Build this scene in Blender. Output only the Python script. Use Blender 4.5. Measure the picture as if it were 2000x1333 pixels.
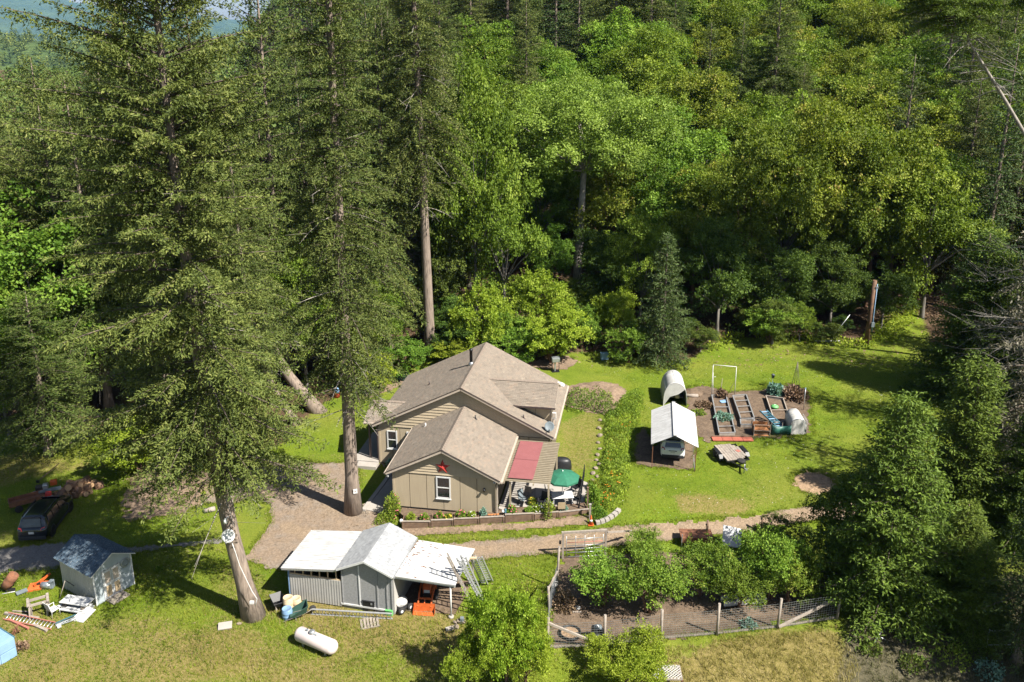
import bpy, bmesh, math, random
import numpy as np
from mathutils import Vector, Matrix
R = math.radians
scene = bpy.context.scene
for _o in list(bpy.data.objects): bpy.data.objects.remove(_o)
COL = scene.collection

# ---------------------------------------------------------------- camera
CAM_H, CAM_F, CAM_PITCH, CAM_Y0 = 31.3, 1690.0, R(16.1), 548.0
cam_data = bpy.data.cameras.new('camera'); cam = bpy.data.objects.new('camera', cam_data); COL.objects.link(cam)
cam.location = (0, 0, CAM_H); cam.rotation_euler = (R(90) - CAM_PITCH, 0, 0)
cam_data.sensor_width = 36; cam_data.lens = 36 * CAM_F / 2000
cam_data.shift_y = -(666.5 - CAM_Y0) / 2000
cam_data.clip_end = 24000; cam_data.clip_start = 0.5
scene.camera = cam
# ---------------------------------------------------------------- sky and sun
SUN_EL, SUN_AZ = R(48), R(34)          # azimuth measured from +X towards -Y
sun_vec = Vector((math.cos(SUN_EL) * math.cos(SUN_AZ), -math.cos(SUN_EL) * math.sin(SUN_AZ), math.sin(SUN_EL)))
world = bpy.data.worlds.new('World'); scene.world = world; world.use_nodes = True
wn = world.node_tree.nodes; wl = world.node_tree.links
sky = wn.new('ShaderNodeTexSky'); sky.sky_type = 'NISHITA'; sky.sun_disc = False
sky.sun_elevation = SUN_EL; sky.sun_rotation = R(90) + SUN_AZ
bg = wn['Background']; bg.inputs[1].default_value = 0.05
wl.new(sky.outputs[0], bg.inputs[0])
sd = bpy.data.lights.new('sun', 'SUN'); sd.energy = 5.0; sd.angle = R(0.5); sd.color = (1, 0.95, 0.86)
sun = bpy.data.objects.new('sun', sd); COL.objects.link(sun); sun.location = (60, -40, 90)
sun.rotation_euler = (-sun_vec).to_track_quat('-Z', 'Y').to_euler()
vs = scene.view_settings
scene.display_settings.display_device = 'sRGB'
vs.view_transform = 'Standard'; vs.look = 'None'; vs.gamma = 1; vs.use_curve_mapping = False; vs.exposure = 1.45
HAZE = 0.00003
scene.cycles.max_bounces = 6; scene.cycles.diffuse_bounces = 1; scene.cycles.transmission_bounces = 4
scene.cycles.transparent_max_bounces = 8; scene.cycles.volume_bounces = 0

# ---------------------------------------------------------------- terrain
def sstep(a, b, x):
    t = np.clip((x - a) / (b - a), 0, 1); return t * t * (3 - 2 * t)
def vnoise(x, y, s, seed=0):
    """smooth value noise in numpy"""
    x = np.asarray(x, float) / s; y = np.asarray(y, float) / s
    xi = np.floor(x).astype(np.int64); yi = np.floor(y).astype(np.int64); fx = x - xi; fy = y - yi
    fx = fx * fx * (3 - 2 * fx); fy = fy * fy * (3 - 2 * fy)
    def h(i, j):
        n = (i * 374761393 + j * 668265263 + seed * 982451653) & 0x7fffffff
        n = ((n ^ (n >> 13)) * 1274126177) & 0x7fffffff
        return ((n ^ (n >> 16)) & 0xffff) / 65535.0
    return (h(xi, yi) * (1 - fx) + h(xi + 1, yi) * fx) * (1 - fy) + (h(xi, yi + 1) * (1 - fx) + h(xi + 1, yi + 1) * fx) * fy
def fbm(x, y, s, seed=0, o=3):
    r = 0; a = 1; t = 0
    for k in range(o):
        r = r + a * vnoise(x, y, s / 2 ** k, seed + k * 17); t += a; a *= .5
    return r / t
def terr(x, y):
    x = np.asarray(x, float); y = np.asarray(y, float)
    z = np.full(np.broadcast(x, y).shape, -1.0)
    z = z + 0.5 * sstep(-9, -2.5, x) * sstep(50.2, 52.3, y)
    xb = 5.2 + (y - 50) * 0.10
    b = sstep(xb, xb + 2.8, x) * sstep(49.5, 54, y)
    b2 = sstep(69, 72.5, y) * sstep(-3, 1.5, x)
    z = z + 0.45 * np.maximum(b, b2)
    z = z + 0.4 * (sstep(60, 68, y) * (1 - sstep(-8, 0, x)))
    # hill behind the yard, lower to the left
    edge = 79 + 6 * sstep(10, 40, x) - 5 * sstep(-20, -40, x)
    d = np.maximum(0, y - edge)
    amp = 0.03 + 0.97 * sstep(-0.36, -0.06, x / np.maximum(y, 30))
    hill = 0.12 * np.minimum(d, 20) + 0.37 * np.maximum(0, d - 20)
    z = z + hill * amp
    z = z + (fbm(x, y, 9, 5) - .5) * (.16 + np.minimum(d, 60) * .03)
    # the bank that drops away in front of the orchard fence
    z = z - 1.0 * sstep(40.6, 36.5, y) * sstep(1, 6, x)
    return z
def tz(x, y): return float(terr(x, y))
_sp, _cp = math.sin(CAM_PITCH), math.cos(CAM_PITCH)
def pray(px, py):
    a = (px - 1000) / CAM_F; b = (py - CAM_Y0) / CAM_F
    return a, _cp - b * _sp, -(_sp + b * _cp)
def P(px, py, dz=0.0):
    """where the line of sight through a photo pixel meets the terrain (raised by dz)"""
    a, d, e = pray(px, py); lo = 20.0; t = lo
    while t < 900:
        if CAM_H + e * t < tz(a * t, d * t) + dz: break
        lo = t; t += 1.0
    hi = t
    for _ in range(24):
        m = (lo + hi) / 2
        if CAM_H + e * m < tz(a * m, d * m) + dz: hi = m
        else: lo = m
    return Vector((a * hi, d * hi, CAM_H + e * hi))
def PZ(px, py, z):
    a, d, e = pray(px, py); t = (z - CAM_H) / e; return Vector((a * t, d * t, z))
def PY(px, py, Y):
    a, d, e = pray(px, py); t = Y / d; return Vector((a * t, Y, CAM_H + e * t))

# ---------------------------------------------------------------- mesh helpers
def unit(v): v = Vector(v); return v / max(v.length, 1e-9)
class MB:
    def __init__(s, off=(0, 0, 0)): s.v = []; s.f = []; s.off = Vector(off); s.col = []; s.smooth = []
    def add(s, vs_, fs, sm=False):
        n = len(s.v); s.v += [tuple(p) for p in vs_]; s.f += [tuple(i + n for i in f) for f in fs]; s.smooth += [sm] * len(fs); return s
    def box(s, c, size, rz=0, M=None):
        hx, hy, hz = [k / 2 for k in size]
        vs_ = [Vector((x, y, z)) for x in (-hx, hx) for y in (-hy, hy) for z in (-hz, hz)]
        if M is None: M = Matrix.Rotation(rz, 3, 'Z')
        vs_ = [M @ p + Vector(c) for p in vs_]
        return s.add(vs_, [(0, 1, 3, 2), (4, 6, 7, 5), (0, 4, 5, 1), (2, 3, 7, 6), (0, 2, 6, 4), (1, 5, 7, 3)])
    def beam(s, p0, p1, w, h, up=(0, 0, 1)):
        p0 = Vector(p0); p1 = Vector(p1); d = unit(p1 - p0); u = Vector(up)
        if abs(d.dot(u)) > .98: u = Vector((0, 1, 0))
        sd_ = unit(d.cross(u)); u = sd_.cross(d)
        vs_ = [p + sd_ * a * w / 2 + u * b * h / 2 for p in (p0, p1) for a in (-1, 1) for b in (-1, 1)]
        return s.add(vs_, [(0, 1, 3, 2), (4, 6, 7, 5), (0, 4, 5, 1), (2, 3, 7, 6), (0, 2, 6, 4), (1, 5, 7, 3)])
    def tube(s, pts, rad, n=8, cap=True, sm=True):
        pts = [Vector(p) for p in pts]; rad = [rad] * len(pts) if isinstance(rad, (int, float)) else rad
        vs_ = []; ref = None
        for i, p in enumerate(pts):
            d = unit(pts[min(i + 1, len(pts) - 1)] - pts[max(i - 1, 0)])
            if ref is None: ref = Vector((1, 0, 0)) if abs(d.x) < .9 else Vector((0, 1, 0))
            a = unit(ref - d * ref.dot(d)); b = d.cross(a); ref = a
            vs_ += [p + (a * math.cos(2 * math.pi * k / n) + b * math.sin(2 * math.pi * k / n)) * rad[i] for k in range(n)]
        fs = [(i * n + k, i * n + (k + 1) % n, (i + 1) * n + (k + 1) % n, (i + 1) * n + k) for i in range(len(pts) - 1) for k in range(n)]
        s.add(vs_, fs, sm)
        if cap:
            m = len(s.v) - len(vs_)
            s.f += [tuple(m + k for k in reversed(range(n))), tuple(m + (len(pts) - 1) * n + k for k in range(n))]; s.smooth += [False, False]
        return s
    def lathe(s, prof, c=(0, 0, 0), n=16, M=None, sm=True):
        vs_ = []; M = M or Matrix.Identity(3)
        for r, z in prof:
            vs_ += [M @ Vector((r * math.cos(2 * math.pi * k / n), r * math.sin(2 * math.pi * k / n), z)) + Vector(c) for k in range(n)]
        fs = [(i * n + k, i * n + (k + 1) % n, (i + 1) * n + (k + 1) % n, (i + 1) * n + k) for i in range(len(prof) - 1) for k in range(n)]
        s.add(vs_, fs, sm)
        m = len(s.v) - len(vs_)
        if prof[0][0] > 1e-4: s.f.append(tuple(m + k for k in reversed(range(n)))); s.smooth.append(False)
        if prof[-1][0] > 1e-4: s.f.append(tuple(m + (len(prof) - 1) * n + k for k in range(n))); s.smooth.append(False)
        return s
    def slab(s, top, t, d=(0, 0, -1)):
        """a flat polygon given depth t along d"""
        d = Vector(d) * t; n = len(top); top = [Vector(p) for p in top]
        vs_ = top + [p + d for p in top]
        return s.add(vs_, [tuple(range(n)), tuple(reversed(range(n, 2 * n)))] + [(k, n + k, n + (k + 1) % n, (k + 1) % n) for k in range(n)])
    def ico(s, c, r, sub=2, sq=(1, 1, 1), jit=0, rng=None):
        bm = bmesh.new(); bmesh.ops.create_icosphere(bm, subdivisions=sub, radius=1)
        vs_ = []
        for v in bm.verts:
            k = 1 + (rng.uniform(-jit, jit) if rng else 0)
            vs_.append(Vector((v.co.x * sq[0], v.co.y * sq[1], v.co.z * sq[2])) * r * k + Vector(c))
        fs = [tuple(v.index for v in f.verts) for f in bm.faces]; bm.free()
        return s.add(vs_, fs, jit == 0)
    def mesh(s, name, mat):
        me = bpy.data.meshes.new(name)
        me.from_pydata([tuple(Vector(p) - s.off) for p in s.v], [], s.f); 
        me.polygons.foreach_set('use_smooth', s.smooth)
        bm = bmesh.new(); bm.from_mesh(me); bmesh.ops.recalc_face_normals(bm, faces=bm.faces); bm.to_mesh(me); bm.free()
        if mat: me.materials.append(mat)
        me.update(); return me
    def build(s, name, mat, parent=None, kind=None, label=None, bevel=0):
        o = bpy.data.objects.new(name, s.mesh(name, mat)); COL.objects.link(o)
        if parent: o.parent = parent
        if kind: o['kind'] = kind
        if label: o['label'] = label
        if bevel:
            b = o.modifiers.new('bevel', 'BEVEL'); b.width = bevel; b.segments = 2; b.limit_method = 'ANGLE'
        return o
def link(name, me, parent=None, kind=None, loc=None, rot=None, scale=None, label=None):
    o = bpy.data.objects.new(name, me); COL.objects.link(o)
    if parent: o.parent = parent
    if kind: o['kind'] = kind
    if loc: o.location = loc
    if rot: o.rotation_euler = rot
    if scale: o.scale = scale
    if label: o['label'] = label
    return o
def tag(o, label, cat, group=None):
    o['label'] = label; o['category'] = cat
    if group: o['group'] = group
    return o
def thing(name, label, cat, loc=(0, 0, 0), rz=0, group=None):
    o = bpy.data.objects.new(name, None); o.empty_display_size = .3; COL.objects.link(o)
    o.location = loc; o.rotation_euler = (0, 0, rz); return tag(o, label, cat, group)
def dup(o, parent=None):
    c = o.copy(); COL.objects.link(c)
    if parent: c.parent = parent
    for ch in list(o.children): dup(ch, c)
    return c
def npmesh(name, V, F, mat, attrs=None, smooth=False):
    """quads or tris from numpy arrays"""
    me = bpy.data.meshes.new(name); k = F.shape[1]
    me.vertices.add(len(V)); me.vertices.foreach_set('co', np.ascontiguousarray(V, np.float32).ravel())
    me.loops.add(F.size); me.loops.foreach_set('vertex_index', np.ascontiguousarray(F, np.int32).ravel())
    me.polygons.add(len(F)); me.polygons.foreach_set('loop_start', np.arange(0, F.size, k, dtype=np.int32))
    me.polygons.foreach_set('use_smooth', np.full(len(F), smooth))
    for n, a in (attrs or {}).items():
        if a.ndim == 1:
            at = me.attributes.new(n, 'FLOAT', 'POINT'); at.data.foreach_set('value', a.astype(np.float32))
        else:
            at = me.attributes.new(n, 'FLOAT_COLOR', 'POINT'); at.data.foreach_set('color', np.ascontiguousarray(a, np.float32).ravel())
    if mat: me.materials.append(mat)
    me.update(calc_edges=True); me.validate(); return me

# ---------------------------------------------------------------- materials
def nmat(name):
    m = bpy.data.materials.new(name); m.use_nodes = True; nt = m.node_tree
    return m, nt, nt.nodes['Principled BSDF'], nt.nodes['Material Output']
def N(nt, t, **kw):
    n = nt.nodes.new(t)
    for k, v in kw.items():
        if k.startswith('i_'): n.inputs[k[2:]].default_value = v
        else: setattr(n, k, v)
    return n
def ramp(nt, fac, stops):
    r = nt.nodes.new('ShaderNodeValToRGB'); el = r.color_ramp.elements
    while len(el) < len(stops): el.new(0.5)
    for e, (p, c) in zip(el, stops): e.position = p; e.color = (*c, 1)
    nt.links.new(fac, r.inputs[0]); return r
def mixc(nt, fac, a, b, mode='MIX'):
    m = nt.nodes.new('ShaderNodeMix'); m.data_type = 'RGBA'; m.blend_type = mode
    for s_, v in ((0, fac), (6, a), (7, b)):
        if hasattr(v, 'is_linked') or hasattr(v, 'links'): nt.links.new(v, m.inputs[s_])
        else: m.inputs[s_].default_value = v if s_ == 0 else (*v, 1)
    return m.outputs[2]
def noise(nt, scale, detail=4, coord='Object', rough=.6, stretch=None):
    tc = nt.nodes.new('ShaderNodeTexCoord'); n = nt.nodes.new('ShaderNodeTexNoise')
    n.inputs['Scale'].default_value = scale; n.inputs['Detail'].default_value = detail; n.inputs['Roughness'].default_value = rough
    src = tc.outputs[coord]
    if stretch:
        mp = nt.nodes.new('ShaderNodeMapping'); mp.inputs['Scale'].default_value = stretch; nt.links.new(src, mp.inputs[0]); src = mp.outputs[0]
    nt.links.new(src, n.inputs['Vector']); return n.outputs[0]
def bump(nt, b, h, strength=.4, dist=.02):
    bp = nt.nodes.new('ShaderNodeBump'); bp.inputs['Strength'].default_value = strength; bp.inputs['Distance'].default_value = dist
    nt.links.new(h, bp.inputs['Height']); nt.links.new(bp.outputs[0], b.inputs['Normal'])
KALB = .76   # every surface but the leaves is a little darker than its first guess: the picture is exposed for the wood
def kal(c): return tuple(k * KALB for k in c)
def mat(name, c, c2=None, scale=3, rough=.7, metal=0, bmp=.25, bs=30, stretch=None, rnd=0.0, spec=.4, tint=None):
    """weathered surface: two colours mixed by noise, a little per-object variation, fine relief"""
    m, nt, b, o = nmat(name); c2 = kal(c2 or tuple(k * .7 for k in c)); c = kal(c)
    n = noise(nt, scale, 5, stretch=stretch); r = ramp(nt, n, [(.32, c2), (.62, c)]); out = r.outputs[0]
    if tint:   # per-vertex tint attribute: darker / lighter pieces
        at = N(nt, 'ShaderNodeAttribute', attribute_name='tint'); rr = ramp(nt, at.outputs['Fac'], tint)
        out = mixc(nt, 1.0, out, rr.outputs[0], 'MULTIPLY')
    if rnd:
        oi = nt.nodes.new('ShaderNodeObjectInfo'); hs = nt.nodes.new('ShaderNodeHueSaturation')
        mr = N(nt, 'ShaderNodeMapRange'); mr.inputs[3].default_value = 1 - rnd; mr.inputs[4].default_value = 1 + rnd
        nt.links.new(oi.outputs['Random'], mr.inputs[0]); nt.links.new(mr.outputs[0], hs.inputs['Value']); nt.links.new(out, hs.inputs['Color']); out = hs.outputs[0]
    nt.links.new(out, b.inputs['Base Color']); b.inputs['Roughness'].default_value = rough; b.inputs['Metallic'].default_value = metal
    b.inputs['Specular IOR Level'].default_value = spec
    if bmp: bump(nt, b, noise(nt, bs, 4, stretch=stretch), bmp, .02)
    return m
def leafmat(name, stops, transl=.3, rnd=.2, hue=.02, rough=.6, spec=.18):
    m, nt, b, o = nmat(name)
    at = N(nt, 'ShaderNodeAttribute', attribute_name='tint'); r = ramp(nt, at.outputs['Fac'], stops)
    oi = nt.nodes.new('ShaderNodeObjectInfo'); hs = nt.nodes.new('ShaderNodeHueSaturation')
    mr = N(nt, 'ShaderNodeMapRange'); mr.inputs[3].default_value = 1 - rnd; mr.inputs[4].default_value = 1 + rnd
    nt.links.new(oi.outputs['Random'], mr.inputs[0]); nt.links.new(mr.outputs[0], hs.inputs['Value'])
    m2 = N(nt, 'ShaderNodeMath', operation='MULTIPLY_ADD'); nt.links.new(oi.outputs['Random'], m2.inputs[0])
    m2.inputs[1].default_value = 17.3; m2.inputs[2].default_value = 0
    fr = N(nt, 'ShaderNodeMath', operation='FRACT'); nt.links.new(m2.outputs[0], fr.inputs[0])
    mh = N(nt, 'ShaderNodeMapRange'); mh.inputs[3].default_value = .5 - hue; mh.inputs[4].default_value = .5 + hue
    nt.links.new(fr.outputs[0], mh.inputs[0]); nt.links.new(mh.outputs[0], hs.inputs['Hue'])
    nt.links.new(r.outputs[0], hs.inputs['Color'])
    nt.links.new(hs.outputs[0], b.inputs['Base Color']); b.inputs['Roughness'].default_value = rough; b.inputs['Specular IOR Level'].default_value = spec
    t = nt.nodes.new('ShaderNodeBsdfTranslucent'); br = mixc(nt, 1.0, hs.outputs[0], (1.25, 1.35, .6), 'MULTIPLY'); nt.links.new(br, t.inputs[0])
    mx = nt.nodes.new('ShaderNodeMixShader'); mx.inputs[0].default_value = transl
    nt.links.new(b.outputs[0], mx.inputs[1]); nt.links.new(t.outputs[0], mx.inputs[2]); nt.links.new(mx.outputs[0], o.inputs['Surface'])
    return m
M = {}
M['fir'] = leafmat('fir_needles', [(0, (.026, .044, .010)), (.45, (.080, .110, .023)), (.8, (.138, .162, .039)), (1, (.165, .178, .06))], .12, .14, .015)
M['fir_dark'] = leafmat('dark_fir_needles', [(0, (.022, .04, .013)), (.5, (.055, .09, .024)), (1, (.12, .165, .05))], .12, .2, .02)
M['cedar'] = leafmat('cedar_sprays', [(0, (.035, .06, .009)), (.5, (.095, .142, .018)), (1, (.16, .21, .03))], .16, .12, .01)
M['leaf_green'] = leafmat('green_leaves', [(0, (.05, .09, .010)), (.5, (.125, .20, .02)), (1, (.27, .35, .055))], .32, .16, .02)
M['leaf_maple'] = leafmat('maple_leaves', [(0, (.08, .13, .02)), (.5, (.175, .26, .04)), (1, (.32, .41, .09))], .34, .05, .01)
M['leaf_lime'] = leafmat('lime_leaves', [(0, (.10, .155, .012)), (.5, (.215, .285, .022)), (1, (.35, .41, .06))], .36, .10, .015)
M['leaf_olive'] = leafmat('olive_leaves', [(0, (.06, .09, .010)), (.5, (.135, .19, .019)), (.82, (.24, .285, .038)), (1, (.30, .25, .07))], .3, .16, .025)
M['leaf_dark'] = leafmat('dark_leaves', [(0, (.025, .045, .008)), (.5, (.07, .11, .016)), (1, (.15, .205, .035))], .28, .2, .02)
M['far_leaf'] = leafmat('far_leaves', [(0, (.05, .08, .02)), (.5, (.10, .14, .03)), (1, (.18, .21, .05))], .25, .25, .03)
M['bark'] = mat('fir_bark', (.30, .235, .185), (.13, .10, .08), 2.2, .9, bmp=1.0, bs=5, stretch=(4, 4, .5))
M['bark_grey'] = mat('grey_bark', (.20, .18, .155), (.09, .08, .065), 3, .9, bmp=.8, bs=8, stretch=(3, 3, .6))
M['twig'] = mat('dark_twig', (.13, .10, .075), (.07, .055, .042), 4, .9)
M['bark_pale'] = mat('pale_bark', (.40, .36, .31), (.17, .145, .12), 2.5, .9, bmp=.5, bs=8, stretch=(3, 3, .6))
M['lichenwood'] = mat('lichen_wood', (.30, .275, .24), (.17, .155, .13), 5, .9)
M['bark_red'] = mat('reddish_bark', (.22, .12, .07), (.10, .06, .04), 3, .8, bmp=.5, bs=8)
M['deadwood'] = mat('dead_wood', (.42, .38, .33), (.24, .21, .18), 5, .9)
# ---------------------------------------------------------------- foliage generators
def leaf_quads(pos, axis, nrm, ln, wd):
    """diamond leaves: arrays of base position, axis, normal, length, width -> V, F"""
    axis = axis / np.linalg.norm(axis, axis=1, keepdims=True)
    side = np.cross(axis, nrm); side /= np.maximum(np.linalg.norm(side, axis=1, keepdims=True), 1e-6)
    up = np.cross(side, axis)
    ln = ln[:, None]; wd = wd[:, None]
    a = pos; m = pos + axis * ln * .45 + up * ln * .06; l = m + side * wd; r = m - side * wd; t = pos + axis * ln
    V = np.stack([a, l, t, r], 1).reshape(-1, 3)
    F = np.arange(len(pos) * 4, dtype=np.int32).reshape(-1, 4)
    return V, F
def rndunit(rg, n):
    v = rg.normal(size=(n, 3)); return v / np.linalg.norm(v, axis=1, keepdims=True)
def fir_meshes(seed, H, base, Rmax, nb=240, matn='fir', spray=.42, step=.20, lean=(0, 0), r0=.45, droop=.35, shape='fir', dead=0, dens=1.0, barkn='bark', gaps=.12, top_r=.0, puff=3, basal=0, tp=.6, dl=(1.2, 3.6), dtw=3, deadm='deadwood'):
    """conifer: trunk, crown of needle sprays, bare twigs. returns (trunk, crown, twigs)"""
    rg = np.random.default_rng(seed)
    lx, ly = lean
    def axis_pt(h):
        t = h / H; return np.array([lx * ((1 - math.exp(-h / basal)) if basal else (t - .25 * math.sin(t * 3.1) * .3)), ly * t, h])
    tb = MB(); pts = []; rad = []
    for i in range(14):
        h = H * (i / 13) ** 1.15; pts.append(axis_pt(h) - np.array([0, 0, .4 if i == 0 else 0])); fl = 1 + .55 * math.exp(-h / .5)
        rad.append(max(.02, r0 * fl * (1 - (h / H)) ** .85 + .015))
    tb.tube(pts, rad, 12)
    P_, A_, N_, L_, W_, T_ = [], [], [], [], [], []
    wb = MB(); db = MB()
    for i in range(nb):
        f = (i + rg.random()) / nb; h = base + (H - base) * (1 - (1 - f) ** .9) if shape == 'fir' else base + (H - base) * f
        t = (h - base) / (H - base)
        if rg.random() < gaps: continue
        prof = {'fir': (min(1, (t + .30) / .42)) * (1 - t) ** tp, 'cone': (1 - t) ** .85, 'column': min(1, (t + .1) * 4) * (1 - t) ** .5, 'pine': math.sin(math.pi * min(1, .15 + t * .85)) ** .6}[shape]
        ph = i * 2.39996 + rg.uniform(-.5, .5)
        irr = .55 + .75 * float(vnoise(np.array(math.cos(ph) * 2.2 + 9), np.array(math.sin(ph) * 2.2 + h * .42), 1.0, seed)) if shape in ('fir', 'pine') else 1
        L = Rmax * prof * rg.uniform(.62, 1.15) * irr + .25 + top_r
        e0 = -.05 + .75 * t + rg.uniform(-.12, .12)
        if shape == 'column': e0 += .5
        d = np.array([math.cos(ph), math.sin(ph), 0]); sd_ = np.array([-d[1], d[0], 0]); o = axis_pt(h)
        def bp(s): return o + d * (L * s) + np.array([0, 0, 1]) * (L * (e0 * s - droop * s * s * (1.2 - t)))[..., None] if np.ndim(s) else o + d * L * s + np.array([0, 0, L * (e0 * s - droop * s * s * (1.2 - t))])
        if L > 1.0: wb.tube([bp(0.0), bp(.35), bp(.7), bp(.97)], [.012 * L + .012, .009 * L + .008, .005 * L + .006, .005], 4, cap=False)
        nt_ = max(3, int(L / .27 * dens)); ss = np.concatenate([np.linspace(.16, 1, nt_), np.linspace(.18, 1, nt_)])
        sg = np.concatenate([np.ones(nt_), -np.ones(nt_)])
        tl = (.12 + .42 * L * (1 - ss) * .8 + .22) * rg.uniform(.7, 1.2, len(ss)); tl = np.minimum(tl, 1.5)
        keep = rg.random(len(ss)) > .08
        for s_, g_, l_ in zip(ss[keep], sg[keep], tl[keep]):
            p0 = bp(float(s_)); ang = rg.uniform(.55, 1.1)
            td = d * math.cos(ang) + sd_ * g_ * math.sin(ang) + np.array([0, 0, rg.uniform(-.32, .05)])
            k = max(2, int(l_ / step)); q = (np.arange(k) + rg.random(k) * .8) / k * l_
            pp = p0 + td * q[:, None] + np.array([0, 0, -1]) * (q ** 2 * .22)[:, None]
            tb0 = .46 + .15 * rg.normal()
            pp = np.repeat(pp, puff, 0) + rg.normal(0, .05, (k * puff, 3)); k *= puff
            P_.append(pp)
            A_.append(td * .7 + rg.normal(0, .62, (k, 3)) + np.array([0, 0, -.10]))
            N_.append(np.array([0, 0, .8]) + rg.normal(0, .6, (k, 3)))
            L_.append(rg.uniform(.6, 1.3, k) * spray); W_.append(rg.uniform(.12, .21, k) * spray)
            T_.append(np.clip(tb0 + rg.normal(0, .12, k), 0, 1))
    for i in range(dead):     # bare grey branches below and inside the crown
        h = base * rg.uniform(.82, 1.05) + (H - base) * rg.uniform(0, .5) * (rg.random() < .6); ph = rg.uniform(0, 6.28); L = rg.uniform(*dl); o = axis_pt(h)
        d = np.array([math.cos(ph), math.sin(ph), rg.uniform(-.3, .2)]); dp = rg.uniform(.0, .5)
        pl = [o + d * L * s + np.array([0, 0, -dp * L * s * s]) for s in (0, .4, .75, 1)]
        db.tube(pl, [.045, .032, .02, .008], 4, cap=False)
        for q in range(dtw):
            s = rg.uniform(.3, .98); b = o + d * L * s + np.array([0, 0, -dp * L * s * s]); dd = d + rg.normal(0, .7, 3); db.tube([b, b + dd * L * .25], [.014, .005], 3, cap=False)
    pos = np.concatenate(P_); V, F = leaf_quads(pos, np.concatenate(A_), np.concatenate(N_), np.concatenate(L_), np.concatenate(W_))
    tint = np.repeat(np.concatenate(T_), 4)
    return dict(trunk=tb.mesh('trunk', M[barkn]), crown=npmesh('crown', V, F, M[matn], {'tint': tint}), branch=wb.mesh('branch', M['twig']), **(dict(dead_branch=db.mesh('dead_branch', M[deadm])) if dead else {}), H=H, R=Rmax)
def broad_meshes(seed, H, base, Rx, nl=34, per=260, leaf=.30, matn='leaf_green', r0=.28, barkn='bark_grey', lump=.27, flat=1.0, lean=(0, 0), fork=.35, droopy=0, stems=1, nsub=26, spread=.13, sprig=(0, 0)):
    """broadleaf tree: trunk with limbs reaching into the leaf clumps of the crown"""
    rg = np.random.default_rng(seed); cz = (H + base) / 2; rz = (H - base) / 2
    C = []; tries = 0
    while len(C) < nl and tries < 4000:
        tries += 1
        p = rg.uniform(-1, 1, 3); n = np.linalg.norm(p)
        if n > 1 or n < .45 or (p[2] < -.55 and rg.random() < .7): continue
        p *= .45 + .42 * rg.random() + .25 * n
        c = np.array([p[0] * Rx + lean[0] * (p[2] + 1) / 2, p[1] * Rx + lean[1] * (p[2] + 1) / 2, cz + p[2] * rz * .86])
        if all(np.linalg.norm(c - o) > lump * Rx * .55 for o in C): C.append(c)
    C = np.array(C)
    P_, A_, N_, L_, W_, T_ = [], [], [], [], [], []
    for c in C:
        r = Rx * lump * rg.uniform(.6, 1.35); m = max(5, int(nsub * (r / (Rx * lump)) ** 2)); k = max(4, int(per / nsub))
        d = rndunit(rg, m); d[:, 2] = np.where((d[:, 2] < -.25) & (rg.random(m) < .7), -d[:, 2], d[:, 2])
        sub = c + d * (r * (.5 + .6 * rg.random(m) ** .7))[:, None] * np.array([1, 1, .75 * flat])
        st = .46 + rg.normal(0, .10) + rg.normal(0, .15, m)
        sub = np.repeat(sub, k, 0); dd = np.repeat(d, k, 0); n = m * k; e = rg.normal(0, 1, (n, 3))
        pos = sub + e * np.array([1, 1, .6]) * (r * spread)
        P_.append(pos); A_.append(dd * .5 + e * .35 + rndunit(rg, n) * .7 + np.array([0, 0, -.15 - droopy])); N_.append(dd * .6 + np.array([0, 0, .6]) + rndunit(rg, n) * .55)
        L_.append(rg.uniform(.65, 1.3, n) * leaf); W_.append(rg.uniform(.34, .50, n) * leaf)
        T_.append(np.clip(np.repeat(st, k) + rg.normal(0, .11, n), 0, 1))
    for i in range(sprig[0]):          # young shoots that stand out of the crown
        c = C[int(rg.integers(0, len(C)))]; r = Rx * lump; d = rndunit(rg, 1)[0]; d[2] = abs(d[2]) + .35; d /= np.linalg.norm(d); Ls = sprig[1] * rg.uniform(.5, 1.3); k = int(10 + 14 * Ls)
        t = rg.random(k); pos = c + d * (r * .8 + t[:, None] * Ls) + rg.normal(0, .05 + .06 * (1 - t[:, None]), (k, 3)) + np.array([0, 0, -.25]) * (t ** 2 * Ls * .5)[:, None]
        P_.append(pos); A_.append(d * .6 + rndunit(rg, k)); N_.append(np.array([0, 0, .7]) + rndunit(rg, k) * .7); L_.append(rg.uniform(.7, 1.2, k) * leaf); W_.append(rg.uniform(.3, .45, k) * leaf); T_.append(np.clip(rg.normal(.58, .13, k), 0, 1))
    V, F = leaf_quads(np.concatenate(P_), np.concatenate(A_), np.concatenate(N_), np.concatenate(L_), np.concatenate(W_))
    tb = MB(); hf = base + (cz - base) * fork
    for sidx in range(stems):
        bx, by = (rg.uniform(-.5, .5) * (stems > 1) for _ in range(2))
        top = Vector((lean[0] * .35 + bx, lean[1] * .35 + by, hf))
        tb.tube([(bx * .3, by * .3, -.5), (bx * .4, by * .4, .25), (lean[0] * .12 + bx * .7 + rg.uniform(-.1, .1), lean[1] * .12 + by * .7, hf * .5), top], [r0 * 1.5, r0 * 1.05, r0 * .85, r0 * .62], 9)
        idx = np.arange(len(C))[sidx::stems]
        for j in idx[:22]:
            c = Vector(C[j]); mid = top.lerp(c, .5) + Vector((rg.uniform(-.3, .3), rg.uniform(-.3, .3), rg.uniform(.0, .5) * .3 * rz * .3))
            q = r0 * rg.uniform(.22, .42); tb.tube([top - Vector((0, 0, r0 * .5)), mid, c], [q, q * .6, q * .2], 5, cap=False)
    return dict(trunk=tb.mesh('trunk', M[barkn]), crown=npmesh('crown', V, F, M[matn], {'tint': np.repeat(np.concatenate(T_), 4)}), H=H, R=Rx)
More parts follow.
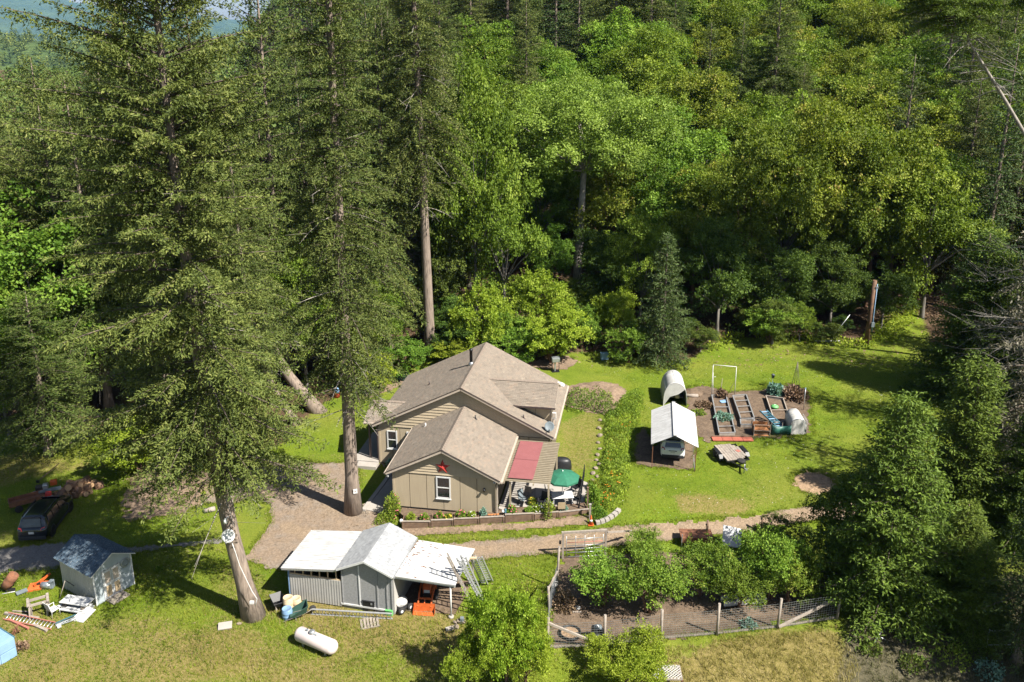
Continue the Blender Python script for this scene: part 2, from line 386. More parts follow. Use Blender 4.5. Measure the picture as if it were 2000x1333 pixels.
def plant_tree(name, pr, loc, label, group=None, s=1.0, sxy=None, rz=0, cat='tree', tilt=None):
    sxy = sxy or s
    o = thing(name, label, cat, loc, rz, group); o.scale = (sxy, sxy, s)
    if tilt: o.rotation_euler = (tilt[0], tilt[1], rz)
    for k in ('trunk', 'crown', 'branch', 'dead_branch'):
        if k in pr: link(k, pr[k], o, kind='stuff' if 'branch' in k else None)
    return o
# ---------------------------------------------------------------- ground
def poly_world(px): return np.array([[*P(x, y)[:2]] for x, y in px])
def sdist(poly, X, Y):
    """signed distance (+ inside) of points to a polygon"""
    X = X.ravel(); Y = Y.ravel(); d = np.full(X.shape, 1e9); ins = np.zeros(X.shape, bool); n = len(poly)
    for i in range(n):
        x0, y0 = poly[i]; x1, y1 = poly[(i + 1) % n]; ex, ey = x1 - x0, y1 - y0
        t = np.clip(((X - x0) * ex + (Y - y0) * ey) / (ex * ex + ey * ey + 1e-9), 0, 1)
        d = np.minimum(d, np.hypot(X - x0 - t * ex, Y - y0 - t * ey))
        c = (y0 > Y) != (y1 > Y)
        with np.errstate(divide='ignore', invalid='ignore'): ins ^= c & (X < (x1 - x0) * (Y - y0) / (y1 - y0 + 1e-12) + x0)
    return np.where(ins, d, -d)
Z_DRIVE = [(440,935),(475,910),(560,905),(702,904),(703,960),(700,1000),(735,985),(750,1010),(780,1048),(850,1062),(1000,1052),(1100,1043),(1200,1030),(1300,1022),(1480,1007),(1600,985),(1720,975),(1720,1005),(1600,1018),(1480,1037),(1250,1062),(1090,1082),(950,1093),(900,1105),(560,1118),(515,1110),(480,1090),(500,1060),(530,1022),(527,985),(490,972),(460,985),(400,985),(395,955)]
Z_TRACK = [(-80,1085),(60,1063),(120,1060),(260,1069),(330,1062),(440,1052),(440,1060),(330,1072),(260,1082),(100,1112),(-80,1130)]
Z_MULCH1 = [(225,985),(262,928),(320,900),(390,905),(420,935),(400,985),(340,1008),(260,1020)]
Z_STRIP = [(780,1030),(880,1028),(990,1022),(1150,1008),(1150,1026),(1040,1036),(900,1044),(790,1052)]
Z_MOUND = [(1098,765),(1110,756),(1140,748),(1175,745),(1205,750),(1225,765),(1205,800),(1180,812),(1105,795)]
Z_GARDEN = [(1345,755),(1385,752),(1420,768),(1480,762),(1545,750),(1580,770),(1590,850),(1560,852),(1385,862),(1345,850),(1335,800)]
Z_CARPORT = [(1238,910),(1240,845),(1262,835),(1280,870),(1350,830),(1362,860),(1357,905),(1352,920),(1300,916)]
Z_ORCHARD = [(1066,1270),(1078,1180),(1090,1085),(1140,1082),(1330,1078),(1480,1090),(1620,1110),(1640,1200),(1500,1228),(1300,1250),(1180,1262)]
Z_DIRT = [(1540,930),(1575,920),(1620,930),(1640,960),(1600,970),(1560,960)]
Z_BACK1 = [(1030,712),(1060,700),(1110,696),(1135,704),(1110,722),(1060,725)]
Z_BACK2 = [(700,790),(725,752),(770,730),(800,735),(795,750),(770,762),(735,775)]
Z_HARD = []
PAVED = [Z_DRIVE, Z_TRACK, Z_MULCH1, Z_STRIP, Z_MOUND, Z_GARDEN, Z_CARPORT, Z_ORCHARD, Z_DIRT, Z_BACK1, Z_BACK2]
PAVED_W = [poly_world(p) for p in PAVED]
def make_ground():
    xs = np.unique(np.concatenate([np.arange(-520, -70, 9), np.arange(-70, 70, .6), np.arange(70, 521, 9)]))
    ys = np.unique(np.concatenate([np.arange(-30, 32, 4), np.arange(32, 94, .55), np.arange(94, 200, 1.2), np.arange(200, 620, 6)]))
    X, Y = np.meshgrid(xs, ys); Z = terr(X, Y); nx = len(xs); ny = len(ys)
    V = np.stack([X, Y, Z], -1).reshape(-1, 3); I = np.arange(nx * ny).reshape(ny, nx)
    F = np.stack([I[:-1, :-1], I[:-1, 1:], I[1:, 1:], I[1:, :-1]], -1).reshape(-1, 4)
    x = X.ravel(); y = Y.ravel()
    nz = fbm(x, y, 2.2, 3, 4) - .5; nb = fbm(x, y, 7, 9, 3) - .5
    def zone(px, soft, amp=1.5): return sstep(-soft, soft, sdist(poly_world(px), x, y) + nz * amp + nb * amp)
    dry = .45 * sstep(.02, .22, nb) * sstep(62, 52, y)
    dry = np.maximum(dry, .9 * zone([(500,1190),(560,1165),(900,1185),(960,1260),(900,1320),(760,1270),(600,1240)], 1.2, 3))
    dry = np.maximum(dry, .95 * zone([(1270,1270),(1400,1250),(1640,1225),(1660,1400),(1250,1400)], .8, 2))
    dry = np.maximum(dry, .78 * zone([(-50,1230),(200,1210),(420,1200),(800,1330),(700,1400),(-50,1400)], 3, 6))
    dry = np.maximum(dry, .5 * zone([(480,1090),(560,1112),(560,1180),(480,1200),(400,1160),(420,1110)], .6, 3))
    dry = np.maximum(dry, .55 * zone([(1090,830),(1168,800),(1165,900),(1150,925),(1080,920)], .5, 1))
    dry = np.maximum(dry, .7 * zone([(1310,965),(1380,975),(1460,985),(1450,1003),(1330,1012)], .4, 2))
    dry = np.maximum(dry, .6 * zone([(-60,900),(60,880),(250,900),(240,925),(120,935),(-60,960)], 1, 3))
    floor = zone([(-400,870),(60,850),(200,850),(420,900),(560,860),(640,790),(720,745),(800,720),(860,690),(1010,708),(1140,690),(1230,690),(1330,695),(1380,670),(1440,660),(1560,664),(1700,672),(1780,600),(1900,770),(2050,860),(2300,800),(2300,260),(1500,200),(900,200),(-400,320)], 1.2, 3)
    far = sstep(88, 110, y); floor = np.maximum(floor, far)
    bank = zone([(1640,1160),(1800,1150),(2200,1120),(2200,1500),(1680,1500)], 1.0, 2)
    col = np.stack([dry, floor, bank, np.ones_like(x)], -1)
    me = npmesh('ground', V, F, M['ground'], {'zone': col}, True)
    o = link('ground', me, kind='structure'); return o
def kst(st): return [(p, kal(c)) for p, c in st]
def ground_mat():
    m, nt, b, o = nmat('ground_surface'); L = nt.links
    at = N(nt, 'ShaderNodeAttribute', attribute_name='zone'); sp = nt.nodes.new('ShaderNodeSeparateColor'); L.new(at.outputs['Color'], sp.inputs[0])
    n1 = noise(nt, .55, 6); n2 = noise(nt, 7, 6, rough=.75); n3 = noise(nt, 28, 3)
    g = ramp(nt, n1, kst([(.28, (.065, .125, .008)), (.5, (.125, .205, .012)), (.72, (.22, .26, .024))])).outputs[0]
    g = mixc(nt, .55, g, ramp(nt, n2, kst([(.3, (.08, .13, .010)), (.7, (.235, .29, .028))])).outputs[0])
    g = mixc(nt, ramp(nt, noise(nt, .13, 5), [(.42, (0, 0, 0)), (.68, (.42, .42, .42))]).outputs[0], g, ramp(nt, n2, kst([(.3, (.20, .19, .03)), (.7, (.38, .34, .09))])).outputs[0])
    d = ramp(nt, n2, kst([(.28, (.13, .13, .024)), (.5, (.25, .205, .065)), (.75, (.37, .285, .135))])).outputs[0]
    f = ramp(nt, n2, kst([(.3, (.05, .035, .022)), (.55, (.13, .085, .05)), (.8, (.26, .17, .10))])).outputs[0]
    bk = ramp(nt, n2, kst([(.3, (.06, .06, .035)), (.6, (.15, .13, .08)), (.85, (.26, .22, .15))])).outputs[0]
    def msk(i, lo=.35, hi=.65):
        a = N(nt, 'ShaderNodeMath', operation='ADD'); L.new(sp.outputs[i], a.inputs[0])
        s = N(nt, 'ShaderNodeMapRange'); L.new(n2, s.inputs[0]); s.inputs[1].default_value = .2; s.inputs[2].default_value = .8; s.inputs[3].default_value = -.42; s.inputs[4].default_value = .42
        L.new(s.outputs[0], a.inputs[1]); q = N(nt, 'ShaderNodeMapRange', interpolation_type='SMOOTHSTEP'); L.new(a.outputs[0], q.inputs[0]); q.inputs[1].default_value = lo; q.inputs[2].default_value = hi; return q.outputs[0]
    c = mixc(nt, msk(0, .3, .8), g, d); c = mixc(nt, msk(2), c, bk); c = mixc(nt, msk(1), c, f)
    c = mixc(nt, .35, c, ramp(nt, n3, [(.3, (.45, .45, .45)), (.7, (1.35, 1.35, 1.35))]).outputs[0], 'MULTIPLY')
    L.new(c, b.inputs['Base Color']); b.inputs['Roughness'].default_value = .95; b.inputs['Specular IOR Level'].default_value = .1
    bump(nt, b, n3, .9, .08); return m
def N_att(nt, n): return N(nt, 'ShaderNodeAttribute', attribute_name=n).outputs['Fac']
def gravelmat(name, stops, s=24, s2=.5, stops2=None, b_=.7, rut=None):
    m, nt, b, o = nmat(name); c = ramp(nt, noise(nt, s, 5, rough=.8), kst(stops)).outputs[0]
    if stops2: c = mixc(nt, .6, c, ramp(nt, noise(nt, s2, 5), kst(stops2)).outputs[0])
    if rut: c = mixc(nt, N_att(nt, 'rut'), c, ramp(nt, noise(nt, s * .6, 5, rough=.8), kst(rut)).outputs[0])
    v = nt.nodes.new('ShaderNodeTexVoronoi'); v.inputs['Scale'].default_value = s * .5; tc = nt.nodes.new('ShaderNodeTexCoord'); nt.links.new(tc.outputs['Object'], v.inputs['Vector'])
    c = mixc(nt, .4, c, ramp(nt, v.outputs['Color'], [(.2, (.55, .55, .55)), (.8, (1.4, 1.4, 1.4))]).outputs[0], 'MULTIPLY')
    nt.links.new(c, b.inputs['Base Color']); b.inputs['Roughness'].default_value = .95; b.inputs['Specular IOR Level'].default_value = .15
    bump(nt, b, noise(nt, s, 4), b_, .04); return m
M['ground'] = ground_mat()
M['gravel'] = gravelmat('driveway_gravel', [(.3, (.15, .115, .088)), (.55, (.24, .188, .143)), (.8, (.35, .29, .235))], 22, .45, [(.35, (.245, .205, .165)), (.52, (.265, .192, .13)), (.68, (.235, .20, .165))], rut=[(.25, (.16, .11, .07)), (.55, (.30, .22, .145)), (.8, (.38, .31, .22))])
M['gravel_dark'] = gravelmat('grey_gravel', [(.3, (.13, .12, .11)), (.55, (.22, .205, .19)), (.8, (.33, .31, .29))])
M['mulch'] = gravelmat('bark_mulch', [(.3, (.11, .075, .05)), (.55, (.25, .175, .12)), (.8, (.42, .31, .23))], 16, .8, [(.3, (.18, .13, .09)), (.7, (.32, .23, .16))], 1)
M['soil'] = gravelmat('garden_soil', [(.3, (.075, .052, .037)), (.55, (.155, .11, .077)), (.8, (.28, .21, .145))], 14, .9, [(.3, (.11, .078, .054)), (.7, (.215, .155, .105))], 1)
M['dirt'] = gravelmat('bare_dirt', [(.3, (.25, .165, .10)), (.55, (.35, .24, .15)), (.8, (.43, .325, .215))], 10)
def sheet(name, poly, m, lift=.03, cell=.14, amp=.5, hump=None, att=None):
    """a ground covering: every cell of a fine grid that lies inside the ragged outline, draped on the terrain"""
    x0, y0 = poly.min(0) - .6; x1, y1 = poly.max(0) + .6
    xs = np.arange(x0, x1, cell); ys = np.arange(y0, y1, cell); X, Y = np.meshgrid(xs, ys)
    s = sdist(poly, X, Y).reshape(X.shape) + (fbm(X * .8 + Y * .6, Y * .8 - X * .6, .45, 21, 3) - .5) * amp + (fbm(X * .7 - Y * .7, X * .7 + Y * .7, 1.9, 22) - .5) * amp * .8
    Z = terr(X, Y) + lift + (fbm(X, Y, .35, 4, 2) - .5) * .03
    if hump: Z = Z + hump * sstep(0, 1.6, s) * (.5 + fbm(X, Y, .8, 7))
    keep = s > 0; nx = len(xs); I = np.arange(X.size).reshape(X.shape)
    kc = keep[:-1, :-1] & keep[1:, 1:] & keep[:-1, 1:] & keep[1:, :-1]
    F = np.stack([I[:-1, :-1], I[:-1, 1:], I[1:, 1:], I[1:, :-1]], -1)[kc]
    if not len(F): return None
    u_, inv = np.unique(F, return_inverse=True); V = np.stack([X, Y, Z], -1).reshape(-1, 3)[u_]
    return link(name, npmesh(name, V, inv.reshape(F.shape), m, {'rut': att(V[:, 0], V[:, 1])} if att else None, True), kind='structure')
make_ground()
def ruts(x, y):
    """the tan strip of needles and dirt between the two wheel tracks"""
    L = poly_world([(560, 1030), (640, 1055), (760, 1068), (850, 1079), (950, 1074), (1100, 1061), (1250, 1043), (1480, 1021), (1700, 992)]); d = np.full(len(x), 1e9)
    for (ax_, ay_), (bx_, by_) in zip(L, L[1:]):
        ex, ey = bx_ - ax_, by_ - ay_; t = np.clip(((x - ax_) * ex + (y - ay_) * ey) / (ex * ex + ey * ey), 0, 1); d = np.minimum(d, np.hypot(x - ax_ - t * ex, y - ay_ - t * ey))
    return np.clip((1 - sstep(.3, .75, d + (fbm(x, y, .7, 3) - .5) * .5)) * .75 + sstep(.55, .75, fbm(x, y, 1.8, 14)) * .6, 0, .85)
sheet('driveway', PAVED_W[0], M['gravel'], .035, .11, .45, att=ruts)
sheet('gravel_track', PAVED_W[1], M['gravel_dark'], .035, .12, .6)
sheet('mulch_bed', PAVED_W[2], M['mulch'], .03, .15, 1.4, .12)
sheet('mulch_bed', PAVED_W[3], M['mulch'], .05, .12, .3)
sheet('mulch_mound', PAVED_W[4], M['mulch'], .03, .14, .5, .35)
sheet('garden_soil', PAVED_W[5], M['soil'], .03, .14, 1.0)
sheet('carport_dirt', PAVED_W[6], M['soil'], .03, .12, .5)
sheet('orchard_soil', PAVED_W[7], M['soil'], .03, .14, .8)
sheet('dirt_patch', PAVED_W[8], M['dirt'], .03, .14, 1.2)
sheet('mulch_bed', PAVED_W[9], M['mulch'], .03, .16, .8)
sheet('mulch_bed', PAVED_W[10], M['mulch'], .03, .16, .8)

# grass blades: nobody could count them, one object per kind of sward
def grass(name, poly, dens, h, w, stops, seed, avoid=True, k=4, clump=0):
    rg = np.random.default_rng(seed); x0, y0 = poly.min(0); x1, y1 = poly.max(0); n = int((x1 - x0) * (y1 - y0) * dens)
    x = rg.uniform(x0, x1, n); y = rg.uniform(y0, y1, n); ok = sdist(poly, x, y) + (fbm(x, y, 1.5, 2) - .5) * 1.2 > 0
    if avoid:
        for p in PAVED_W + [HOUSE_FOOT]: ok &= sdist(p, x, y) < rg.uniform(-.1, .32, n) * (1 if p is not HOUSE_FOOT else 0)
    if clump: ok &= fbm(x, y, .9, seed) > clump
    x = x[ok]; y = y[ok]; n = len(x); z = terr(x, y)
    x = np.repeat(x, k) + rg.normal(0, .05, n * k); y = np.repeat(y, k) + rg.normal(0, .05, n * k); z = np.repeat(z, k); n *= k
    ph = rg.uniform(0, 6.283, n); hh = h * rg.uniform(.5, 1.3, n) * (.6 + .8 * fbm(x, y, 1.1, 31)); ln = rg.uniform(.2, .9, n) * hh
    b = np.stack([x, y, z - .01], 1); sd_ = np.stack([-np.sin(ph), np.cos(ph), 0 * ph], 1) * (w * rg.uniform(.6, 1.4, n))[:, None]
    t = b + np.stack([np.cos(ph) * ln, np.sin(ph) * ln, hh], 1)
    V = np.stack([b - sd_, b + sd_, t], 1).reshape(-1, 3); F = np.arange(n * 3, dtype=np.int32).reshape(-1, 3)
    tint = np.repeat(np.clip(.5 + rg.normal(0, .2, n) + (fbm(x, y, 2.5, 41) - .5) * 1.1, 0, 1), 3)
    return link(name, npmesh(name, V, F, leafmat(name + '_blades', kst(stops), .3, 0, 0), {'tint': tint}), kind='stuff')
# ---------------------------------------------------------------- house
HA = R(-9.3)
def HW(u, v, z=0): return Vector((u * math.cos(HA) - v * math.sin(HA), u * math.sin(HA) + v * math.cos(HA), z))
HO = (-13.0, 58.0, 0.0)
M['siding'] = mat('tan_siding', (.47, .385, .265), (.43, .35, .24), 1.2, .75, bmp=.15, bs=60, stretch=(6, 6, .6), rnd=.04)
M['siding_dk'] = mat('siding_joint', (.16, .13, .085), None, 3, .8)
M['trim'] = mat('pale_trim', (.52, .44, .36), (.45, .37, .30), 4, .6, bmp=.1)
M['white'] = mat('white_paint', (.68, .68, .665), (.58, .58, .57), 5, .45, bmp=.05)
M['gutter'] = mat('brown_gutter', (.075, .055, .05), (.055, .04, .04), 4, .4, bmp=.05)
M['shingle'] = mat('roof_shingle', (.248, .212, .172), (.212, .18, .146), 1.5, .95, bmp=.5, bs=90, tint=[(0, (.80, .78, .76)), (.35, (.95, .93, .91)), (.6, (1.03, 1, .98)), (.8, (1.12, 1.02, .96)), (1, (1.22, 1.2, 1.16))])
M['shingle_cap'] = mat('ridge_shingle', (.25, .20, .16), (.20, .16, .125), 6, .95, bmp=.4, bs=60)
M['concrete'] = mat('concrete', (.40, .365, .325), (.335, .305, .27), 1.5, .9, bmp=.3, bs=25)
M['metal'] = mat('galvanised_metal', (.55, .57, .58), (.42, .44, .46), 6, .38, .7, bmp=.1)
M['black'] = mat('black_plastic', (.02, .02, .022), (.012, .012, .013), 5, .45, bmp=.1)
M['red'] = mat('red_paint', (.50, .045, .035), (.38, .03, .025), 5, .5, bmp=.1)
def glassmat():
    m, nt, b, o = nmat('window_glass'); b.inputs['Base Color'].default_value = (.012, .014, .018, 1); b.inputs['Roughness'].default_value = .04
    b.inputs['Specular IOR Level'].default_value = .8; n = noise(nt, 1.2, 2); bump(nt, b, n, .04, .05); return m
M['glass'] = glassmat()
HOUSE_FOOT = np.array([[*HW(u, v)[:2]] for u, v in [(-20.4, 57.2), (-17.2, 57.2), (-17.2, 51), (-9, 51), (-9, 52), (-5.6, 52), (-5.6, 68), (-20.4, 68)]])
def shingles(name, parent, off, o, a, b, poly, seed, exp=.145, tw=.31, m='shingle'):
    """courses of separate tabs on the roof plane o + a*s + b*t inside a convex outline given as (s, t)"""
    rg = random.Random(seed); a = unit(a); b = unit(b); n = unit(a.cross(b)); n = n if n.z > 0 else -n; o = Vector(o) - Vector(off)
    V, T = [], []; t0 = min(p[1] for p in poly); t1 = max(p[1] for p in poly); t = t0 - .02; row = 0
    while t < t1:
        tm = min(max(t + exp * .5, t0 + 1e-3), t1 - 1e-3); xs = []
        for i in range(len(poly)):
            (x0, y0), (x1, y1) = poly[i], poly[(i + 1) % len(poly)]
            if (y0 - tm) * (y1 - tm) < 0: xs.append(x0 + (x1 - x0) * (tm - y0) / (y1 - y0))
        if len(xs) >= 2:
            l, r = min(xs), max(xs); x = l - rg.random() * tw
            while x < r:
                w = tw * rg.choice((.6, .8, 1, 1, 1.2)); p, q = max(l, x), min(r, x + w - .012)
                if q - p > .03:
                    e = rg.uniform(-.012, .012); h = rg.uniform(.014, .026)
                    A = o + a * p + b * (t + e); B = o + a * q + b * (t + e); C = o + a * q + b * min(t + exp + .03, t1); D = o + a * p + b * min(t + exp + .03, t1)
                    V += [A + n * h, B + n * h, C + n * .004, D + n * .004, A, B]; T += [min(1, max(0, rg.gauss(.5, .2)))] * 6
                x += w
        t += exp; row += 1
    V = np.array([tuple(p) for p in V]); k = np.arange(len(V) // 6)[:, None] * 6
    F = np.concatenate([k + np.array([0, 1, 2, 3]), k + np.array([4, 5, 1, 0])])
    return link(name, npmesh(name, V, F, M[m], {'tint': np.array(T)}), parent, 'stuff')
def roof_plane(parent, corners, seed, tk=.12, off=HO):
    """a sloped deck (corners: eave-left, eave-right, ridge-right ..., all in one plane) with its shingles"""
    c = [Vector(p) for p in corners]; a = unit(c[1] - c[0]); nrm = unit((c[1] - c[0]).cross(c[-1] - c[0])); b = unit(nrm.cross(a)); b = b if b.z > 0 else -b
    mb = MB(off); mb.slab(c, tk); d = mb.build('roof', M['trim'], parent)
    poly = [((p - c[0]).dot(a), (p - c[0]).dot(b)) for p in c]
    shingles('shingle', d, off, c[0] + Vector((0, 0, .004)), a, b, poly, seed); return d
def ridge_caps(parent, p0, p1, sl, off=HO):
    p0, p1 = Vector(p0), Vector(p1); d = unit(p1 - p0); s = unit(Vector((0, 0, 1)).cross(d)); n = int((p1 - p0).length / .28); mb = MB(off)
    for i in range(n):
        q = p0 + d * (i * .28); e = q + d * .31; dz = Vector((0, 0, .05)); dz2 = Vector((0, 0, .03)); w = .16
        for g in (-1, 1):
            mb.add([q + dz, e + dz2, e + s * g * w + dz2 - Vector((0, 0, w * sl)), q + s * g * w + dz - Vector((0, 0, w * sl))], [(0, 1, 2, 3)])
    return mb.build('ridge_cap', M['shingle_cap'], parent, kind='stuff')
house = thing('house', 'tan ranch house with brown shingle gable roofs in the middle of the yard', 'house', HW(*HO), HA)
FZ = -.33
# walls -------------------------------------------------------------
FU0, FU1, FV0, FVR = -16.72, -9.58, 51.4, 58.3
def gable_prism(mb, u0, u1, v0, v1, zb, ze, zr):
    um = (u0 + u1) / 2; q = [(u0, zb), (u1, zb), (u1, ze), (um, zr), (u0, ze)]; n = 5
    mb.add([(u, v0, z) for u, z in q] + [(u, v1, z) for u, z in q], [tuple(range(5)), tuple(reversed(range(5, 10)))] + [(k, 5 + k, 5 + (k + 1) % 5, (k + 1) % 5) for k in range(5)])
w = MB(HO); gable_prism(w, FU0, FU1, FV0 + .03, 58.2, FZ, 2.42, 4.14); w.build('front_wing_wall', M['siding_dk'], house)
w = MB(HO); gable_prism(w, -19.9, -6.75, 58.33, 67.5, -.9, 2.45, 5.68); w.build('main_wall', M['siding_dk'], house)
w = MB(HO); w.box(((FU0 + FU1) / 2, 54.8, -.85), (7.0, 6.7, 1.04)); w.box((-13.3, 62.9, -1.1), (13.0, 9.0, .5)); w.build('foundation', M['concrete'], house)
# front wing: vertical panels between joints, lap boards in the gable
def panel(u0, u1, v, z0, z1, z1b=None, name='wall_panel', th=.03, m='siding'):
    z1b = z1 if z1b is None else z1b; mb = MB(HO)
    mb.slab([(u0, v, z0), (u1, v, z0), (u1, v, z1b), (u0, v, z1)], th, (0, 1, 0)); return mb.build(name, M[m], house)
js = [FU0, -15.55, -14.35, -13.16, -12.0, -10.83, FU1]
W1 = (-13.66, -12.66, .50, 2.14)
for i in range(6):
    a, b = js[i] + .02, js[i + 1] - .02
    if i in (2, 3):   # the window stands across this joint
        panel(a, b, FV0, FZ - .05, W1[2]); 
        if i == 2: panel(a, W1[0], FV0, W1[2], 2.2)
        else: panel(W1[1], b, FV0, W1[2], 2.2)
    else: panel(a, b, FV0, FZ - .05, 2.2)
panel(FU0, FU1, FV0 - .02, 2.2, 2.26, name='trim_band', th=.05)
def lap_boards(um, half, zlo, ztop, slope, v, step=.2, inset=0):
    z = zlo
    while z < ztop - .12:
        z1 = min(z + step - .022, ztop - .03); h0 = min(half, (ztop - z) / slope); h1 = min(half, max(0.02, (ztop - z1) / slope)); mb = MB(HO)
        lo, hi = v - .055, v - .012
        vs_ = [(um - h0, lo, z), (um + h0, lo, z), (um + h1, hi, z1), (um - h1, hi, z1), (um - h0, v + .02, z), (um + h0, v + .02, z), (um + h1, v + .02, z1), (um - h1, v + .02, z1)]
        mb.add(vs_, [(0, 1, 2, 3), (0, 4, 5, 1), (4, 7, 6, 5), (0, 3, 7, 4), (1, 5, 6, 2), (3, 2, 6, 7)]); mb.build('siding_board', M['siding'], house); z += step
lap_boards(-13.15, 3.57, 2.27, 4.13, .5, FV0, .2)
for u in (FU0 + .04, FU1 - .04): panel(u - .07, u + .07, FV0 - .03, FZ - .05, 2.28 if u < -13 else 2.3, name='corner_board', th=.05)
# main block front
js = [-19.9, -18.26, -17.0, -15.8]
W2 = (-19.28, -18.48, .30, 1.82); W3 = (-17.72, -16.92, .30, 1.82)
for a, b, w_ in ((js[0], js[1], W2), (js[1], js[2] + .25, W3)):
    panel(a + .02, w_[0], 58.3, -.95, 2.1); panel(w_[1], b - .02, 58.3, -.95, 2.1); mid = (w_[0] + w_[1]) / 2
    panel(w_[0], mid - .02, 58.3, -.95, w_[2]); panel(mid + .02, w_[1], 58.3, -.95, w_[2]); panel(w_[0], w_[1], 58.3, w_[3], 2.1)
panel(-9.5, -8.3, 58.3, -.9, 2.1); panel(-8.26, -6.78, 58.3, -.9, 2.1)
panel(-19.9, -16.7, 58.28, 2.1, 2.17, name='trim_band', th=.05); panel(-19.97, -19.83, 58.27, -.95, 2.15, name='corner_board', th=.05)
lap_boards(-13.32, 6.55, 2.18, 5.66, .5, 58.3, .235)
def window(u0, u1, v, z0, z1):
    fr = MB(HO); t = .085
    for a, b, c, d in ((u0, u1, z0, z0 + t), (u0, u1, z1 - t, z1), (u0, u0 + t, z0 + t, z1 - t), (u1 - t, u1, z0 + t, z1 - t), (u0 + t, u1 - t, (z0 + z1) / 2 - .03, (z0 + z1) / 2 + .03)):
        fr.slab([(a, v - .06, c), (b, v - .06, c), (b, v - .06, d), (a, v - .06, d)], .07, (0, 1, 0))
    f = fr.build('window', M['white'], house); zm = (z0 + z1) / 2
    for c, d in ((z0 + t, zm - .03), (zm + .03, z1 - t)):
        g = MB(HO); g.slab([(u0 + t, v - .02, c), (u1 - t, v - .02, c), (u1 - t, v - .02, d), (u0 + t, v - .02, d)], .02, (0, 1, 0)); g.build('pane', M['glass'], f)
    s = MB(HO); s.box(((u0 + u1) / 2, v - .06, z0 - .03), (u1 - u0 + .08, .1, .05)); s.build('sill', M['white'], f)
window(W1[0], W1[1], FV0, W1[2], W1[3]); window(W2[0], W2[1], 58.3, W2[2], W2[3]); window(W3[0], W3[1], 58.3, W3[2], W3[3])
# roofs --------------------------------------------------------------
def zF(u): return 4.32 - .5 * abs(u + 13.12)
def zM(u): return 5.87 - .5 * abs(u + 13.32)
roof_plane(house, [(-17.1, 51.0, zF(-17.1)), (-17.1, 58.26, zF(-17.1)), (-13.12, 58.26, 4.32), (-13.12, 51.0, 4.32)], 1)
roof_plane(house, [(-9.14, 58.26, zF(-9.14)), (-9.14, 51.0, zF(-9.14)), (-13.12, 51.0, 4.32), (-13.12, 58.26, 4.32)], 2)
roof_plane(house, [(-20.3, 57.88, zM(-20.3)), (-20.3, 67.9, zM(-20.3)), (-13.32, 67.9, 5.87), (-13.32, 57.88, 5.87)], 3)
roof_plane(house, [(-6.34, 67.9, zM(-6.34)), (-6.34, 57.88, zM(-6.34)), (-13.32, 57.88, 5.87), (-13.32, 67.9, 5.87)], 4)
ridge_caps(house, (-13.12, 51.0, 4.34), (-13.12, 58.2, 4.34), .5); ridge_caps(house, (-13.32, 57.88, 5.89), (-13.32, 67.9, 5.89), .5)
# cross gable on the right slope
DR, DE, DV0, DV1 = 5.18, 3.98, 59.95, 61.7      # ridge height, eave height, eave v, ridge v
rz_ = 5.17
# front plane: eave at v 60.0 (z 3.93), ridge at v 61.9 (z 5.2)
ev, ez, rv, rzz = 59.55, 4.05, 61.75, 5.17
ul_r = -13.32 + (5.87 - rzz) / .5; ul_e = -13.32 + (5.87 - ez) / .5
roof_plane(house, [(ul_e - .1, ev, ez), (-6.45, ev, ez), (-6.45, rv, rzz), (ul_r, rv, rzz)], 5)
roof_plane(house, [(-6.45, rv * 2 - ev, ez), (ul_e - .1, rv * 2 - ev, ez), (ul_r, rv, rzz), (-6.45, rv, rzz)], 6)
ridge_caps(house, (ul_r, rv, rzz + .03), (-6.45, rv, rzz + .03), .5)
w = MB(HO); w.add([(ul_e, ev + .42, ez - .05), (-6.85, ev + .42, ez + .1), (-6.85, ev + .42, 2.35), (-7.3, ev + .42, 2.55), (ul_e, ev + 3.9, ez - .05), (-6.85, ev + 3.9, ez + .1), (-6.85, ev + 3.9, 2.35), (-7.3, ev + 3.9, 2.55), (-6.85, rv, rzz - .14)], [(0, 1, 2, 3), (4, 7, 6, 5), (1, 5, 6, 2), (1, 8, 5)])
w.build('dormer_wall', M['siding_dk'], house)
for a, b in ((ul_e + .2, -9.2), (-9.16, -8.02), (-7.98, -6.9)):
    za, zb = zM(a) + .05, zM(b) + .05; mb = MB(HO); mb.slab([(a, ev + .4, za), (b, ev + .4, zb), (b, ev + .4, ez - .02), (a, ev + .4, ez - .02)], .03, (0, 1, 0)); mb.build('wall_panel', M['siding'], house)
mb = MB(HO); mb.slab([(-6.9, ev + .38, 2.3), (-6.78, ev + .38, 2.3), (-6.78, ev + .38, ez), (-6.9, ev + .38, ez)], .06, (0, 1, 0)); mb.build('corner_board', M['trim'], house)
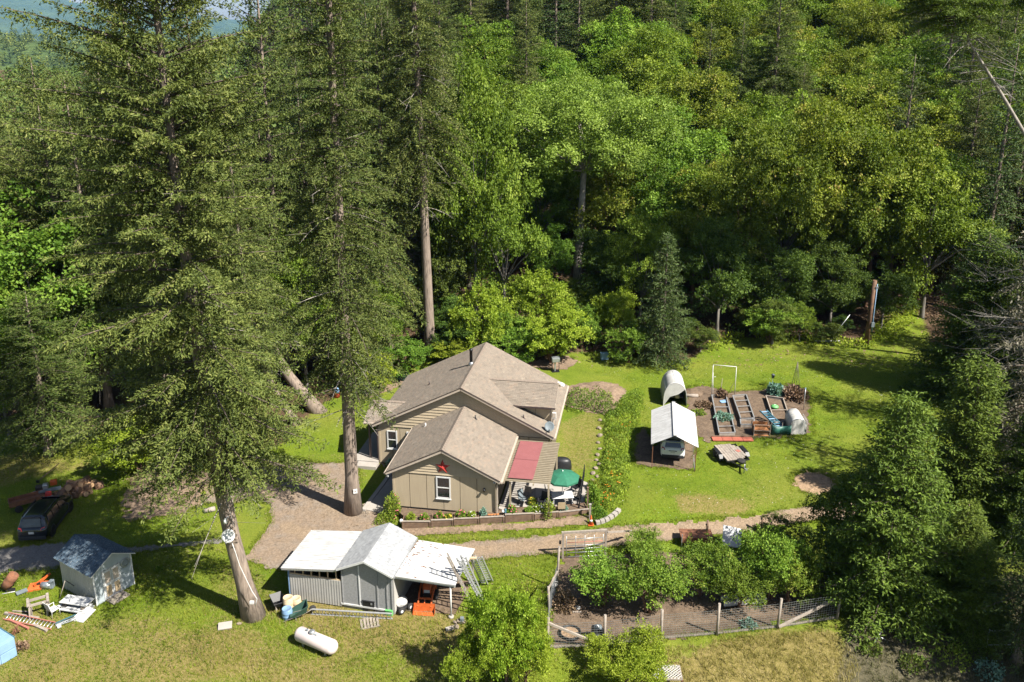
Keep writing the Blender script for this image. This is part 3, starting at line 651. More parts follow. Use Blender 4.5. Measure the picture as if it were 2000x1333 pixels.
# porch gable on the left slope
pv, pz, qv, qz = 58.2, 2.40, 60.2, 3.38; ulp = -13.32 - (5.87 - qz) / .5; ule = -13.32 - (5.87 - pz) / .5
roof_plane(house, [(-21.1, pv, pz), (ule, pv, pz), (ulp, qv, qz), (-21.1, qv, qz)], 7)
roof_plane(house, [(ule, 2 * qv - pv, pz), (-21.1, 2 * qv - pv, pz), (-21.1, qv, qz), (ulp, qv, qz)], 8)
ridge_caps(house, (-21.1, qv, qz + .03), (ulp, qv, qz + .03), .5)
for v in (58.5, 61.8):
    mb = MB(HO); mb.box((-20.75, v, .7), (.13, .13, 3.4)); mb.build('porch_post', M['gutter'], house)
mb = MB(HO); mb.beam((-20.75, 58.45, 2.33), (-20.75, 61.9, 2.33), .13, .2); mb.add([(-20.7, pv + .3, pz), (-20.7, 2 * qv - pv - .3, pz), (-20.7, qv, qz - .15), (-20.66, pv + .3, pz), (-20.66, 2 * qv - pv - .3, pz), (-20.66, qv, qz - .15)], [(0, 1, 2), (3, 5, 4), (0, 2, 5, 3), (1, 4, 5, 2)]); mb.build('porch_gable', M['siding'], house)
# rake boards and gutters
def rake(u0, u1, um, v, zf):
    for a in (u0, u1):
        mb = MB(HO); mb.beam((a, v - .02, zf(a) - .05), (um, v - .02, zf(um) - .05), .05, .2); mb.build('rake_board', M['trim'], house)
        mb = MB(HO); mb.beam((a, v - .05, zf(a) + .055), (um, v - .05, zf(um) + .055), .06, .035); mb.build('drip_edge', M['gutter'], house)
rake(-17.1, -9.14, -13.12, 50.98, zF); rake(-20.3, -6.34, -13.32, 57.86, zM)
def gutter(p0, p1, name='gutter', m='trim'):
    mb = MB(HO); mb.beam(p0, p1, .12, .11); return mb.build(name, M[m], house)
gutter((-17.17, 51.0, 2.24), (-17.17, 58, 2.24)); gutter((-9.07, 51.0, 2.24), (-9.07, 58, 2.24)); gutter((-6.27, 57.9, 2.32), (-6.27, 67.9, 2.32)); gutter((-11, ev - .06, ez - .05), (-6.45, ev - .06, ez - .05), m='gutter'); gutter((-21.1, pv - .06, pz - .04), (-20.0, pv - .06, pz - .04))
def downspout(pts, m='trim'):
    mb = MB(HO)
    for a, b in zip(pts, pts[1:]): mb.beam(a, b, .08, .08)
    mb.build('downspout', M[m], house)
downspout([(-9.1, 51.1, 2.2), (-9.4, 51.25, 1.95), (-9.42, 51.3, -.6)]); downspout([(-20.0, 58.1, 2.25), (-19.99, 58.2, -.9)], 'gutter')
downspout([(-6.6, ev + .3, ez - .1), (-6.68, ev + .36, 2.4)]); downspout([(-6.35, 57.95, 2.3), (-6.6, 58.2, 2.0), (-6.65, 58.22, -.5)])
# roof vents and flue
mb = MB(HO); mb.lathe([(.12, 0), (.12, 1.25), (.15, 1.25), (.15, 1.36), (.02, 1.42)], (-13.62, 63.05, 5.66), 14); f = mb.build('flue_pipe', M['black'], house)
mb = MB(HO); mb.lathe([(.30, -.10), (.17, .14), (.13, .24)], (-13.62, 63.05, 5.72), 14); mb.build('flashing', M['metal'], f)
for p, m, h in (((-12.1, 57.2, 3.80), 'black', .3), ((-15.9, 57.2, 2.90), 'white', .28), ((-8.7, 58.45, 3.55), 'gutter', .28), ((-16.9, 62.3, 4.07), 'gutter', .3)):
    mb = MB(HO); mb.lathe([(.05, -.1), (.05, h)], p, 10); mb.lathe([(.16, -.05), (.08, .05)], p, 10); mb.build('vent_pipe', M[m], house)
def on_house(name, label, cat, loc): return thing(name, label, cat, HW(*loc), HA)
# star on the gable
t = on_house('barn_star', 'large red metal barn star on the front gable above the window', 'star', (-13.17, FV0 - .05, 2.9)); mb = MB()
pts = []
for k in range(10):
    r = .55 if k % 2 == 0 else .23; a = math.pi / 2 + k * math.pi / 5; pts.append((r * math.cos(a), 0, r * math.sin(a)))
mb.add(pts + [(0, -.16, 0), (0, .02, 0)], [(k, (k + 1) % 10, 10) for k in range(10)] + [((k + 1) % 10, k, 11) for k in range(10)]); mb.build('star_body', M['red'], t)
def sat_dish(label, loc, rz, col, rim):
    t = thing('satellite_dish', label, 'satellite dish', loc, rz); Mx = Matrix.Rotation(R(62), 3, 'X')
    mb = MB(); mb.lathe([(.001, .0), (.15, .012), (.27, .04), (.36, .075), (.365, .07), (.26, .03), (.1, -.012), (.001, -.015)], (0, -.12, .42), 22, Mx); mb.build('reflector', M[col], t)
    mb = MB(); mb.tube([(0, 0, -.05), (0, 0, .35), (0, -.1, .42)], .025, 8); mb.tube([(0, 0, .1), (.15, .12, -.04)], .015, 6); mb.build('mast', M['metal'], t)
    mb = MB(); mb.tube([(0, -.1, .2), (0, -.55, .28)], .014, 6); mb.box((0, -.58, .33), (.07, .09, .1)); mb.build('receiver_arm', M[rim], t)
    return t
M['dish_grey'] = mat('dish_grey', (.20, .235, .25), (.15, .18, .20), 5, .5)
sat_dish('grey satellite dish on the lower right corner of the house roof', HW(-6.75, 58.5, 2.65), R(-5), 'dish_grey', 'black')
t = on_house('air_conditioner_box', 'white electrical box on the wall beside the right cross gable', 'electrical box', (-6.55, ev + .2, 3.35))
mb = MB(); mb.box((0, 0, 0), (.30, .16, .46)); mb.build('case', M['white'], t, bevel=.015)
mb = MB(); mb.box((0, -.085, .02), (.24, .012, .34)); mb.build('cover', M['trim'], t)
for x in (-.08, .08):
    mb = MB(); mb.tube([(x, .02, -.22), (x, .05, -1.0)], .02, 6); mb.build('conduit', M['metal'], t)
t = on_house('wall_lamp', 'small dark wall lantern on the front wall near its right corner', 'lamp', (-10.3, FV0 - .04, 1.45))
mb = MB(); mb.box((0, 0, 0), (.12, .05, .18)); mb.build('back_plate', M['black'], t)
mb = MB(); mb.lathe([(.04, -.16), (.075, -.02), (.10, 0), (.02, .08)], (0, -.14, .02), 8); mb.build('lantern', M['black'], t)
for u, z, lb in ((-17.0, 2.06, 'white security camera under the left eave of the front wing'), (-9.55, 2.2, 'white security camera under the right eave of the front wing')):
    t = on_house('security_camera', lb, 'camera', (u, 51.12, z)); mb = MB(); mb.box((0, 0, 0), (.16, .22, .14)); mb.build('housing', M['white'], t, bevel=.01)
    mb = MB(); mb.lathe([(.04, 0), (.04, .02)], (0, -.11, 0), 10, Matrix.Rotation(R(90), 3, 'X')); mb.build('lens', M['black'], t)
t = on_house('roof_vent_cap', 'white metal vent cap at the far right corner of the roof', 'vent cap', (-6.9, 67.3, 2.72)); mb = MB(); mb.add([(-.35, -.2, 0), (.35, -.2, -.12), (.35, .25, -.12), (-.35, .25, 0), (-.2, 0, .22), (.3, 0, .12)], [(0, 1, 5, 4), (1, 2, 5), (2, 3, 4, 5), (3, 0, 4), (0, 3, 2, 1)]); mb.build('hood', M['white'], t)
mb = MB(); mb.box((-.25, -.21, -.02), (.18, .03, .1)); mb.build('flange', M['black'], t)

# pergola --------------------------------------------------------------
M['pergola'] = mat('tan_beam_paint', (.42, .35, .25), (.34, .28, .19), 4, .7)
M['redroof'] = mat('red_corrugated_sheet', (.27, .095, .095), (.235, .08, .08), 2, .5, bmp=.05)
PG = thing('pergola', 'tan timber pergola with red corrugated sheets over the patio beside the house', 'pergola', HW(-7.5, 54.6, -.5), HA)
PO = (-7.5, 54.6, -.5); pz = 2.12
for u, v in ((-5.98, 51.75), (-8.6, 51.75), (-6.0, 56.9)):
    mb = MB(PO); mb.box((u, v, .75), (.11, .11, 2.5)); mb.build('post', M['pergola'], PG)
for u in (-9.0, -7.0, -6.0):
    mb = MB(PO); mb.beam((u, 51.5, pz - .1), (u, 57.75, pz - .1), .07, .18); mb.build('beam', M['pergola'], PG)
k = 0; v = 51.6
while v < 57.7:
    mb = MB(PO); mb.beam((-9.05, v, pz + .06), (-5.85, v, pz + .06), .045, .13); mb.build('rafter', M['pergola'], PG); v += .255
def corr_sheet(mb, u0, u1, v0, v1, z, pitch, h, along='u'):
    """corrugated sheet with ribs running along u, stepping in v"""
    n = int((v1 - v0) / pitch * 4); vs_ = []
    for i in range(n + 1):
        v = v0 + (v1 - v0) * i / n; dz = h * math.sin(i * math.pi / 2)
        vs_ += [(u0, v, z(u0) + dz), (u1, v, z(u1) + dz)]
    mb.add(vs_, [(2 * i, 2 * i + 1, 2 * i + 3, 2 * i + 2) for i in range(n)])
for a, b in ((51.75, 54.55), (54.45, 57.3)):
    mb = MB(PO); corr_sheet(mb, -8.75, -7.05, a, b, lambda u: pz + .16 + (.015 if a > 54 else 0), .15, .018); mb.build('roof_sheet', M['redroof'], PG)

# patio and walks ------------------------------------------------------
def slab_uv(name, poly, z, t, m='concrete'):
    mb = MB(); mb.slab([HW(u, v, z) for u, v in poly], t); return mb.build(name, M[m], kind='structure')
pa, pb = P(1000, 1020), P(1150, 1004); mb = MB(); mb.slab([Vector((p.x, p.y, -.42)) for p in (HW(-9.5, 51.35), pa + Vector((0, .9, 0)), pb + Vector((-.1, .9, 0)), HW(-2.9, 56.3), HW(-5.6, 57.9), HW(-9.5, 58.2))], .25); mb.build('patio', M['concrete'], kind='structure')
slab_uv('walkway', [(-18.75, 51.3), (-16.75, 51.0), (-16.75, 58.25), (-18.3, 58.25)], -.86, .3)
slab_uv('walkway', [(-22.0, 57.9), (-20.0, 57.9), (-20.0, 66.5), (-22.0, 66.5)], -.72, .35)
slab_uv('kerb', [(-19.05, 51.2), (-18.77, 51.2), (-18.33, 57.5), (-18.62, 57.5)], -.80, .4)
slab_uv('kerb', [(-21.5, 57.1), (-19.9, 57.1), (-19.9, 57.85), (-21.5, 57.85)], -.75, .4)
# ---------------------------------------------------------------- outbuildings
M['osb'] = mat('grey_board', (.33, .33, .325), (.25, .25, .245), 9, .85, bmp=.3, bs=40, rnd=.05)
M['greywall'] = mat('pale_grey_wall', (.46, .445, .41), (.40, .385, .355), 1.2, .75, bmp=.1, rnd=.03)
M['whitemetal'] = mat('white_roof_metal', (.60, .60, .595), (.40, .395, .385), 1.3, .45, .0, bmp=.08, stretch=(1, 5, 1))
M['greyshingle'] = mat('light_grey_shingle', (.36, .37, .38), (.31, .315, .32), 3, .9, bmp=.3, bs=60, tint=[(0, (.78, .78, .8)), (.5, (1, 1, 1)), (1, (1.15, 1.15, 1.15))])
M['blueshingle'] = mat('slate_blue_shingle', (.085, .125, .165), (.06, .09, .12), 3, .9, bmp=.3, bs=60, tint=[(0, (.75, .75, .78)), (.5, (1, 1, 1)), (1, (1.3, 1.3, 1.3))])
M['lumber'] = mat('raw_lumber', (.55, .42, .26), (.42, .31, .18), 4, .8, bmp=.2, stretch=(1, 1, 4))
M['oldwood'] = mat('weathered_wood', (.36, .31, .26), (.24, .20, .165), 4, .9, bmp=.5, bs=25, rnd=.12)
M['darkwood'] = mat('stained_dark_wood', (.20, .13, .085), (.12, .075, .05), 3, .8, bmp=.4, bs=20, rnd=.12)
M['tan_plastic'] = mat('tan_plastic', (.66, .52, .33), (.56, .43, .27), 3, .5, bmp=.05)
M['blue_plastic'] = mat('pale_blue_plastic', (.22, .36, .55), (.17, .29, .46), 3, .45, bmp=.05)
M['green_plastic'] = mat('dark_green_plastic', (.035, .085, .065), (.025, .06, .045), 4, .45, bmp=.05)
M['lightgreen'] = mat('light_green_plastic', (.16, .50, .16), (.12, .40, .12), 4, .5, bmp=.05)
M['orange'] = mat('orange_paint', (.62, .13, .03), (.48, .095, .02), 4, .45, bmp=.1)
M['rust'] = mat('rusty_steel', (.24, .10, .05), (.13, .06, .035), 5, .85, bmp=.4)
M['tyre'] = mat('tyre_rubber', (.022, .021, .02), (.03, .028, .026), 6, .85, bmp=.3)
M['alu'] = mat('aluminium', (.62, .63, .64), (.50, .51, .52), 5, .35, .6, bmp=.05)
M['tanktint'] = mat('pale_tank_paint', (.74, .63, .60), (.66, .55, .52), 2, .4, bmp=.05)
M['pale_blue'] = mat('pale_blue_paint', (.25, .40, .56), (.21, .34, .48), 2, .55, bmp=.1)
M['tarp'] = mat('grey_white_cover', (.58, .57, .54), (.47, .46, .43), 2, .6, bmp=.3, bs=6)
M['greentarp'] = mat('green_tarp', (.03, .13, .10), (.02, .09, .07), 3, .5, bmp=.4, bs=5)
M['canopy'] = mat('green_canvas', (.022, .16, .09), (.018, .125, .07), 4, .8, bmp=.1)
M['terracotta'] = mat('terracotta', (.50, .16, .07), (.40, .12, .05), 5, .8)
M['stone'] = mat('pale_stone', (.31, .25, .19), (.17, .135, .10), 3, .9, bmp=.4, bs=12, rnd=.15)
M['brickred'] = mat('red_painted_board', (.42, .12, .075), (.33, .09, .06), 3, .7, rnd=.08)
M['orangewood'] = mat('orange_stained_wood', (.50, .21, .075), (.36, .14, .05), 3, .7, bmp=.3, rnd=.1)
M['tealwood'] = mat('teal_painted_wood', (.06, .17, .22), (.045, .12, .16), 4, .6, rnd=.1)
M['pink_red'] = mat('faded_red_rail', (.46, .17, .13), (.36, .12, .09), 4, .6)
def bx(parent, name, m, c, size, rz=0, bevel=0):
    mb = MB(); mb.box(c, size, rz); return mb.build(name, M[m], parent, bevel=bevel)
def bm_(parent, name, m, p0, p1, w=.05, h=.05):
    mb = MB(); mb.beam(p0, p1, w, h); return mb.build(name, M[m], parent)
def tb_(parent, name, m, pts, r, n=8):
    mb = MB(); mb.tube(pts, r, n); return mb.build(name, M[m], parent)
def tile(parent, name, m, top, t=.03):
    mb = MB(); mb.slab(top, t); return mb.build(name, M[m], parent)
def rib_sheet(parent, name, m, o, a, b, la, lb, pitch, h, seed=0):
    """ribbed metal sheet: o + a*s (0..la) + b*t (0..lb); ribs run along a"""
    a = unit(a); b = unit(b); n = unit(a.cross(b)); n = n if n.z > 0 else -n; vs_ = []; o = Vector(o); t = 0; prof = []
    while t < lb - 1e-4:
        for f, z in ((0, 0), (.62, 0), (.72, h), (.88, h), (.99, 0)):
            if t + f * pitch <= lb: prof.append((t + f * pitch, z))
        t += pitch
    prof.append((lb, 0))
    for t, z in prof: vs_ += [o + b * t + n * z, o + b * t + a * la + n * z]
    mb = MB(); mb.add(vs_, [(2 * i, 2 * i + 1, 2 * i + 3, 2 * i + 2) for i in range(len(prof) - 1)]); return mb.build(name, M[m], parent)
# grey workshop shed with two lean-tos
S = thing('workshop_shed', 'grey gabled workshop shed flanked by two white metal lean-to roofs', 'shed', (-8.33, 42.87, -1.0), R(-13))
mb = MB(); gable_prism(mb, -1.55, 1.55, .03, 3.7, -.1, 2.72, 3.42); mb.build('wall', M['osb'], S)
for a, b in ((-1.55, -.48), (-.44, .62), (.66, 1.2), (1.24, 1.55)):
    z = lambda x: 3.40 - .45 * abs(x)
    mb = MB(); q = [(a, 0, .28), (b, 0, .28), (b, 0, z(b))] + ([(0, 0, 3.4)] if a < 0 < b else []) + [(a, 0, z(a))]; mb.slab(q, .03, (0, 1, 0)); mb.build('wall_panel', M['osb'], S)
for x in (-1.52, -.46, .64, 1.22, 1.52): bx(S, 'batten', 'white' if x in (-.46,) else 'osb', (x, -.02, (3.3 - .45 * abs(x)) / 2 + .12), (.07, .04, 3.0 - .45 * abs(x)))
bx(S, 'skirt_board', 'white', (-.1, -.03, .24), (3.1, .05, .1))
for g, sd in ((-1, 11), (1, 12)):
    c = [(-1.72, -.3, 2.68), (-1.72, 3.85, 2.68), (0, 3.85, 3.46), (0, -.3, 3.46)] if g < 0 else [(1.72, 3.85, 2.68), (1.72, -.3, 2.68), (0, -.3, 3.46), (0, 3.85, 3.46)]
    d = tile(S, 'roof', 'white', c, .06); cc = [Vector(p) for p in c]; a = unit(cc[1] - cc[0]); b = unit(cc[3] - cc[0]); L = (cc[3] - cc[0]).length
    shingles('shingle', d, (0, 0, 0), cc[0] + Vector((0, 0, .003)), a, b, [(0, 0), (4.15, 0), (4.15, L), (0, L)], sd, .16, .33, 'greyshingle')
for x0, x1, z0, z1 in ((-1.72, 0, 2.66, 3.44), (1.72, 0, 2.66, 3.44)): bm_(S, 'rake_board', 'white', (x0, -.32, z0), (x1, -.32, z1), .03, .12)
bm_(S, 'eave_flashing', 'alu', (1.75, -.3, 2.62), (1.75, 3.85, 2.62), .05, .14)
# left lean-to
for i in range(6):
    y0 = -.25 + i * .68; y1 = min(y0 + .70, 3.8); rib_sheet(S, 'roof_panel', 'whitemetal', (-5.25, y0, 2.2 + .006 * (i % 2)), (3.62, 0, .42), (0, 1, 0), 3.66, y1 - y0, .17, .035)
bm_(S, 'fascia', 'alu', (-5.2, -.24, 2.13), (-1.75, -.24, 2.53), .03, .1)
for i in range(5):
    x0 = -4.85 + i * .65; bx(S, 'wall_panel', 'greywall', (x0 + .322, 0.0, .89), (.64, .04, 1.68))
    mb = MB()
    for k in range(4): mb.box((x0 + .08 + k * .16, -.025, .89), (.05, .02, 1.68))
    mb.build('rib', M['greywall'], S)
bx(S, 'end_wall', 'greywall', (-4.86, 1.85, 1.05), (.04, 3.6, 2.05)); bx(S, 'back_wall', 'greywall', (-3.2, 3.65, 1.2), (3.2, .04, 2.3)); bx(S, 'corner_trim', 'blue_plastic', (-4.9, .0, 1.0), (.05, .09, 2.0))
bx(S, 'top_plate', 'lumber', (-3.22, 0.03, 1.76), (3.2, .06, .07))
for i in range(6):
    x = -4.5 + i * .52; h = 2.2 + (x + 5.25) * .118 - 1.8; bx(S, 'stud', 'lumber', (x, .05, 1.79 + h / 2), (.05, .09, h))
# right lean-to (open)
RA = [(1.72, .0, 2.58), (5.15, .45, 2.22), (5.3, 4.15, 2.22), (1.85, 3.75, 2.58)]
for i in range(6):
    f0, f1 = i / 6, (i + 1) / 6 + .005; lp = lambda p, q, f: Vector(p).lerp(Vector(q), f)
    tile(S, 'roof_panel', 'whitemetal', [lp(RA[0], RA[3], f0), lp(RA[1], RA[2], f0), lp(RA[1], RA[2], f1), lp(RA[0], RA[3], f1)] , .025)
    bm_(S, 'panel_seam', 'whitemetal', lp(RA[0], RA[3], f0) + Vector((0, .01, .012)), lp(RA[1], RA[2], f0) + Vector((0, .01, .012)), .03, .03)
bm_(S, 'beam', 'white', (1.72, .06, 2.47), (5.15, .5, 2.12), .06, .14); bm_(S, 'beam', 'oldwood', (1.8, 3.7, 2.47), (5.25, 4.05, 2.12), .06, .14); bm_(S, 'fascia', 'alu', (1.72, -.01, 2.55), (5.16, .43, 2.19), .02, .07)
mb = MB(); mb.tube([(4.85, .52, 0), (4.85, .52, 2.1)], .05, 8); mb.build('post', M['white'], S); mb = MB(); mb.lathe([(.16, -.05), (.16, .1), (.12, .12)], (4.85, .52, 0), 12); mb.build('pier', M['concrete'], S)
bx(S, 'post', 'oldwood', (5.2, 3.95, 1.05), (.1, .1, 2.15)); bx(S, 'post', 'oldwood', (3.4, 3.8, 1.1), (.1, .1, 2.25)); bx(S, 'inner_wall', 'greywall', (1.6, 1.85, 1.3), (.05, 3.6, 2.6))
tile(S, 'floor', 'soil', [(1.6, .4, .04), (5.0, .8, .04), (5.2, 4, .04), (1.6, 3.7, .04)], .03)
rg_ = random.Random(21); mb = MB()
for k in range(46):
    f, g_ = rg_.random() ** 2 * .55, rg_.random() ** .7; p = RA[0][0] if 0 else None; q_ = Vector(RA[0]).lerp(Vector(RA[1]), f); w_ = Vector(RA[3]).lerp(Vector(RA[2]), f); c_ = q_.lerp(w_, g_); mb.box(c_ + Vector((0, 0, .02)), (rg_.uniform(.04, .2), rg_.uniform(.02, .06), .012), rg_.uniform(-.6, .6))
mb.build('fallen_litter', M['rust'], S, kind='stuff')
# ladders
def ladder(p0, p1, w, label, m='alu', group=None, up=None, n=None, rail=.045):
    p0, p1 = Vector(p0), Vector(p1); d = unit(p1 - p0); s = unit(d.cross(Vector((0, 0, 1)))) if up is None else unit(up)
    L = (p1 - p0).length; t = thing('ladder', label, 'ladder', p0, 0, group); q = p1 - p0
    for g in (-1, 1):
        mb = MB(); mb.beam(s * g * w / 2, q + s * g * w / 2, rail, .095, up=s.cross(d)); mb.build('rail', M[m], t)
    n = n or int(L / .3)
    for i in range(n):
        c = d * (L * (i + .5) / n); mb = MB(); mb.tube([c - s * w / 2, c + s * w / 2], .024, 6); mb.build('rung', M['alu'], t)
    return t
def zs_(x, y): return (500 + x / 3.808, 980 + y / 3.808)
GL = 'ladders leaning on the right lean-to roof'
for i, (f, tp, zt, lb, w) in enumerate((((1640, 825), (1422, 398), 2.9, 'tall brown railed ladder leaning out furthest left over the white roof edge', .42), ((1682, 745), (1508, 432), 2.6, 'aluminium extension ladder leaning second from left on the lean-to roof', .40), ((1672, 700), (1540, 408), 2.6, 'aluminium ladder with a red label third from left on the lean-to roof', .36), ((1702, 612), (1615, 420), 2.2, 'narrow ladder with yellow top cap leaning at the far roof corner', .38), ((1738, 588), (1655, 408), 2.3, 'wide pale ladder furthest right by the roof corner', .40))):
    a = P(*zs_(*f)); b = PZ(*zs_(*tp), zt); l = ladder(a, b, w, lb, 'oldwood' if i == 0 else 'alu', GL)
    if i == 3: bx(l, 'top_cap', 'tan_plastic', tuple(b - a), (.42, .12, .1), 0)
a = P(*zs_(408, 845)); b = P(*zs_(1015, 880)); ladder(a + Vector((0, 0, .24)), b + Vector((0, 0, .24)), .42, 'long aluminium ladder lying on its side along the foot of the grey shed', up=(0, -.25, 1), n=24)
# barrels, bins and barrows by the shed
def barrel(px, r, h, m, label, tilt=0):
    t = thing('barrel', label, 'barrel', P(*zs_(*px))); Mx = Matrix.Rotation(tilt, 3, 'X'); mb = MB()
    mb.lathe([(r * .88, 0), (r * .98, h * .1), (r, h * .3), (r * 1.03, h * .33), (r, h * .36), (r, h * .64), (r * 1.03, h * .67), (r, h * .7), (r * .97, h * .92), (r * .9, h)], (0, 0, .0), 18, Mx); mb.build('drum', M[m], t)
    mb = MB(); mb.lathe([(r * .93, h * .99), (r * .93, h * 1.03), (r * .8, h * 1.03), (r * .78, h * 1.015), (.001, h * 1.015)], (0, 0, 0), 18, Mx); mb.build('lid', M[m], t)
barrel((245, 815), .30, .92, 'tan_plastic', 'taller tan plastic barrel at the left corner of the grey shed'); barrel((305, 800), .28, .75, 'tan_plastic', 'shorter tan plastic barrel between the tall barrel and the wall'); barrel((235, 865), .30, .62, 'blue_plastic', 'pale blue plastic barrel in front of the tan barrels')
def wheelbarrow(px, rz, m, label, tip=0.0):
    t = thing('wheelbarrow', label, 'wheelbarrow', P(*zs_(*px)), rz); Mx = Matrix.Rotation(tip, 4, 'Y')
    mb = MB(); q = [(-.3, -.22, .3), (.35, -.22, .3), (.35, .22, .3), (-.3, .22, .3), (-.52, -.36, .62), (.62, -.36, .72), (.62, .36, .72), (-.52, .36, .62)]
    q2 = [(x * .95, y * .95, z + .02) for x, y, z in q]; mb.add([Mx @ Vector(p) for p in q + q2], [(0, 3, 2, 1), (0, 1, 5, 4), (1, 2, 6, 5), (2, 3, 7, 6), (3, 0, 4, 7), (8, 9, 10, 11), (8, 12, 13, 9), (9, 13, 14, 10), (10, 14, 15, 11), (11, 15, 12, 8), (4, 5, 13, 12), (5, 6, 14, 13), (6, 7, 15, 14), (7, 4, 12, 15)]); mb.build('tray', M[m], t)
    mb = MB()
    for g in (-1, 1): mb.tube([Mx @ Vector((.65, g * .06, .2)), Mx @ Vector((.2, g * .2, .28)), Mx @ Vector((-.95, g * .3, .55))], .018, 6); mb.tube([Mx @ Vector((-.3, g * .22, .3)), Mx @ Vector((-.35, g * .24, .0))], .016, 6)
    mb.build('handles', M['oldwood'], t)
    mb = MB(); mb.lathe([(.08, -.05), (.19, -.045), (.2, 0), (.19, .045), (.08, .05)], tuple(Mx @ Vector((.72, 0, .2))), 14, Matrix.Rotation(R(90), 3, 'X')); mb.build('wheel', M['tyre'], t)
wheelbarrow((345, 860), R(20), 'green_plastic', 'dark green wheelbarrow tipped up beside the blue barrel', -.35); wheelbarrow((170, 800), R(120), 'black', 'black wheelbarrow behind the barrels near the tree trunk', .1)
t = thing('storage_bin', 'black plastic bin against the grey shed front', 'bin', P(*zs_(850, 800)), R(-13)); bx(t, 'body', 'black', (0, 0, .33), (.72, .5, .66), 0, .03); bx(t, 'lid', 'black', (0, 0, .69), (.78, .56, .07), 0, .02); bx(t, 'latch', 'metal', (.2, -.27, .56), (.1, .03, .12))
t = thing('crate', 'bright green plastic crate at the right corner of the grey shed', 'crate', P(*zs_(995, 838)), R(-13)); bx(t, 'body', 'lightgreen', (0, 0, .16), (.42, .32, .32), 0, .02); bx(t, 'rim', 'lightgreen', (0, 0, .33), (.46, .36, .04), 0, .01)
t = thing('bucket', 'white bucket standing on the bright green crate', 'bucket', P(*zs_(965, 812)), 0); mb = MB(); mb.lathe([(.11, 0), (.14, .3), (.15, .31), (.12, .3), (.1, .03)], (0, .1, .1), 14); mb.build('pail', M['white'], t); tb_(t, 'handle', 'metal', [(-.14, .1, .38), (-.1, .02, .5), (.1, .02, .5), (.14, .1, .38)], .008, 5)
t = thing('covered_mower', 'small engine under a pale cloth beside the shed corner, one black wheel showing', 'mower', P(*zs_(1090, 800)), R(40)); mb = MB(); mb.ico((0, .15, .42), .42, 3, (1, .8, .75), .06, random.Random(4)); mb.build('cover', M['tarp'], t); bx(t, 'deck', 'black', (0, 0, .18), (.75, .6, .2), 0, .04)
for x in (-.3, .32):
    mb = MB(); mb.lathe([(.06, -.07), (.2, -.07), (.22, 0), (.2, .07), (.06, .07)], (x, -.36, .22), 16, Matrix.Rotation(R(90), 3, 'X')); w_ = mb.build('wheel', M['tyre'], t); mb = MB(); mb.lathe([(.02, -.08), (.09, -.08), (.09, .08)], (x, -.36, .22), 12, Matrix.Rotation(R(90), 3, 'X')); mb.build('hub', M['white'], w_)
t = thing('leaning_board', 'grey rubber mat hung at the shed corner beside the covered mower', 'mat', P(*zs_(1050, 800)), R(-13)); mb = MB(); mb.slab([(-.05, 0, 0), (.25, -.1, 0), (.1, .05, .85), (-.1, .1, .85)], .04, (0, 1, 0)); mb.build('sheet', M['oldwood'], t); bx(t, 'top_strip', 'metal', (0, .08, .86), (.22, .06, .04))
# tractor under the lean-to
T = thing('tractor', 'small orange tractor with front loader parked under the right lean-to', 'tractor', P(*zs_(1250, 830)), R(-5)); mb = MB()
mb.add([(-.62, -.25, .02), (.62, -.25, .02), (.62, .15, .0), (-.62, .15, .0), (-.62, .22, .5), (.62, .22, .5), (-.6, .10, .06), (.6, .10, .06), (.6, .17, .46), (-.6, .17, .46)], [(0, 1, 2, 3), (3, 2, 5, 4), (6, 7, 8, 9), (0, 3, 4), (1, 5, 2), (0, 6, 7, 1)]); mb.build('bucket', M['orange'], T)
for g in (-1, 1):
    mb = MB(); mb.beam((g * .38, .15, .3), (g * .4, .75, .75), .08, .12); mb.beam((g * .4, .7, .75), (g * .42, 1.7, .95), .08, .14); mb.beam((g * .42, 1.6, .4), (g * .42, 1.6, 1.05), .1, .12); mb.build('loader_arm', M['orange'], T)
bm_(T, 'cross_bar', 'orange', (-.4, .55, .58), (.4, .55, .58), .07, .1); bm_(T, 'cross_bar', 'orange', (-.03, .2, .2), (-.03, .55, .6), .06, .06)
mb = MB(); hs = [(1.0, .24, .55, .95), (1.3, .28, .5, 1.15), (2.1, .3, .5, 1.25)]
for (y, w, z0, z1) in hs: pass
vs_ = []
for y, w, z0, z1 in hs: vs_ += [(-w, y, z0), (-w, y, z1 - .12), (-w * .6, y, z1), (w * .6, y, z1), (w, y, z1 - .12), (w, y, z0)]
fs = [(6 * i + k, 6 * i + (k + 1) % 6, 6 * (i + 1) + (k + 1) % 6, 6 * (i + 1) + k) for i in range(2) for k in range(6)] + [(5, 4, 3, 2, 1, 0), (12, 13, 14, 15, 16, 17)]; mb.add(vs_, fs); mb.build('hood', M['orange'], T, bevel=.03)
bx(T, 'grille', 'white', (0, .985, .72), (.34, .03, .22)); bx(T, 'chassis', 'black', (0, 1.9, .5), (.4, 2.0, .3)); bx(T, 'seat', 'black', (0, 2.75, .95), (.45, .45, .12), 0, .04); bx(T, 'seat_back', 'black', (0, 2.97, 1.2), (.45, .1, .45), 0, .04)
tb_(T, 'roll_bar', 'orange', [(-.45, 3.1, .6), (-.45, 3.1, 1.75), (.45, 3.1, 1.75), (.45, 3.1, .6)], .035)
mb = MB(); mb.lathe([(.17, -.012), (.19, 0), (.17, .012)], (0, 2.35, 1.15), 14, Matrix.Rotation(R(-60), 3, 'X')); mb.build('steering_wheel', M['black'], T)
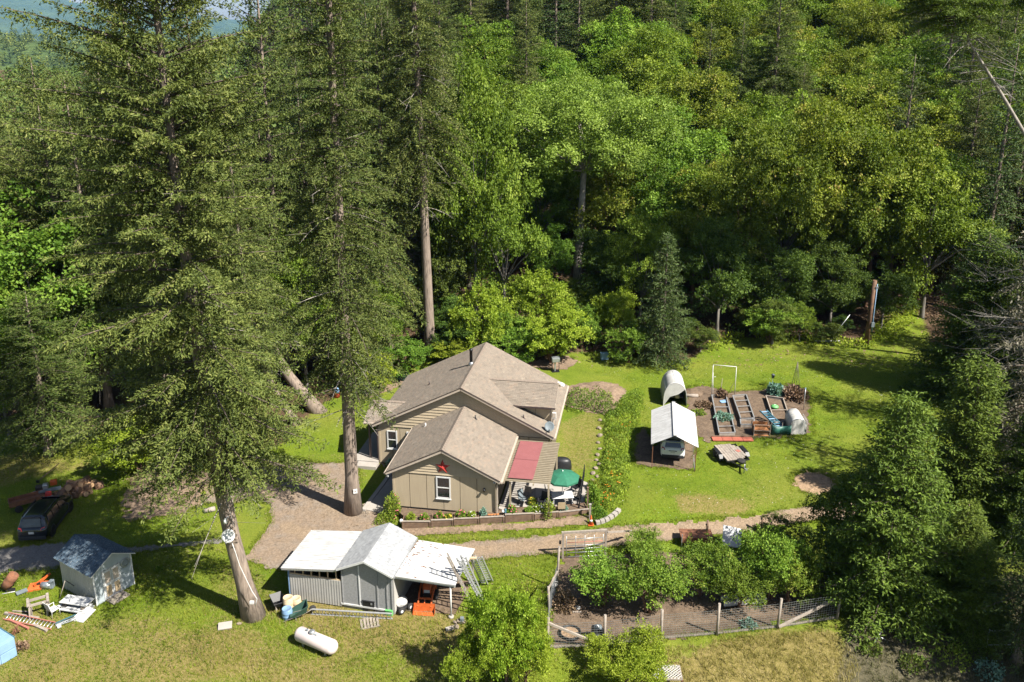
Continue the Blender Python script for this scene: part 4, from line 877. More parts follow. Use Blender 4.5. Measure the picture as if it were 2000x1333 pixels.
def wheel(parent, c, r, w, m='orange', ax='Y', rim=.55):
    Mx = Matrix.Rotation(R(90), 3, ax); mb = MB(); mb.lathe([(r * rim, -w / 2), (r * .93, -w / 2), (r, -w * .3), (r, w * .3), (r * .93, w / 2), (r * rim, w / 2)], c, 22, Mx); t = mb.build('wheel', M['tyre'], parent)
    mb = MB(); mb.lathe([(.001, -w * .30), (r * .2, -w * .34), (r * .5, -w * .22), (r * rim, -w * .45), (r * rim, w * .45), (r * .5, w * .22), (r * .2, w * .34), (.001, w * .30)], c, 18, Mx); mb.build('rim', M[m], t); return t
for g in (-1, 1): wheel(T, (g * .5, 1.35, .3), .3, .2); wheel(T, (g * .62, 2.75, .48), .48, .32)
for g in (-1, 1):
    mb = MB(); mb.box((g * .62, 2.75, .98), (.36, .8, .05)); mb.box((g * .62, 2.35, .85), (.36, .05, .28)); mb.build('fender', M['orange'], T)
# propane tank
a = P(*zs_(330, 1045)); b = P(*zs_(575, 1150)); t = thing('propane_tank', 'pale pinkish white propane tank lying in the dry grass', 'propane tank', (a + b) / 2, math.atan2(b.y - a.y, b.x - a.x)); L = (b - a).length; r = .40
Mx = Matrix.Rotation(R(90), 3, 'Y'); mb = MB(); mb.lathe([(.001, -L / 2 - .24), (r * .5, -L / 2 - .2), (r * .82, -L / 2 - .1), (r, -L / 2 + .03), (r, L / 2 - .03), (r * .82, L / 2 + .1), (r * .5, L / 2 + .2), (.001, L / 2 + .24)], (0, .0, .55), 26, Mx); mb.build('shell', M['tanktint'], t)
mb = MB(); mb.lathe([(.17, -.05), (.17, .1), (.14, .14), (.02, .15)], (-.25, 0, .94), 14); mb.build('valve_dome', M['metal'], t); bx(t, 'gauge_cover', 'dish_grey', (-.62, 0, .97), (.14, .1, .08)); bx(t, 'data_plate', 'dish_grey', (.0, -.05, .95), (.24, .1, .02))
for x in (-L / 3, L / 3):
    bx(t, 'leg', 'metal', (x, .2, .1), (.12, .06, .35)); bx(t, 'leg', 'metal', (x, -.2, .1), (.12, .06, .35))
tb_(t, 'supply_pipe', 'black', [(-.62, .05, 1.0), (-.75, .3, .95), (-.6, .6, .5), (-.5, .7, 0)], .018, 6)
# small blue roofed shed
B = thing('garden_shed', 'small pale green shed with dark blue shingle roof and white double doors', 'shed', (-24.25, 43.3, -1.0), R(58)); SW, SD = 2.45, 3.3
M['shedwall'] = mat('pale_green_shed_wall', (.56, .54, .45), (.49, .47, .39), 1.5, .7, bmp=.1, rnd=.04)
M['shedfront'] = mat('blue_grey_shed_wall', (.40, .45, .47), (.34, .39, .41), 1.5, .7, bmp=.1, rnd=.04)
mb = MB(); gable_prism(mb, .02, SW - .02, .02, SD, -.1, 2.2, 2.88); mb.build('wall', M['shedwall'], B)
for i in range(4):
    y = i * SD / 4; bx(B, 'wall_panel', 'shedwall', (0, y + SD / 8, 1.05), (.04, SD / 4 - .02, 2.2))
    mb = MB()
    for k in range(4): mb.box((-.025, y + .1 + k * .2, 1.05), (.02, .04, 2.2))
    mb.build('groove_strip', M['shedwall'], B)
for a, b in ((0, .55), (1.65, 2.45)):
    zt = lambda x: 2.86 - .56 * abs(x - SW / 2); mb = MB(); mb.slab([(a, 0, 0), (b, 0, 0), (b, 0, zt(b)), (a, 0, zt(a))], .03, (0, 1, 0)); mb.build('wall_panel', M['shedfront'], B)
mb = MB(); mb.slab([(.55, 0, 1.95), (1.65, 0, 1.95), (1.65, 0, 2.6), (SW / 2, 0, 2.86), (.55, 0, 2.5)], .03, (0, 1, 0)); mb.build('wall_panel', M['shedfront'], B)
for k in range(2):
    x = .6 + k * .53; d = bx(B, 'door', 'white', (x + .25, -.02, 1.0), (.50, .05, 1.85))
    for z in (.55, 1.45): bx(d, 'door_panel', 'lumber' if z < 1 else 'trim', (x + .25, -.055, z), (.34, .02, .7))
    bx(d, 'handle', 'metal', (x + (.44 if k == 0 else .06), -.07, 1.0), (.03, .04, .14))
for x in (.56, 1.65): bx(B, 'door_trim', 'white', (x, -.03, 1.0), (.06, .05, 1.95))
bx(B, 'ramp', 'oldwood', (1.1, -.4, .05), (1.1, .75, .08)); bx(B, 'corner_board', 'white', (0, -.02, 1.05), (.08, .06, 2.15)); bx(B, 'corner_board', 'white', (SW, -.02, 1.05), (.08, .06, 2.15))
for g, sd in ((-1, 21), (1, 22)):
    c = [(-.22, -.22, 2.12), (-.22, SD + .2, 2.12), (SW / 2, SD + .2, 2.93), (SW / 2, -.22, 2.93)] if g < 0 else [(SW + .22, SD + .2, 2.12), (SW + .22, -.22, 2.12), (SW / 2, -.22, 2.93), (SW / 2, SD + .2, 2.93)]
    d = tile(B, 'roof', 'white', c, .06); cc = [Vector(p) for p in c]; shingles('shingle', d, (0, 0, 0), cc[0] + Vector((0, 0, .003)), unit(cc[1] - cc[0]), unit(cc[3] - cc[0]), [(0, 0), (SD + .42, 0), (SD + .42, (cc[3] - cc[0]).length), (0, (cc[3] - cc[0]).length)], sd, .16, .33, 'blueshingle')
t = thing('wall_clock', 'round dark disc hung on the front of the small blue roofed shed', 'disc', B.matrix_basis @ Vector((2.05, -.03, 1.75)), R(58)); mb = MB(); mb.lathe([(.26, 0), (.26, .03), (.2, .05), (.02, .05)], (0, 0, 0), 18, Matrix.Rotation(R(90), 3, 'X')); mb.build('disc', M['dish_grey'], t); mb = MB(); mb.lathe([(.27, .0), (.30, .02), (.27, .04)], (0, 0, 0), 18, Matrix.Rotation(R(90), 3, 'X')); mb.build('rim', M['metal'], t)
# carport
C = thing('carport', 'open carport with white ribbed metal gable roof on thin steel legs', 'carport', (10.43, 58.15, -.12), R(-9)); CW, CD = 3.15, 6.0
for i in range(8):
    y0 = -.25 + i * CD / 8; w_ = CD / 8 + .01
    rib_sheet(C, 'roof_panel', 'whitemetal', (-.14, y0, 2.12), (CW / 2 + .14, 0, .83), (0, 1, 0), 1.90, w_, .19, .03); rib_sheet(C, 'roof_panel', 'whitemetal', (CW + .14, y0, 2.12), (-CW / 2 - .14, 0, .83), (0, 1, 0), 1.90, w_, .19, .03)
mb = MB(); mb.beam((CW / 2, -.27, 2.97), (CW / 2, CD - .2, 2.97), .26, .03); mb.build('ridge_cap', M['whitemetal'], C)
for x in (0, CW):
    for y in (0, CD / 2, CD - .3): bx(C, 'leg', 'rust' if y == 0 else 'metal', (x, y, 1.03), (.055, .055, 2.12))
    bm_(C, 'base_rail', 'metal', (x, 0, .06), (x, CD - .3, .06), .055, .055); bm_(C, 'eave_rail', 'metal', (x, -.2, 2.1), (x, CD - .3, 2.1), .055, .055)
for y in (0, CD / 2, CD - .3):
    for g in (0, CW): bm_(C, 'truss', 'metal', (g, y, 2.08), (CW / 2, y, 2.88), .05, .05)
    bm_(C, 'truss', 'metal', (.6, y, 2.3), (CW - .6, y, 2.3), .04, .04)
# cars -------------------------------------------------------------------
def carpaint(name, c, rough=.22):
    m, nt, b, o = nmat(name); b.inputs['Base Color'].default_value = (*c, 1); b.inputs['Roughness'].default_value = rough; b.inputs['Coat Weight'].default_value = .6; b.inputs['Coat Roughness'].default_value = .05
    n = noise(nt, 6, 3); r = ramp(nt, n, [(.3, tuple(k * .88 for k in c)), (.7, c)]); nt.links.new(r.outputs[0], b.inputs['Base Color']); return m
M['car_white'] = carpaint('white_car_paint', (.74, .75, .74)); M['car_black'] = carpaint('black_car_paint', (.008, .010, .014)); M['car_trim'] = mat('dark_car_trim', (.03, .03, .032), None, 6, .6)
M['taillight'] = carpaint('tail_light_red', (.35, .015, .012), .15); M['chrome'] = mat('bright_metal', (.6, .6, .61), None, 5, .2, .9, bmp=0)
def suv(label, loc, rz, paint, L=4.6, W_=1.85, H=1.68, group=None):
    t = thing('parked_car', label, 'car', loc, rz); hw = W_ / 2
    # stations along y (0 = rear, L = front): (y, lower half width, belt half width, roof half width, z bottom, z belt, z roof)
    st = [(0.0, hw * .86, hw * .84, hw * .78, .42, .80, .86), (.06, hw * .95, hw * .93, hw * .84, .30, .98, 1.08), (.22, hw * .99, hw * .97, hw * .80, .26, 1.06, H * .93 if False else 1.10), (.34, hw, hw * .98, hw * .74, .26, 1.08, H * .955), (.6, hw, hw * .98, hw * .73, .26, 1.07, H), (1.6, hw, hw * .985, hw * .735, .25, 1.04, H * 1.005), (2.5, hw, hw * .985, hw * .735, .25, 1.01, H * .985), (2.95, hw, hw * .98, hw * .74, .25, .99, H * .90), (3.55, hw, hw * .97, hw * .80, .25, 1.02, 1.09), (4.2, hw * .97, hw * .93, hw * .78, .27, .93, .98), (4.5, hw * .88, hw * .84, hw * .72, .33, .80, .84), (4.6, hw * .74, hw * .70, hw * .60, .42, .66, .70)]
    st = [(y * L / 4.6, *r) for y, *r in st]; vs_ = []
    for y, wl, wb, wr, z0, zb, zr in st:
        half = [(wl * .86, z0), (wl, z0 + .14), (wl, (z0 + zb) / 2 + .1), (wb, zb), (wr + (wb - wr) * .3, zb + (zr - zb) * .62), (wr, zr - (zr - zb) * .08 - .02), (wr * .6, zr)]
        vs_ += [(x, y, z) for x, z in half] + [(-x, y, z) for x, z in reversed(half)]
    n = 14; mb = MB(); mb.add(vs_, [(i * n + k, i * n + (k + 1) % n, (i + 1) * n + (k + 1) % n, (i + 1) * n + k) for i in range(len(st) - 1) for k in range(n)] + [tuple(reversed(range(n))), tuple((len(st) - 1) * n + k for k in range(n))], True)
    b = mb.build('body', paint, t); sub = b.modifiers.new('round', 'SUBSURF'); sub.levels = sub.render_levels = 2
    k = L / 4.6
    def quad(name, m, q, th=.02, d=(0, 0, 1), parent=t):
        mb = MB(); mb.slab(q, th, d); return mb.build(name, M[m], parent, bevel=.006)
    quad('rear_window', 'glass', [(-.60, .165 * k, 1.10), (.60, .165 * k, 1.10), (.53, .345 * k, H * .93), (-.53, .345 * k, H * .93)], .03, (0, -.8, .5))
    quad('windscreen', 'glass', [(-.66, 3.50 * k, 1.08), (.66, 3.50 * k, 1.08), (.56, 2.93 * k, H * .93), (-.56, 2.93 * k, H * .93)], .03, (0, .5, .8))
    for g in (-1, 1):
        for y0, y1, y2, y3 in ((.55, 1.25, 1.25, .72), (1.32, 2.15, 2.13, 1.32), (2.22, 3.12, 2.72, 2.2)):
            quad('side_window', 'glass', [(g * hw * .945, y0 * k, 1.10), (g * hw * .945, y1 * k, 1.08), (g * hw * .80, y2 * k, H * .91), (g * hw * .80, y3 * k, H * .92)], .025, (g, 0, .5))
        tl = MB(); tl.slab([(g * .56, .05 * k, .93), (g * .86, .12 * k, .93), (g * .83, .19 * k, 1.12), (g * .62, .13 * k, 1.06)], .05, (0, -1, 0)); tl.build('tail_light', M['taillight'], t, bevel=.01)
        quad('headlight', 'chrome', [(g * .48, 4.5 * k, .74), (g * .78, 4.33 * k, .76), (g * .76, 4.3 * k, .88), (g * .5, 4.46 * k, .84)], .04, (0, 1, .3))
        bm_(t, 'roof_rail', 'car_trim', (g * hw * .68, .75 * k, H + .02), (g * hw * .68, 2.5 * k, H + .01), .04, .05); bx(t, 'mirror', 'car_trim', (g * (hw + .1), 2.95 * k, 1.06), (.2, .14, .14), 0, .03)
        mb = MB(); mb.beam((g * hw * .985, .8 * k, .32), (g * hw * .985, 3.9 * k, .32), .05, .14); mb.build('sill', M['car_trim'], t)
        for y in (.85 * k, 3.65 * k):
            wheel(t, (g * (hw - .11), y, .36), .36, .24, 'chrome', 'Y', .66)
            mb = MB(); mb.lathe([(.385, -.03), (.42, -.02), (.42, .02), (.385, .03)], (g * (hw - .02), y, .38), 20, Matrix.Rotation(R(90), 3, 'Y')); mb.build('wheel_arch', M['car_trim'], t)
    mb = MB(); mb.box((0, .03, .42), (W_ * .88, .16, .26)); mb.build('rear_bumper', M['car_trim'], t, bevel=.05); mb = MB(); mb.box((0, L - .06, .42), (W_ * .78, .14, .24)); mb.build('front_bumper', M['car_trim'], t, bevel=.05)
    bx(t, 'number_plate', 'white', (0, -.012, .80), (.33, .03, .16)); bx(t, 'plate_recess', 'car_trim', (0, .01, .88), (.6, .04, .05)); bx(t, 'spoiler', 'car_trim', (0, .30 * k, H * .985), (1.1, .18, .04), 0, .015); return t
suv('white car parked under the white carport roof, rear facing out', P(1313, 902), R(-9), M['car_white'])
a = P(103, 1046); b = P(127, 1013); yaw = math.atan2(b.y - a.y, b.x - a.x); dv = Vector((math.cos(yaw), math.sin(yaw), 0)); sv = Vector((-dv.y, dv.x, 0))
suv('black car parked in tree shade beside the firewood pile', a - dv * .9 + sv * .88, yaw - R(90), M['car_black'], 4.9, 1.95, 1.75)
# ---------------------------------------------------------------- plants
M['flower_or'] = mat('orange_petals', (.75, .25, .02), (.6, .18, .015), 5, .6, bmp=0)
M['flower_pk'] = mat('pink_petals', (.65, .16, .22), (.5, .1, .14), 5, .6, bmp=0)
M['flower_yl'] = mat('yellow_petals', (.75, .55, .05), None, 5, .6, bmp=0)
M['flower_wh'] = mat('white_petals', (.75, .72, .68), None, 5, .6, bmp=0)
M['lichen'] = leafmat('lichen_twigs', [(0, (.09, .085, .055)), (.5, (.165, .15, .105)), (1, (.27, .25, .20))], .15, .1, .01)
M['leaf_blue'] = leafmat('bluish_leaves', [(0, (.06, .13, .10)), (.5, (.13, .24, .19)), (1, (.26, .38, .32))], .25, .1, .01)
M['brown_twig'] = leafmat('brown_twigs', [(0, (.09, .055, .035)), (.5, (.17, .11, .07)), (1, (.27, .19, .12))], .1, .1, .01)
def leaf_mesh(seed, n, r, h, leaf, m, flat=.0, name='foliage', wd=(.26, .42), zb=0.0, up=.4):
    rg = np.random.default_rng(seed); d = rndunit(rg, n); d[:, 2] = np.abs(d[:, 2]); q = (.35 + .65 * rg.random(n) ** .5)
    lump = 1 + .22 * np.sin(d[:, 0] * 5 + seed) * np.cos(d[:, 1] * 4 + seed * 2)
    pos = d * (q * lump)[:, None] * np.array([r, r, h]) + np.array([0, 0, zb])
    V, F = leaf_quads(pos, d * .7 + rndunit(rg, n) * .8 + np.array([0, 0, up]), d * .6 + np.array([0, 0, .6]) + rndunit(rg, n) * .6, rg.uniform(.7, 1.3, n) * leaf, rg.uniform(*wd, n) * leaf)
    return npmesh(name, V, F, M[m], {'tint': np.repeat(np.clip(.55 + rg.normal(0, .18, n), 0, 1), 4)})
def plant(name, label, loc, r, h, m='leaf_green', leaf=.09, n=700, seed=1, flowers=None, group=None, cat='plant', nf=14, stem=True, scale=1):
    t = thing(name, label, cat, loc, 0, group); link('foliage', leaf_mesh(seed, n, r, h, leaf, m), t)
    if stem:
        rg = random.Random(seed); mb = MB()
        for k in range(5):
            a = rg.uniform(0, 6.28); mb.tube([(0, 0, -.05), (math.cos(a) * r * .3, math.sin(a) * r * .3, h * .4), (math.cos(a) * r * .6, math.sin(a) * r * .6, h * .75)], .012, 4, cap=False)
        mb.build('stem', M['bark_red'], t)
    if flowers:
        rg = random.Random(seed + 7); mb = MB()
        for k in range(nf):
            a = rg.uniform(0, 6.28); e = rg.uniform(.1, 1.4); c = (math.cos(a) * r * math.cos(e), math.sin(a) * r * math.cos(e), h * math.sin(e) + .03); mb.ico(c, rg.uniform(.035, .06), 1, (1, 1, .6), .25, rg)
        mb.build('flower', M[flowers], t, kind='stuff')
    return t
def cover(name, poly, dens, h, leaf, m, seed, kind='stuff', gap=.0, w=(.2, .35), up=.9):
    """low growth over an area, nobody could count it: one object"""
    rg = np.random.default_rng(seed); x0, y0 = poly.min(0); x1, y1 = poly.max(0); n = int((x1 - x0) * (y1 - y0) * dens); x = rg.uniform(x0, x1, n); y = rg.uniform(y0, y1, n)
    s = sdist(poly, x, y) + (fbm(x, y, .8, seed) - .5) * .8; ok = (s > 0) & (fbm(x, y, .55, seed + 3) > gap); x, y, s = x[ok], y[ok], s[ok]
    hh = h * (.35 + 1.3 * fbm(x, y, .7, seed + 5)) * sstep(0, .4, s); n = len(x); z = terr(x, y) + hh * rg.random(n) ** .6
    V, F = leaf_quads(np.stack([x, y, z], 1), rndunit(rg, n) + np.array([0, 0, up]), rndunit(rg, n) * .7 + np.array([0, 0, .8]), rg.uniform(.6, 1.3, n) * leaf, rg.uniform(*w, n) * leaf)
    return link(name, npmesh(name, V, F, M[m], {'tint': np.repeat(np.clip(.5 + rg.normal(0, .2, n) + (fbm(x, y, 1.2, 77) - .5) * .7, 0, 1), 4)}), kind=kind)
# the slope between the side lawn and the upper lawn
SLOPE = poly_world([(1182, 1000), (1170, 960), (1178, 880), (1185, 820), (1200, 795), (1240, 770), (1258, 790), (1240, 860), (1232, 905), (1235, 940), (1215, 985), (1200, 1000)])
cover('slope_ground_cover', SLOPE, 150, .30, .13, 'leaf_lime', 5, gap=.40)
cover('slope_ground_cover', SLOPE, 130, .55, .15, 'leaf_green', 7, gap=.45)
cover('slope_ground_cover', poly_world([(1175, 830), (1190, 800), (1215, 775), (1245, 760), (1262, 775), (1245, 800), (1200, 850)]), 140, .30, .15, 'leaf_green', 6, gap=.42)
cover('hedge_growth', poly_world([(1104, 806), (1108, 770), (1150, 764), (1200, 774), (1196, 812), (1160, 806)]), 230, .65, .15, 'leaf_olive', 8, gap=.25)
rg = random.Random(3); mb = MB()
for cx, cy in ((1190, 905), (1198, 938), (1183, 975), (1190, 985), (1205, 950), (1222, 842), (1188, 960), (1176, 990)):
    for k in range(5):
        p = P(cx + rg.gauss(0, 5), cy + rg.gauss(0, 5)); mb.ico(p + Vector((0, 0, .45 + rg.random() * .15)), .045, 1, (1, 1, .6), .3, rg)
mb.build('orange_flowers', M['flower_or'], kind='stuff')
# stones edging the side lawn
rg = random.Random(9); rocks = []
for v in range(3):
    mb = MB(); mb.ico((0, 0, 0), .2, 2, (1.2, .9, .7), .16, rg); rocks.append(mb.mesh('edging_stone', M['stone']))
stone_px = [(1172, 800), (1172, 822), (1170, 838), (1172, 852), (1168, 866), (1171, 878), (1167, 890), (1165, 900), (1170, 908), (1163, 916), (1158, 926), (1166, 932), (1157, 940), (1161, 952), (1155, 960), (1164, 970), (1153, 975), (1158, 986)]
for i, (x, y) in enumerate(stone_px):
    o = link('edging_stone', rocks[i % 3], loc=P(x, y) + Vector((0, 0, .06)), rot=(0, 0, i * 1.3), scale=(.65 + .5 * rg.random(),) * 3)
    tag(o, 'pale rough stone in the edging between the side lawn and the flowering slope', 'stone', 'edging stones beside the side lawn')
# curved kerb of concrete blocks by the cone
kb = [(1163, 1024), (1172, 1022), (1181, 1019), (1189, 1015), (1197, 1010), (1204, 1004), (1210, 998)]
t = thing('curved_kerb', 'curved row of pale concrete blocks beside the orange traffic cone', 'kerb', P(*kb[3]))
for a, b in zip(kb, kb[1:]):
    p, q = P(*a) - t.location, P(*b) - t.location; mb = MB(); d = (q - p) * .06; mb.beam(p + d + Vector((0, 0, .1)), q - d + Vector((0, 0, .1)), .3, .26); mb.build('block', M['concrete'], t, bevel=.02)
t = thing('traffic_cone', 'orange traffic cone beside the end of the timber planters', 'cone', P(1154, 1025)); bx(t, 'base', 'orange', (0, 0, .02), (.38, .38, .05)); mb = MB(); mb.lathe([(.15, .04), (.03, .70), (.015, .72)], (0, 0, 0), 18); c = mb.build('body', M['orange'], t); mb = MB(); mb.lathe([(.115, .25), (.085, .40)], (0, 0, 0), 18); mb.v = [(x * 1.03, y * 1.03, z) for x, y, z in mb.v]; mb.build('band', M['white'], c)
t = thing('timber_post', 'short pale timber post standing behind the traffic cone', 'post', P(1152, 1014)); bx(t, 'post_shaft', 'oldwood', (0, 0, .5), (.13, .13, 1.2)); bx(t, 'cap', 'concrete', (0, 0, 1.12), (.16, .16, .04))
# planters along the front
pl = [(785, 1034), (842, 1031), (886, 1027), (937, 1024), (986, 1021), (1043, 1017), (1091, 1011), (1150, 1004)]
ht = [.62, .72, .78, .82, .95, .9, .85]
lbl = ['leftmost dark timber planter box, below the rose bush', 'timber planter box with yellow flowers, second from the left', 'timber planter box in front of the gable window, third from the left', 'timber planter box topped with red bricks, beside the house corner', 'long timber planter box in front of the pergola', 'timber planter box with white flowering plants beside the patio', 'rightmost timber planter box, ending at the traffic cone']
PLT = []
for i in range(7):
    a, b = P(*pl[i]), P(*pl[i + 1]); c = (a + b) / 2; yaw = math.atan2(b.y - a.y, b.x - a.x); L = (b - a).length - .04; h = ht[i]; t = thing('planter_box', lbl[i], 'planter', (c.x, c.y, -1.0), yaw, 'timber planters along the front of the house')
    n = 3
    for k in range(n): bx(t, 'plank', 'darkwood', (0, 0, h * (k + .5) / n), (L, .06, h / n - .012))
    bx(t, 'cap_board', 'oldwood', (0, .0, h + .02), (L + .02, .13, .04))
    for x in (-L / 2 + .05, L / 2 - .05): bx(t, 'side_board', 'darkwood', (x, .45, h / 2), (.05, .85, h - .02)); bx(t, 'corner_post', 'darkwood', (x, -.045, h / 2), (.09, .05, h - .02))
    bx(t, 'back_board', 'darkwood', (0, .88, h / 2), (L - .12, .05, h - .04)); tile(t, 'soil', 'soil', [(-L / 2 + .08, .05, h - .08), (L / 2 - .08, .05, h - .08), (L / 2 - .08, .85, h - .08), (-L / 2 + .08, .85, h - .08)], .1)
    PLT.append((c, yaw, L, h))
def on_planter(i, f, d=.4, dz=0):
    c, yaw, L, h = PLT[i]; return Vector((c.x + math.cos(yaw) * L * f - math.sin(yaw) * d, c.y + math.sin(yaw) * L * f + math.cos(yaw) * d, -1.0 + h - .06 + dz))
# soil bed between planters and the house
mb = MB(); pts = [HW(-17.0, 50.3, -.55), HW(-9.6, 50.9, -.45), HW(-9.5, 51.4, -.42), HW(-16.7, 51.4, -.45)]; 
q = [on_planter(0, -.5, .85), on_planter(3, .5, .85), on_planter(6, .5, .85), HW(-2.9, 54.2), HW(-9.6, 52.2), HW(-9.6, 51.35), HW(-16.8, 51.35)]
mb.slab([Vector((p.x, p.y, -.47)) for p in q], .6); mb.build('flower_bed_soil', M['soil'], kind='structure')
pf = [(0, -.2, .3, .42, 'leaf_lime', None, 'bushy yellow green plant at the left end of the planters'), (0, .25, .3, .38, 'leaf_green', 'flower_pk', 'green plant with a few pink flowers in the leftmost planter'), (1, -.15, .3, .4, 'leaf_olive', 'flower_pk', 'pink flowered plant in the second planter'), (1, .25, .28, .18, 'leaf_olive', 'flower_yl', 'low yellow flowering plant in the second planter'), (2, -.2, .33, .4, 'leaf_green', 'flower_pk', 'leafy plant at the left of the third planter'), (2, .2, .24, .3, 'leaf_lime', 'flower_wh', 'small plant with white blooms in the third planter'), (3, -.35, .2, .5, 'leaf_blue', None, 'tall bluish plant in the fourth planter'), (4, -.25, .36, .45, 'leaf_green', 'flower_pk', 'leafy plant with red blooms left of the pergola planter'), (4, .35, .3, .3, 'leaf_green', None, 'low dark green plant right in the pergola planter'), (5, -.3, .4, .5, 'leaf_lime', 'flower_wh', 'bushy plant with white flowers at the left of the sixth planter'), (5, .15, .45, .55, 'leaf_green', 'flower_wh', 'large green plant with white flowers beside the patio'), (6, -.3, .3, .25, 'leaf_blue', None, 'low grey green plant in the rightmost planter')]
for k, (i, f, r, h, m, fl, lb) in enumerate(pf): plant('flowering_plant' if fl else 'potted_plant', lb, on_planter(i, f), r, h, m, .1, 420, 40 + k, fl, nf=12)
for k in range(4):
    o = bx(None, 'brick', 'orangewood', (0, 0, 0), (.2, .1, .06)); o.location = on_planter(3, -.1 + k * .11, .2, .12); o.rotation_euler = (0, 0, k * .3); tag(o, 'loose red brick lying on the planter beside the house corner', 'brick', 'bricks on the planter')
t = thing('garden_ornament', 'small white and teal ornament on the planter by the downspout', 'ornament', on_planter(4, -.48, .3, .03)); mb = MB(); mb.lathe([(.1, 0), (.13, .08), (.06, .16), (.1, .24), (.02, .32)], (0, 0, 0), 10); mb.build('body', M['tealwood'], t); mb = MB(); mb.ico((-.16, 0, .1), .11, 2); mb.build('ball', M['white'], t)
t = thing('white_globe', 'white round ball at the left end of the planters', 'ball', on_planter(0, -.53, .1, -.05)); mb = MB(); mb.ico((0, 0, .1), .13, 3); mb.build('globe', M['white'], t); mb = MB(); mb.lathe([(.07, -.06), (.05, .0)], (0, 0, 0), 10); mb.build('foot', M['concrete'], t)
plant('rose_bush', 'tall rose bush climbing at the front left corner of the house', P(768, 1010), .62, 1.75, 'leaf_olive', .11, 1900, 71, 'flower_pk', cat='bush'); plant('rose_bush', 'low bush in shade at the foot of the tall rose bush', P(752, 1020), .75, .6, 'leaf_green', .10, 1000, 72, None, cat='bush')
# pot by the left wall
t = thing('plant_pot', 'red terracotta pot with a bluish plant by the left house windows', 'plant pot', HW(-18.75, 57.3, -.8)); mb = MB(); mb.lathe([(.18, 0), (.3, .3), (.34, .32), (.34, .38), (.28, .38), (.27, .3)], (0, 0, 0), 16); mb.build('pot', M['terracotta'], t); link('foliage', leaf_mesh(80, 220, .36, .35, .12, 'leaf_blue', zb=.33), t)
mbx = MB(); rg = random.Random(5)
for cx, cy, n in ((720, 1000, 70), (735, 910, 40), (712, 990, 40)):
    for k in range(n): p = P(cx + rg.gauss(0, 12), cy + rg.gauss(0, 3)); mbx.ico(p + Vector((0, 0, .05)), rg.uniform(.05, .1), 1, (1, 1, .7), .2, rg)
mbx.build('pebbles', M['stone'], kind='stuff')
t = thing('stepping_stone', 'grey square stepping stone below the front walkway', 'stone slab', P(733, 988), R(15)); bx(t, 'slab', 'dish_grey', (0, 0, .06), (.9, .6, .08)); bx(t, 'edge_stone', 'stone', (.6, .05, .06), (.22, .3, .12), .4)
# patio ---------------------------------------------------------------------
def patio(px, z=-.42): return PZ(px[0], px[1], z)
UC = PZ(1099, 930, 1.75); t = thing('patio_umbrella', 'green canvas patio umbrella open over the white table', 'umbrella', (UC.x, UC.y, -.42)); mb = MB(); n = 8; r = 1.2
top = (0, 0, 2.55); ring = [(r * math.cos(2 * math.pi * k / n + .2), r * math.sin(2 * math.pi * k / n + .2), 2.08) for k in range(n)]; mid = [(x * .55, y * .55, 2.36) for x, y, z in ring]
mb.add([top] + mid + ring, [(0, 1 + k, 1 + (k + 1) % n) for k in range(n)] + [(1 + k, 1 + n + k, 1 + n + (k + 1) % n, 1 + (k + 1) % n) for k in range(n)]); cn = mb.build('canopy', M['canopy'], t); md = cn.modifiers.new('thickness', 'SOLIDIFY'); md.thickness = .02
mb = MB()
for k in range(n):
    a, b = Vector(ring[k]), Vector(ring[(k + 1) % n]); mb.slab([a, b, b - Vector((0, 0, .12)), a - Vector((0, 0, .12))], .012, -unit((a + b) / 2))
mb.build('valance', M['canopy'], cn); tb_(t, 'pole', 'metal', [(0, 0, 0), (0, 0, 2.62)], .025); mb = MB(); mb.lathe([(.3, 0), (.28, .06), (.06, .12), (.05, .25)], (0, 0, 0), 16); mb.build('base', M['concrete'], t)
for k in range(n): tb_(t, 'rib', 'metal', [(0, 0, 2.5), tuple(Vector(ring[k]) + Vector((0, 0, -.02)))], .01, 5)
TB = patio((1098, 985)); t = thing('patio_table', 'white rectangular patio table under the green umbrella', 'table', TB, R(5)); bx(t, 'table_top', 'white', (0, 0, .72), (1.5, .95, .04), 0, .02)
for x in (-.65, .65):
    for y in (-.4, .4): bx(t, 'leg', 'white', (x, y, .35), (.05, .05, .7))
def chair(loc, rz, label, m='black', seat='black'):
    t = thing('patio_chair', label, 'chair', loc, rz, 'chairs on the patio'); bx(t, 'seat', seat, (0, 0, .43), (.5, .48, .04), 0, .01); mb = MB(); mb.slab([(-.25, .23, .45), (.25, .23, .45), (.25, .36, 1.0), (-.25, .36, 1.0)], .03, (0, 1, 0)); mb.build('backrest', M[seat], t)
    for x in (-.25, .25):
        tb_(t, 'leg', m, [(x, -.22, 0), (x, -.22, .63)], .018, 6); tb_(t, 'leg', m, [(x, .27, 0), (x, .23, .45), (x, .37, 1.02)], .018, 6); tb_(t, 'armrest', m, [(x, -.24, .63), (x, .28, .65)], .02, 6)
    return t
chair(patio((1074, 975)), R(90), 'grey patio chair left of the white table in umbrella shade', 'black', 'dish_grey'); chair(patio((1096, 1002)), R(182), 'patio chair with pale seat at the near side of the white table', 'black', 'tan_plastic'); chair(patio((1122, 985)), R(-80), 'black patio chair right of the white table', 'black', 'black'); chair(patio((1124, 962)), R(-50), 'black mesh chair at the far right corner of the patio', 'black', 'black')
chair(patio((1022, 985)), R(40), 'dark chair in pergola shade nearest the house wall', 'black', 'dish_grey'); chair(patio((1036, 970)), R(150), 'wooden armed chair in pergola shade further back', 'oldwood', 'oldwood'); chair(patio((1060, 990)), R(-30), 'black chair beside the pergola post', 'black', 'black')
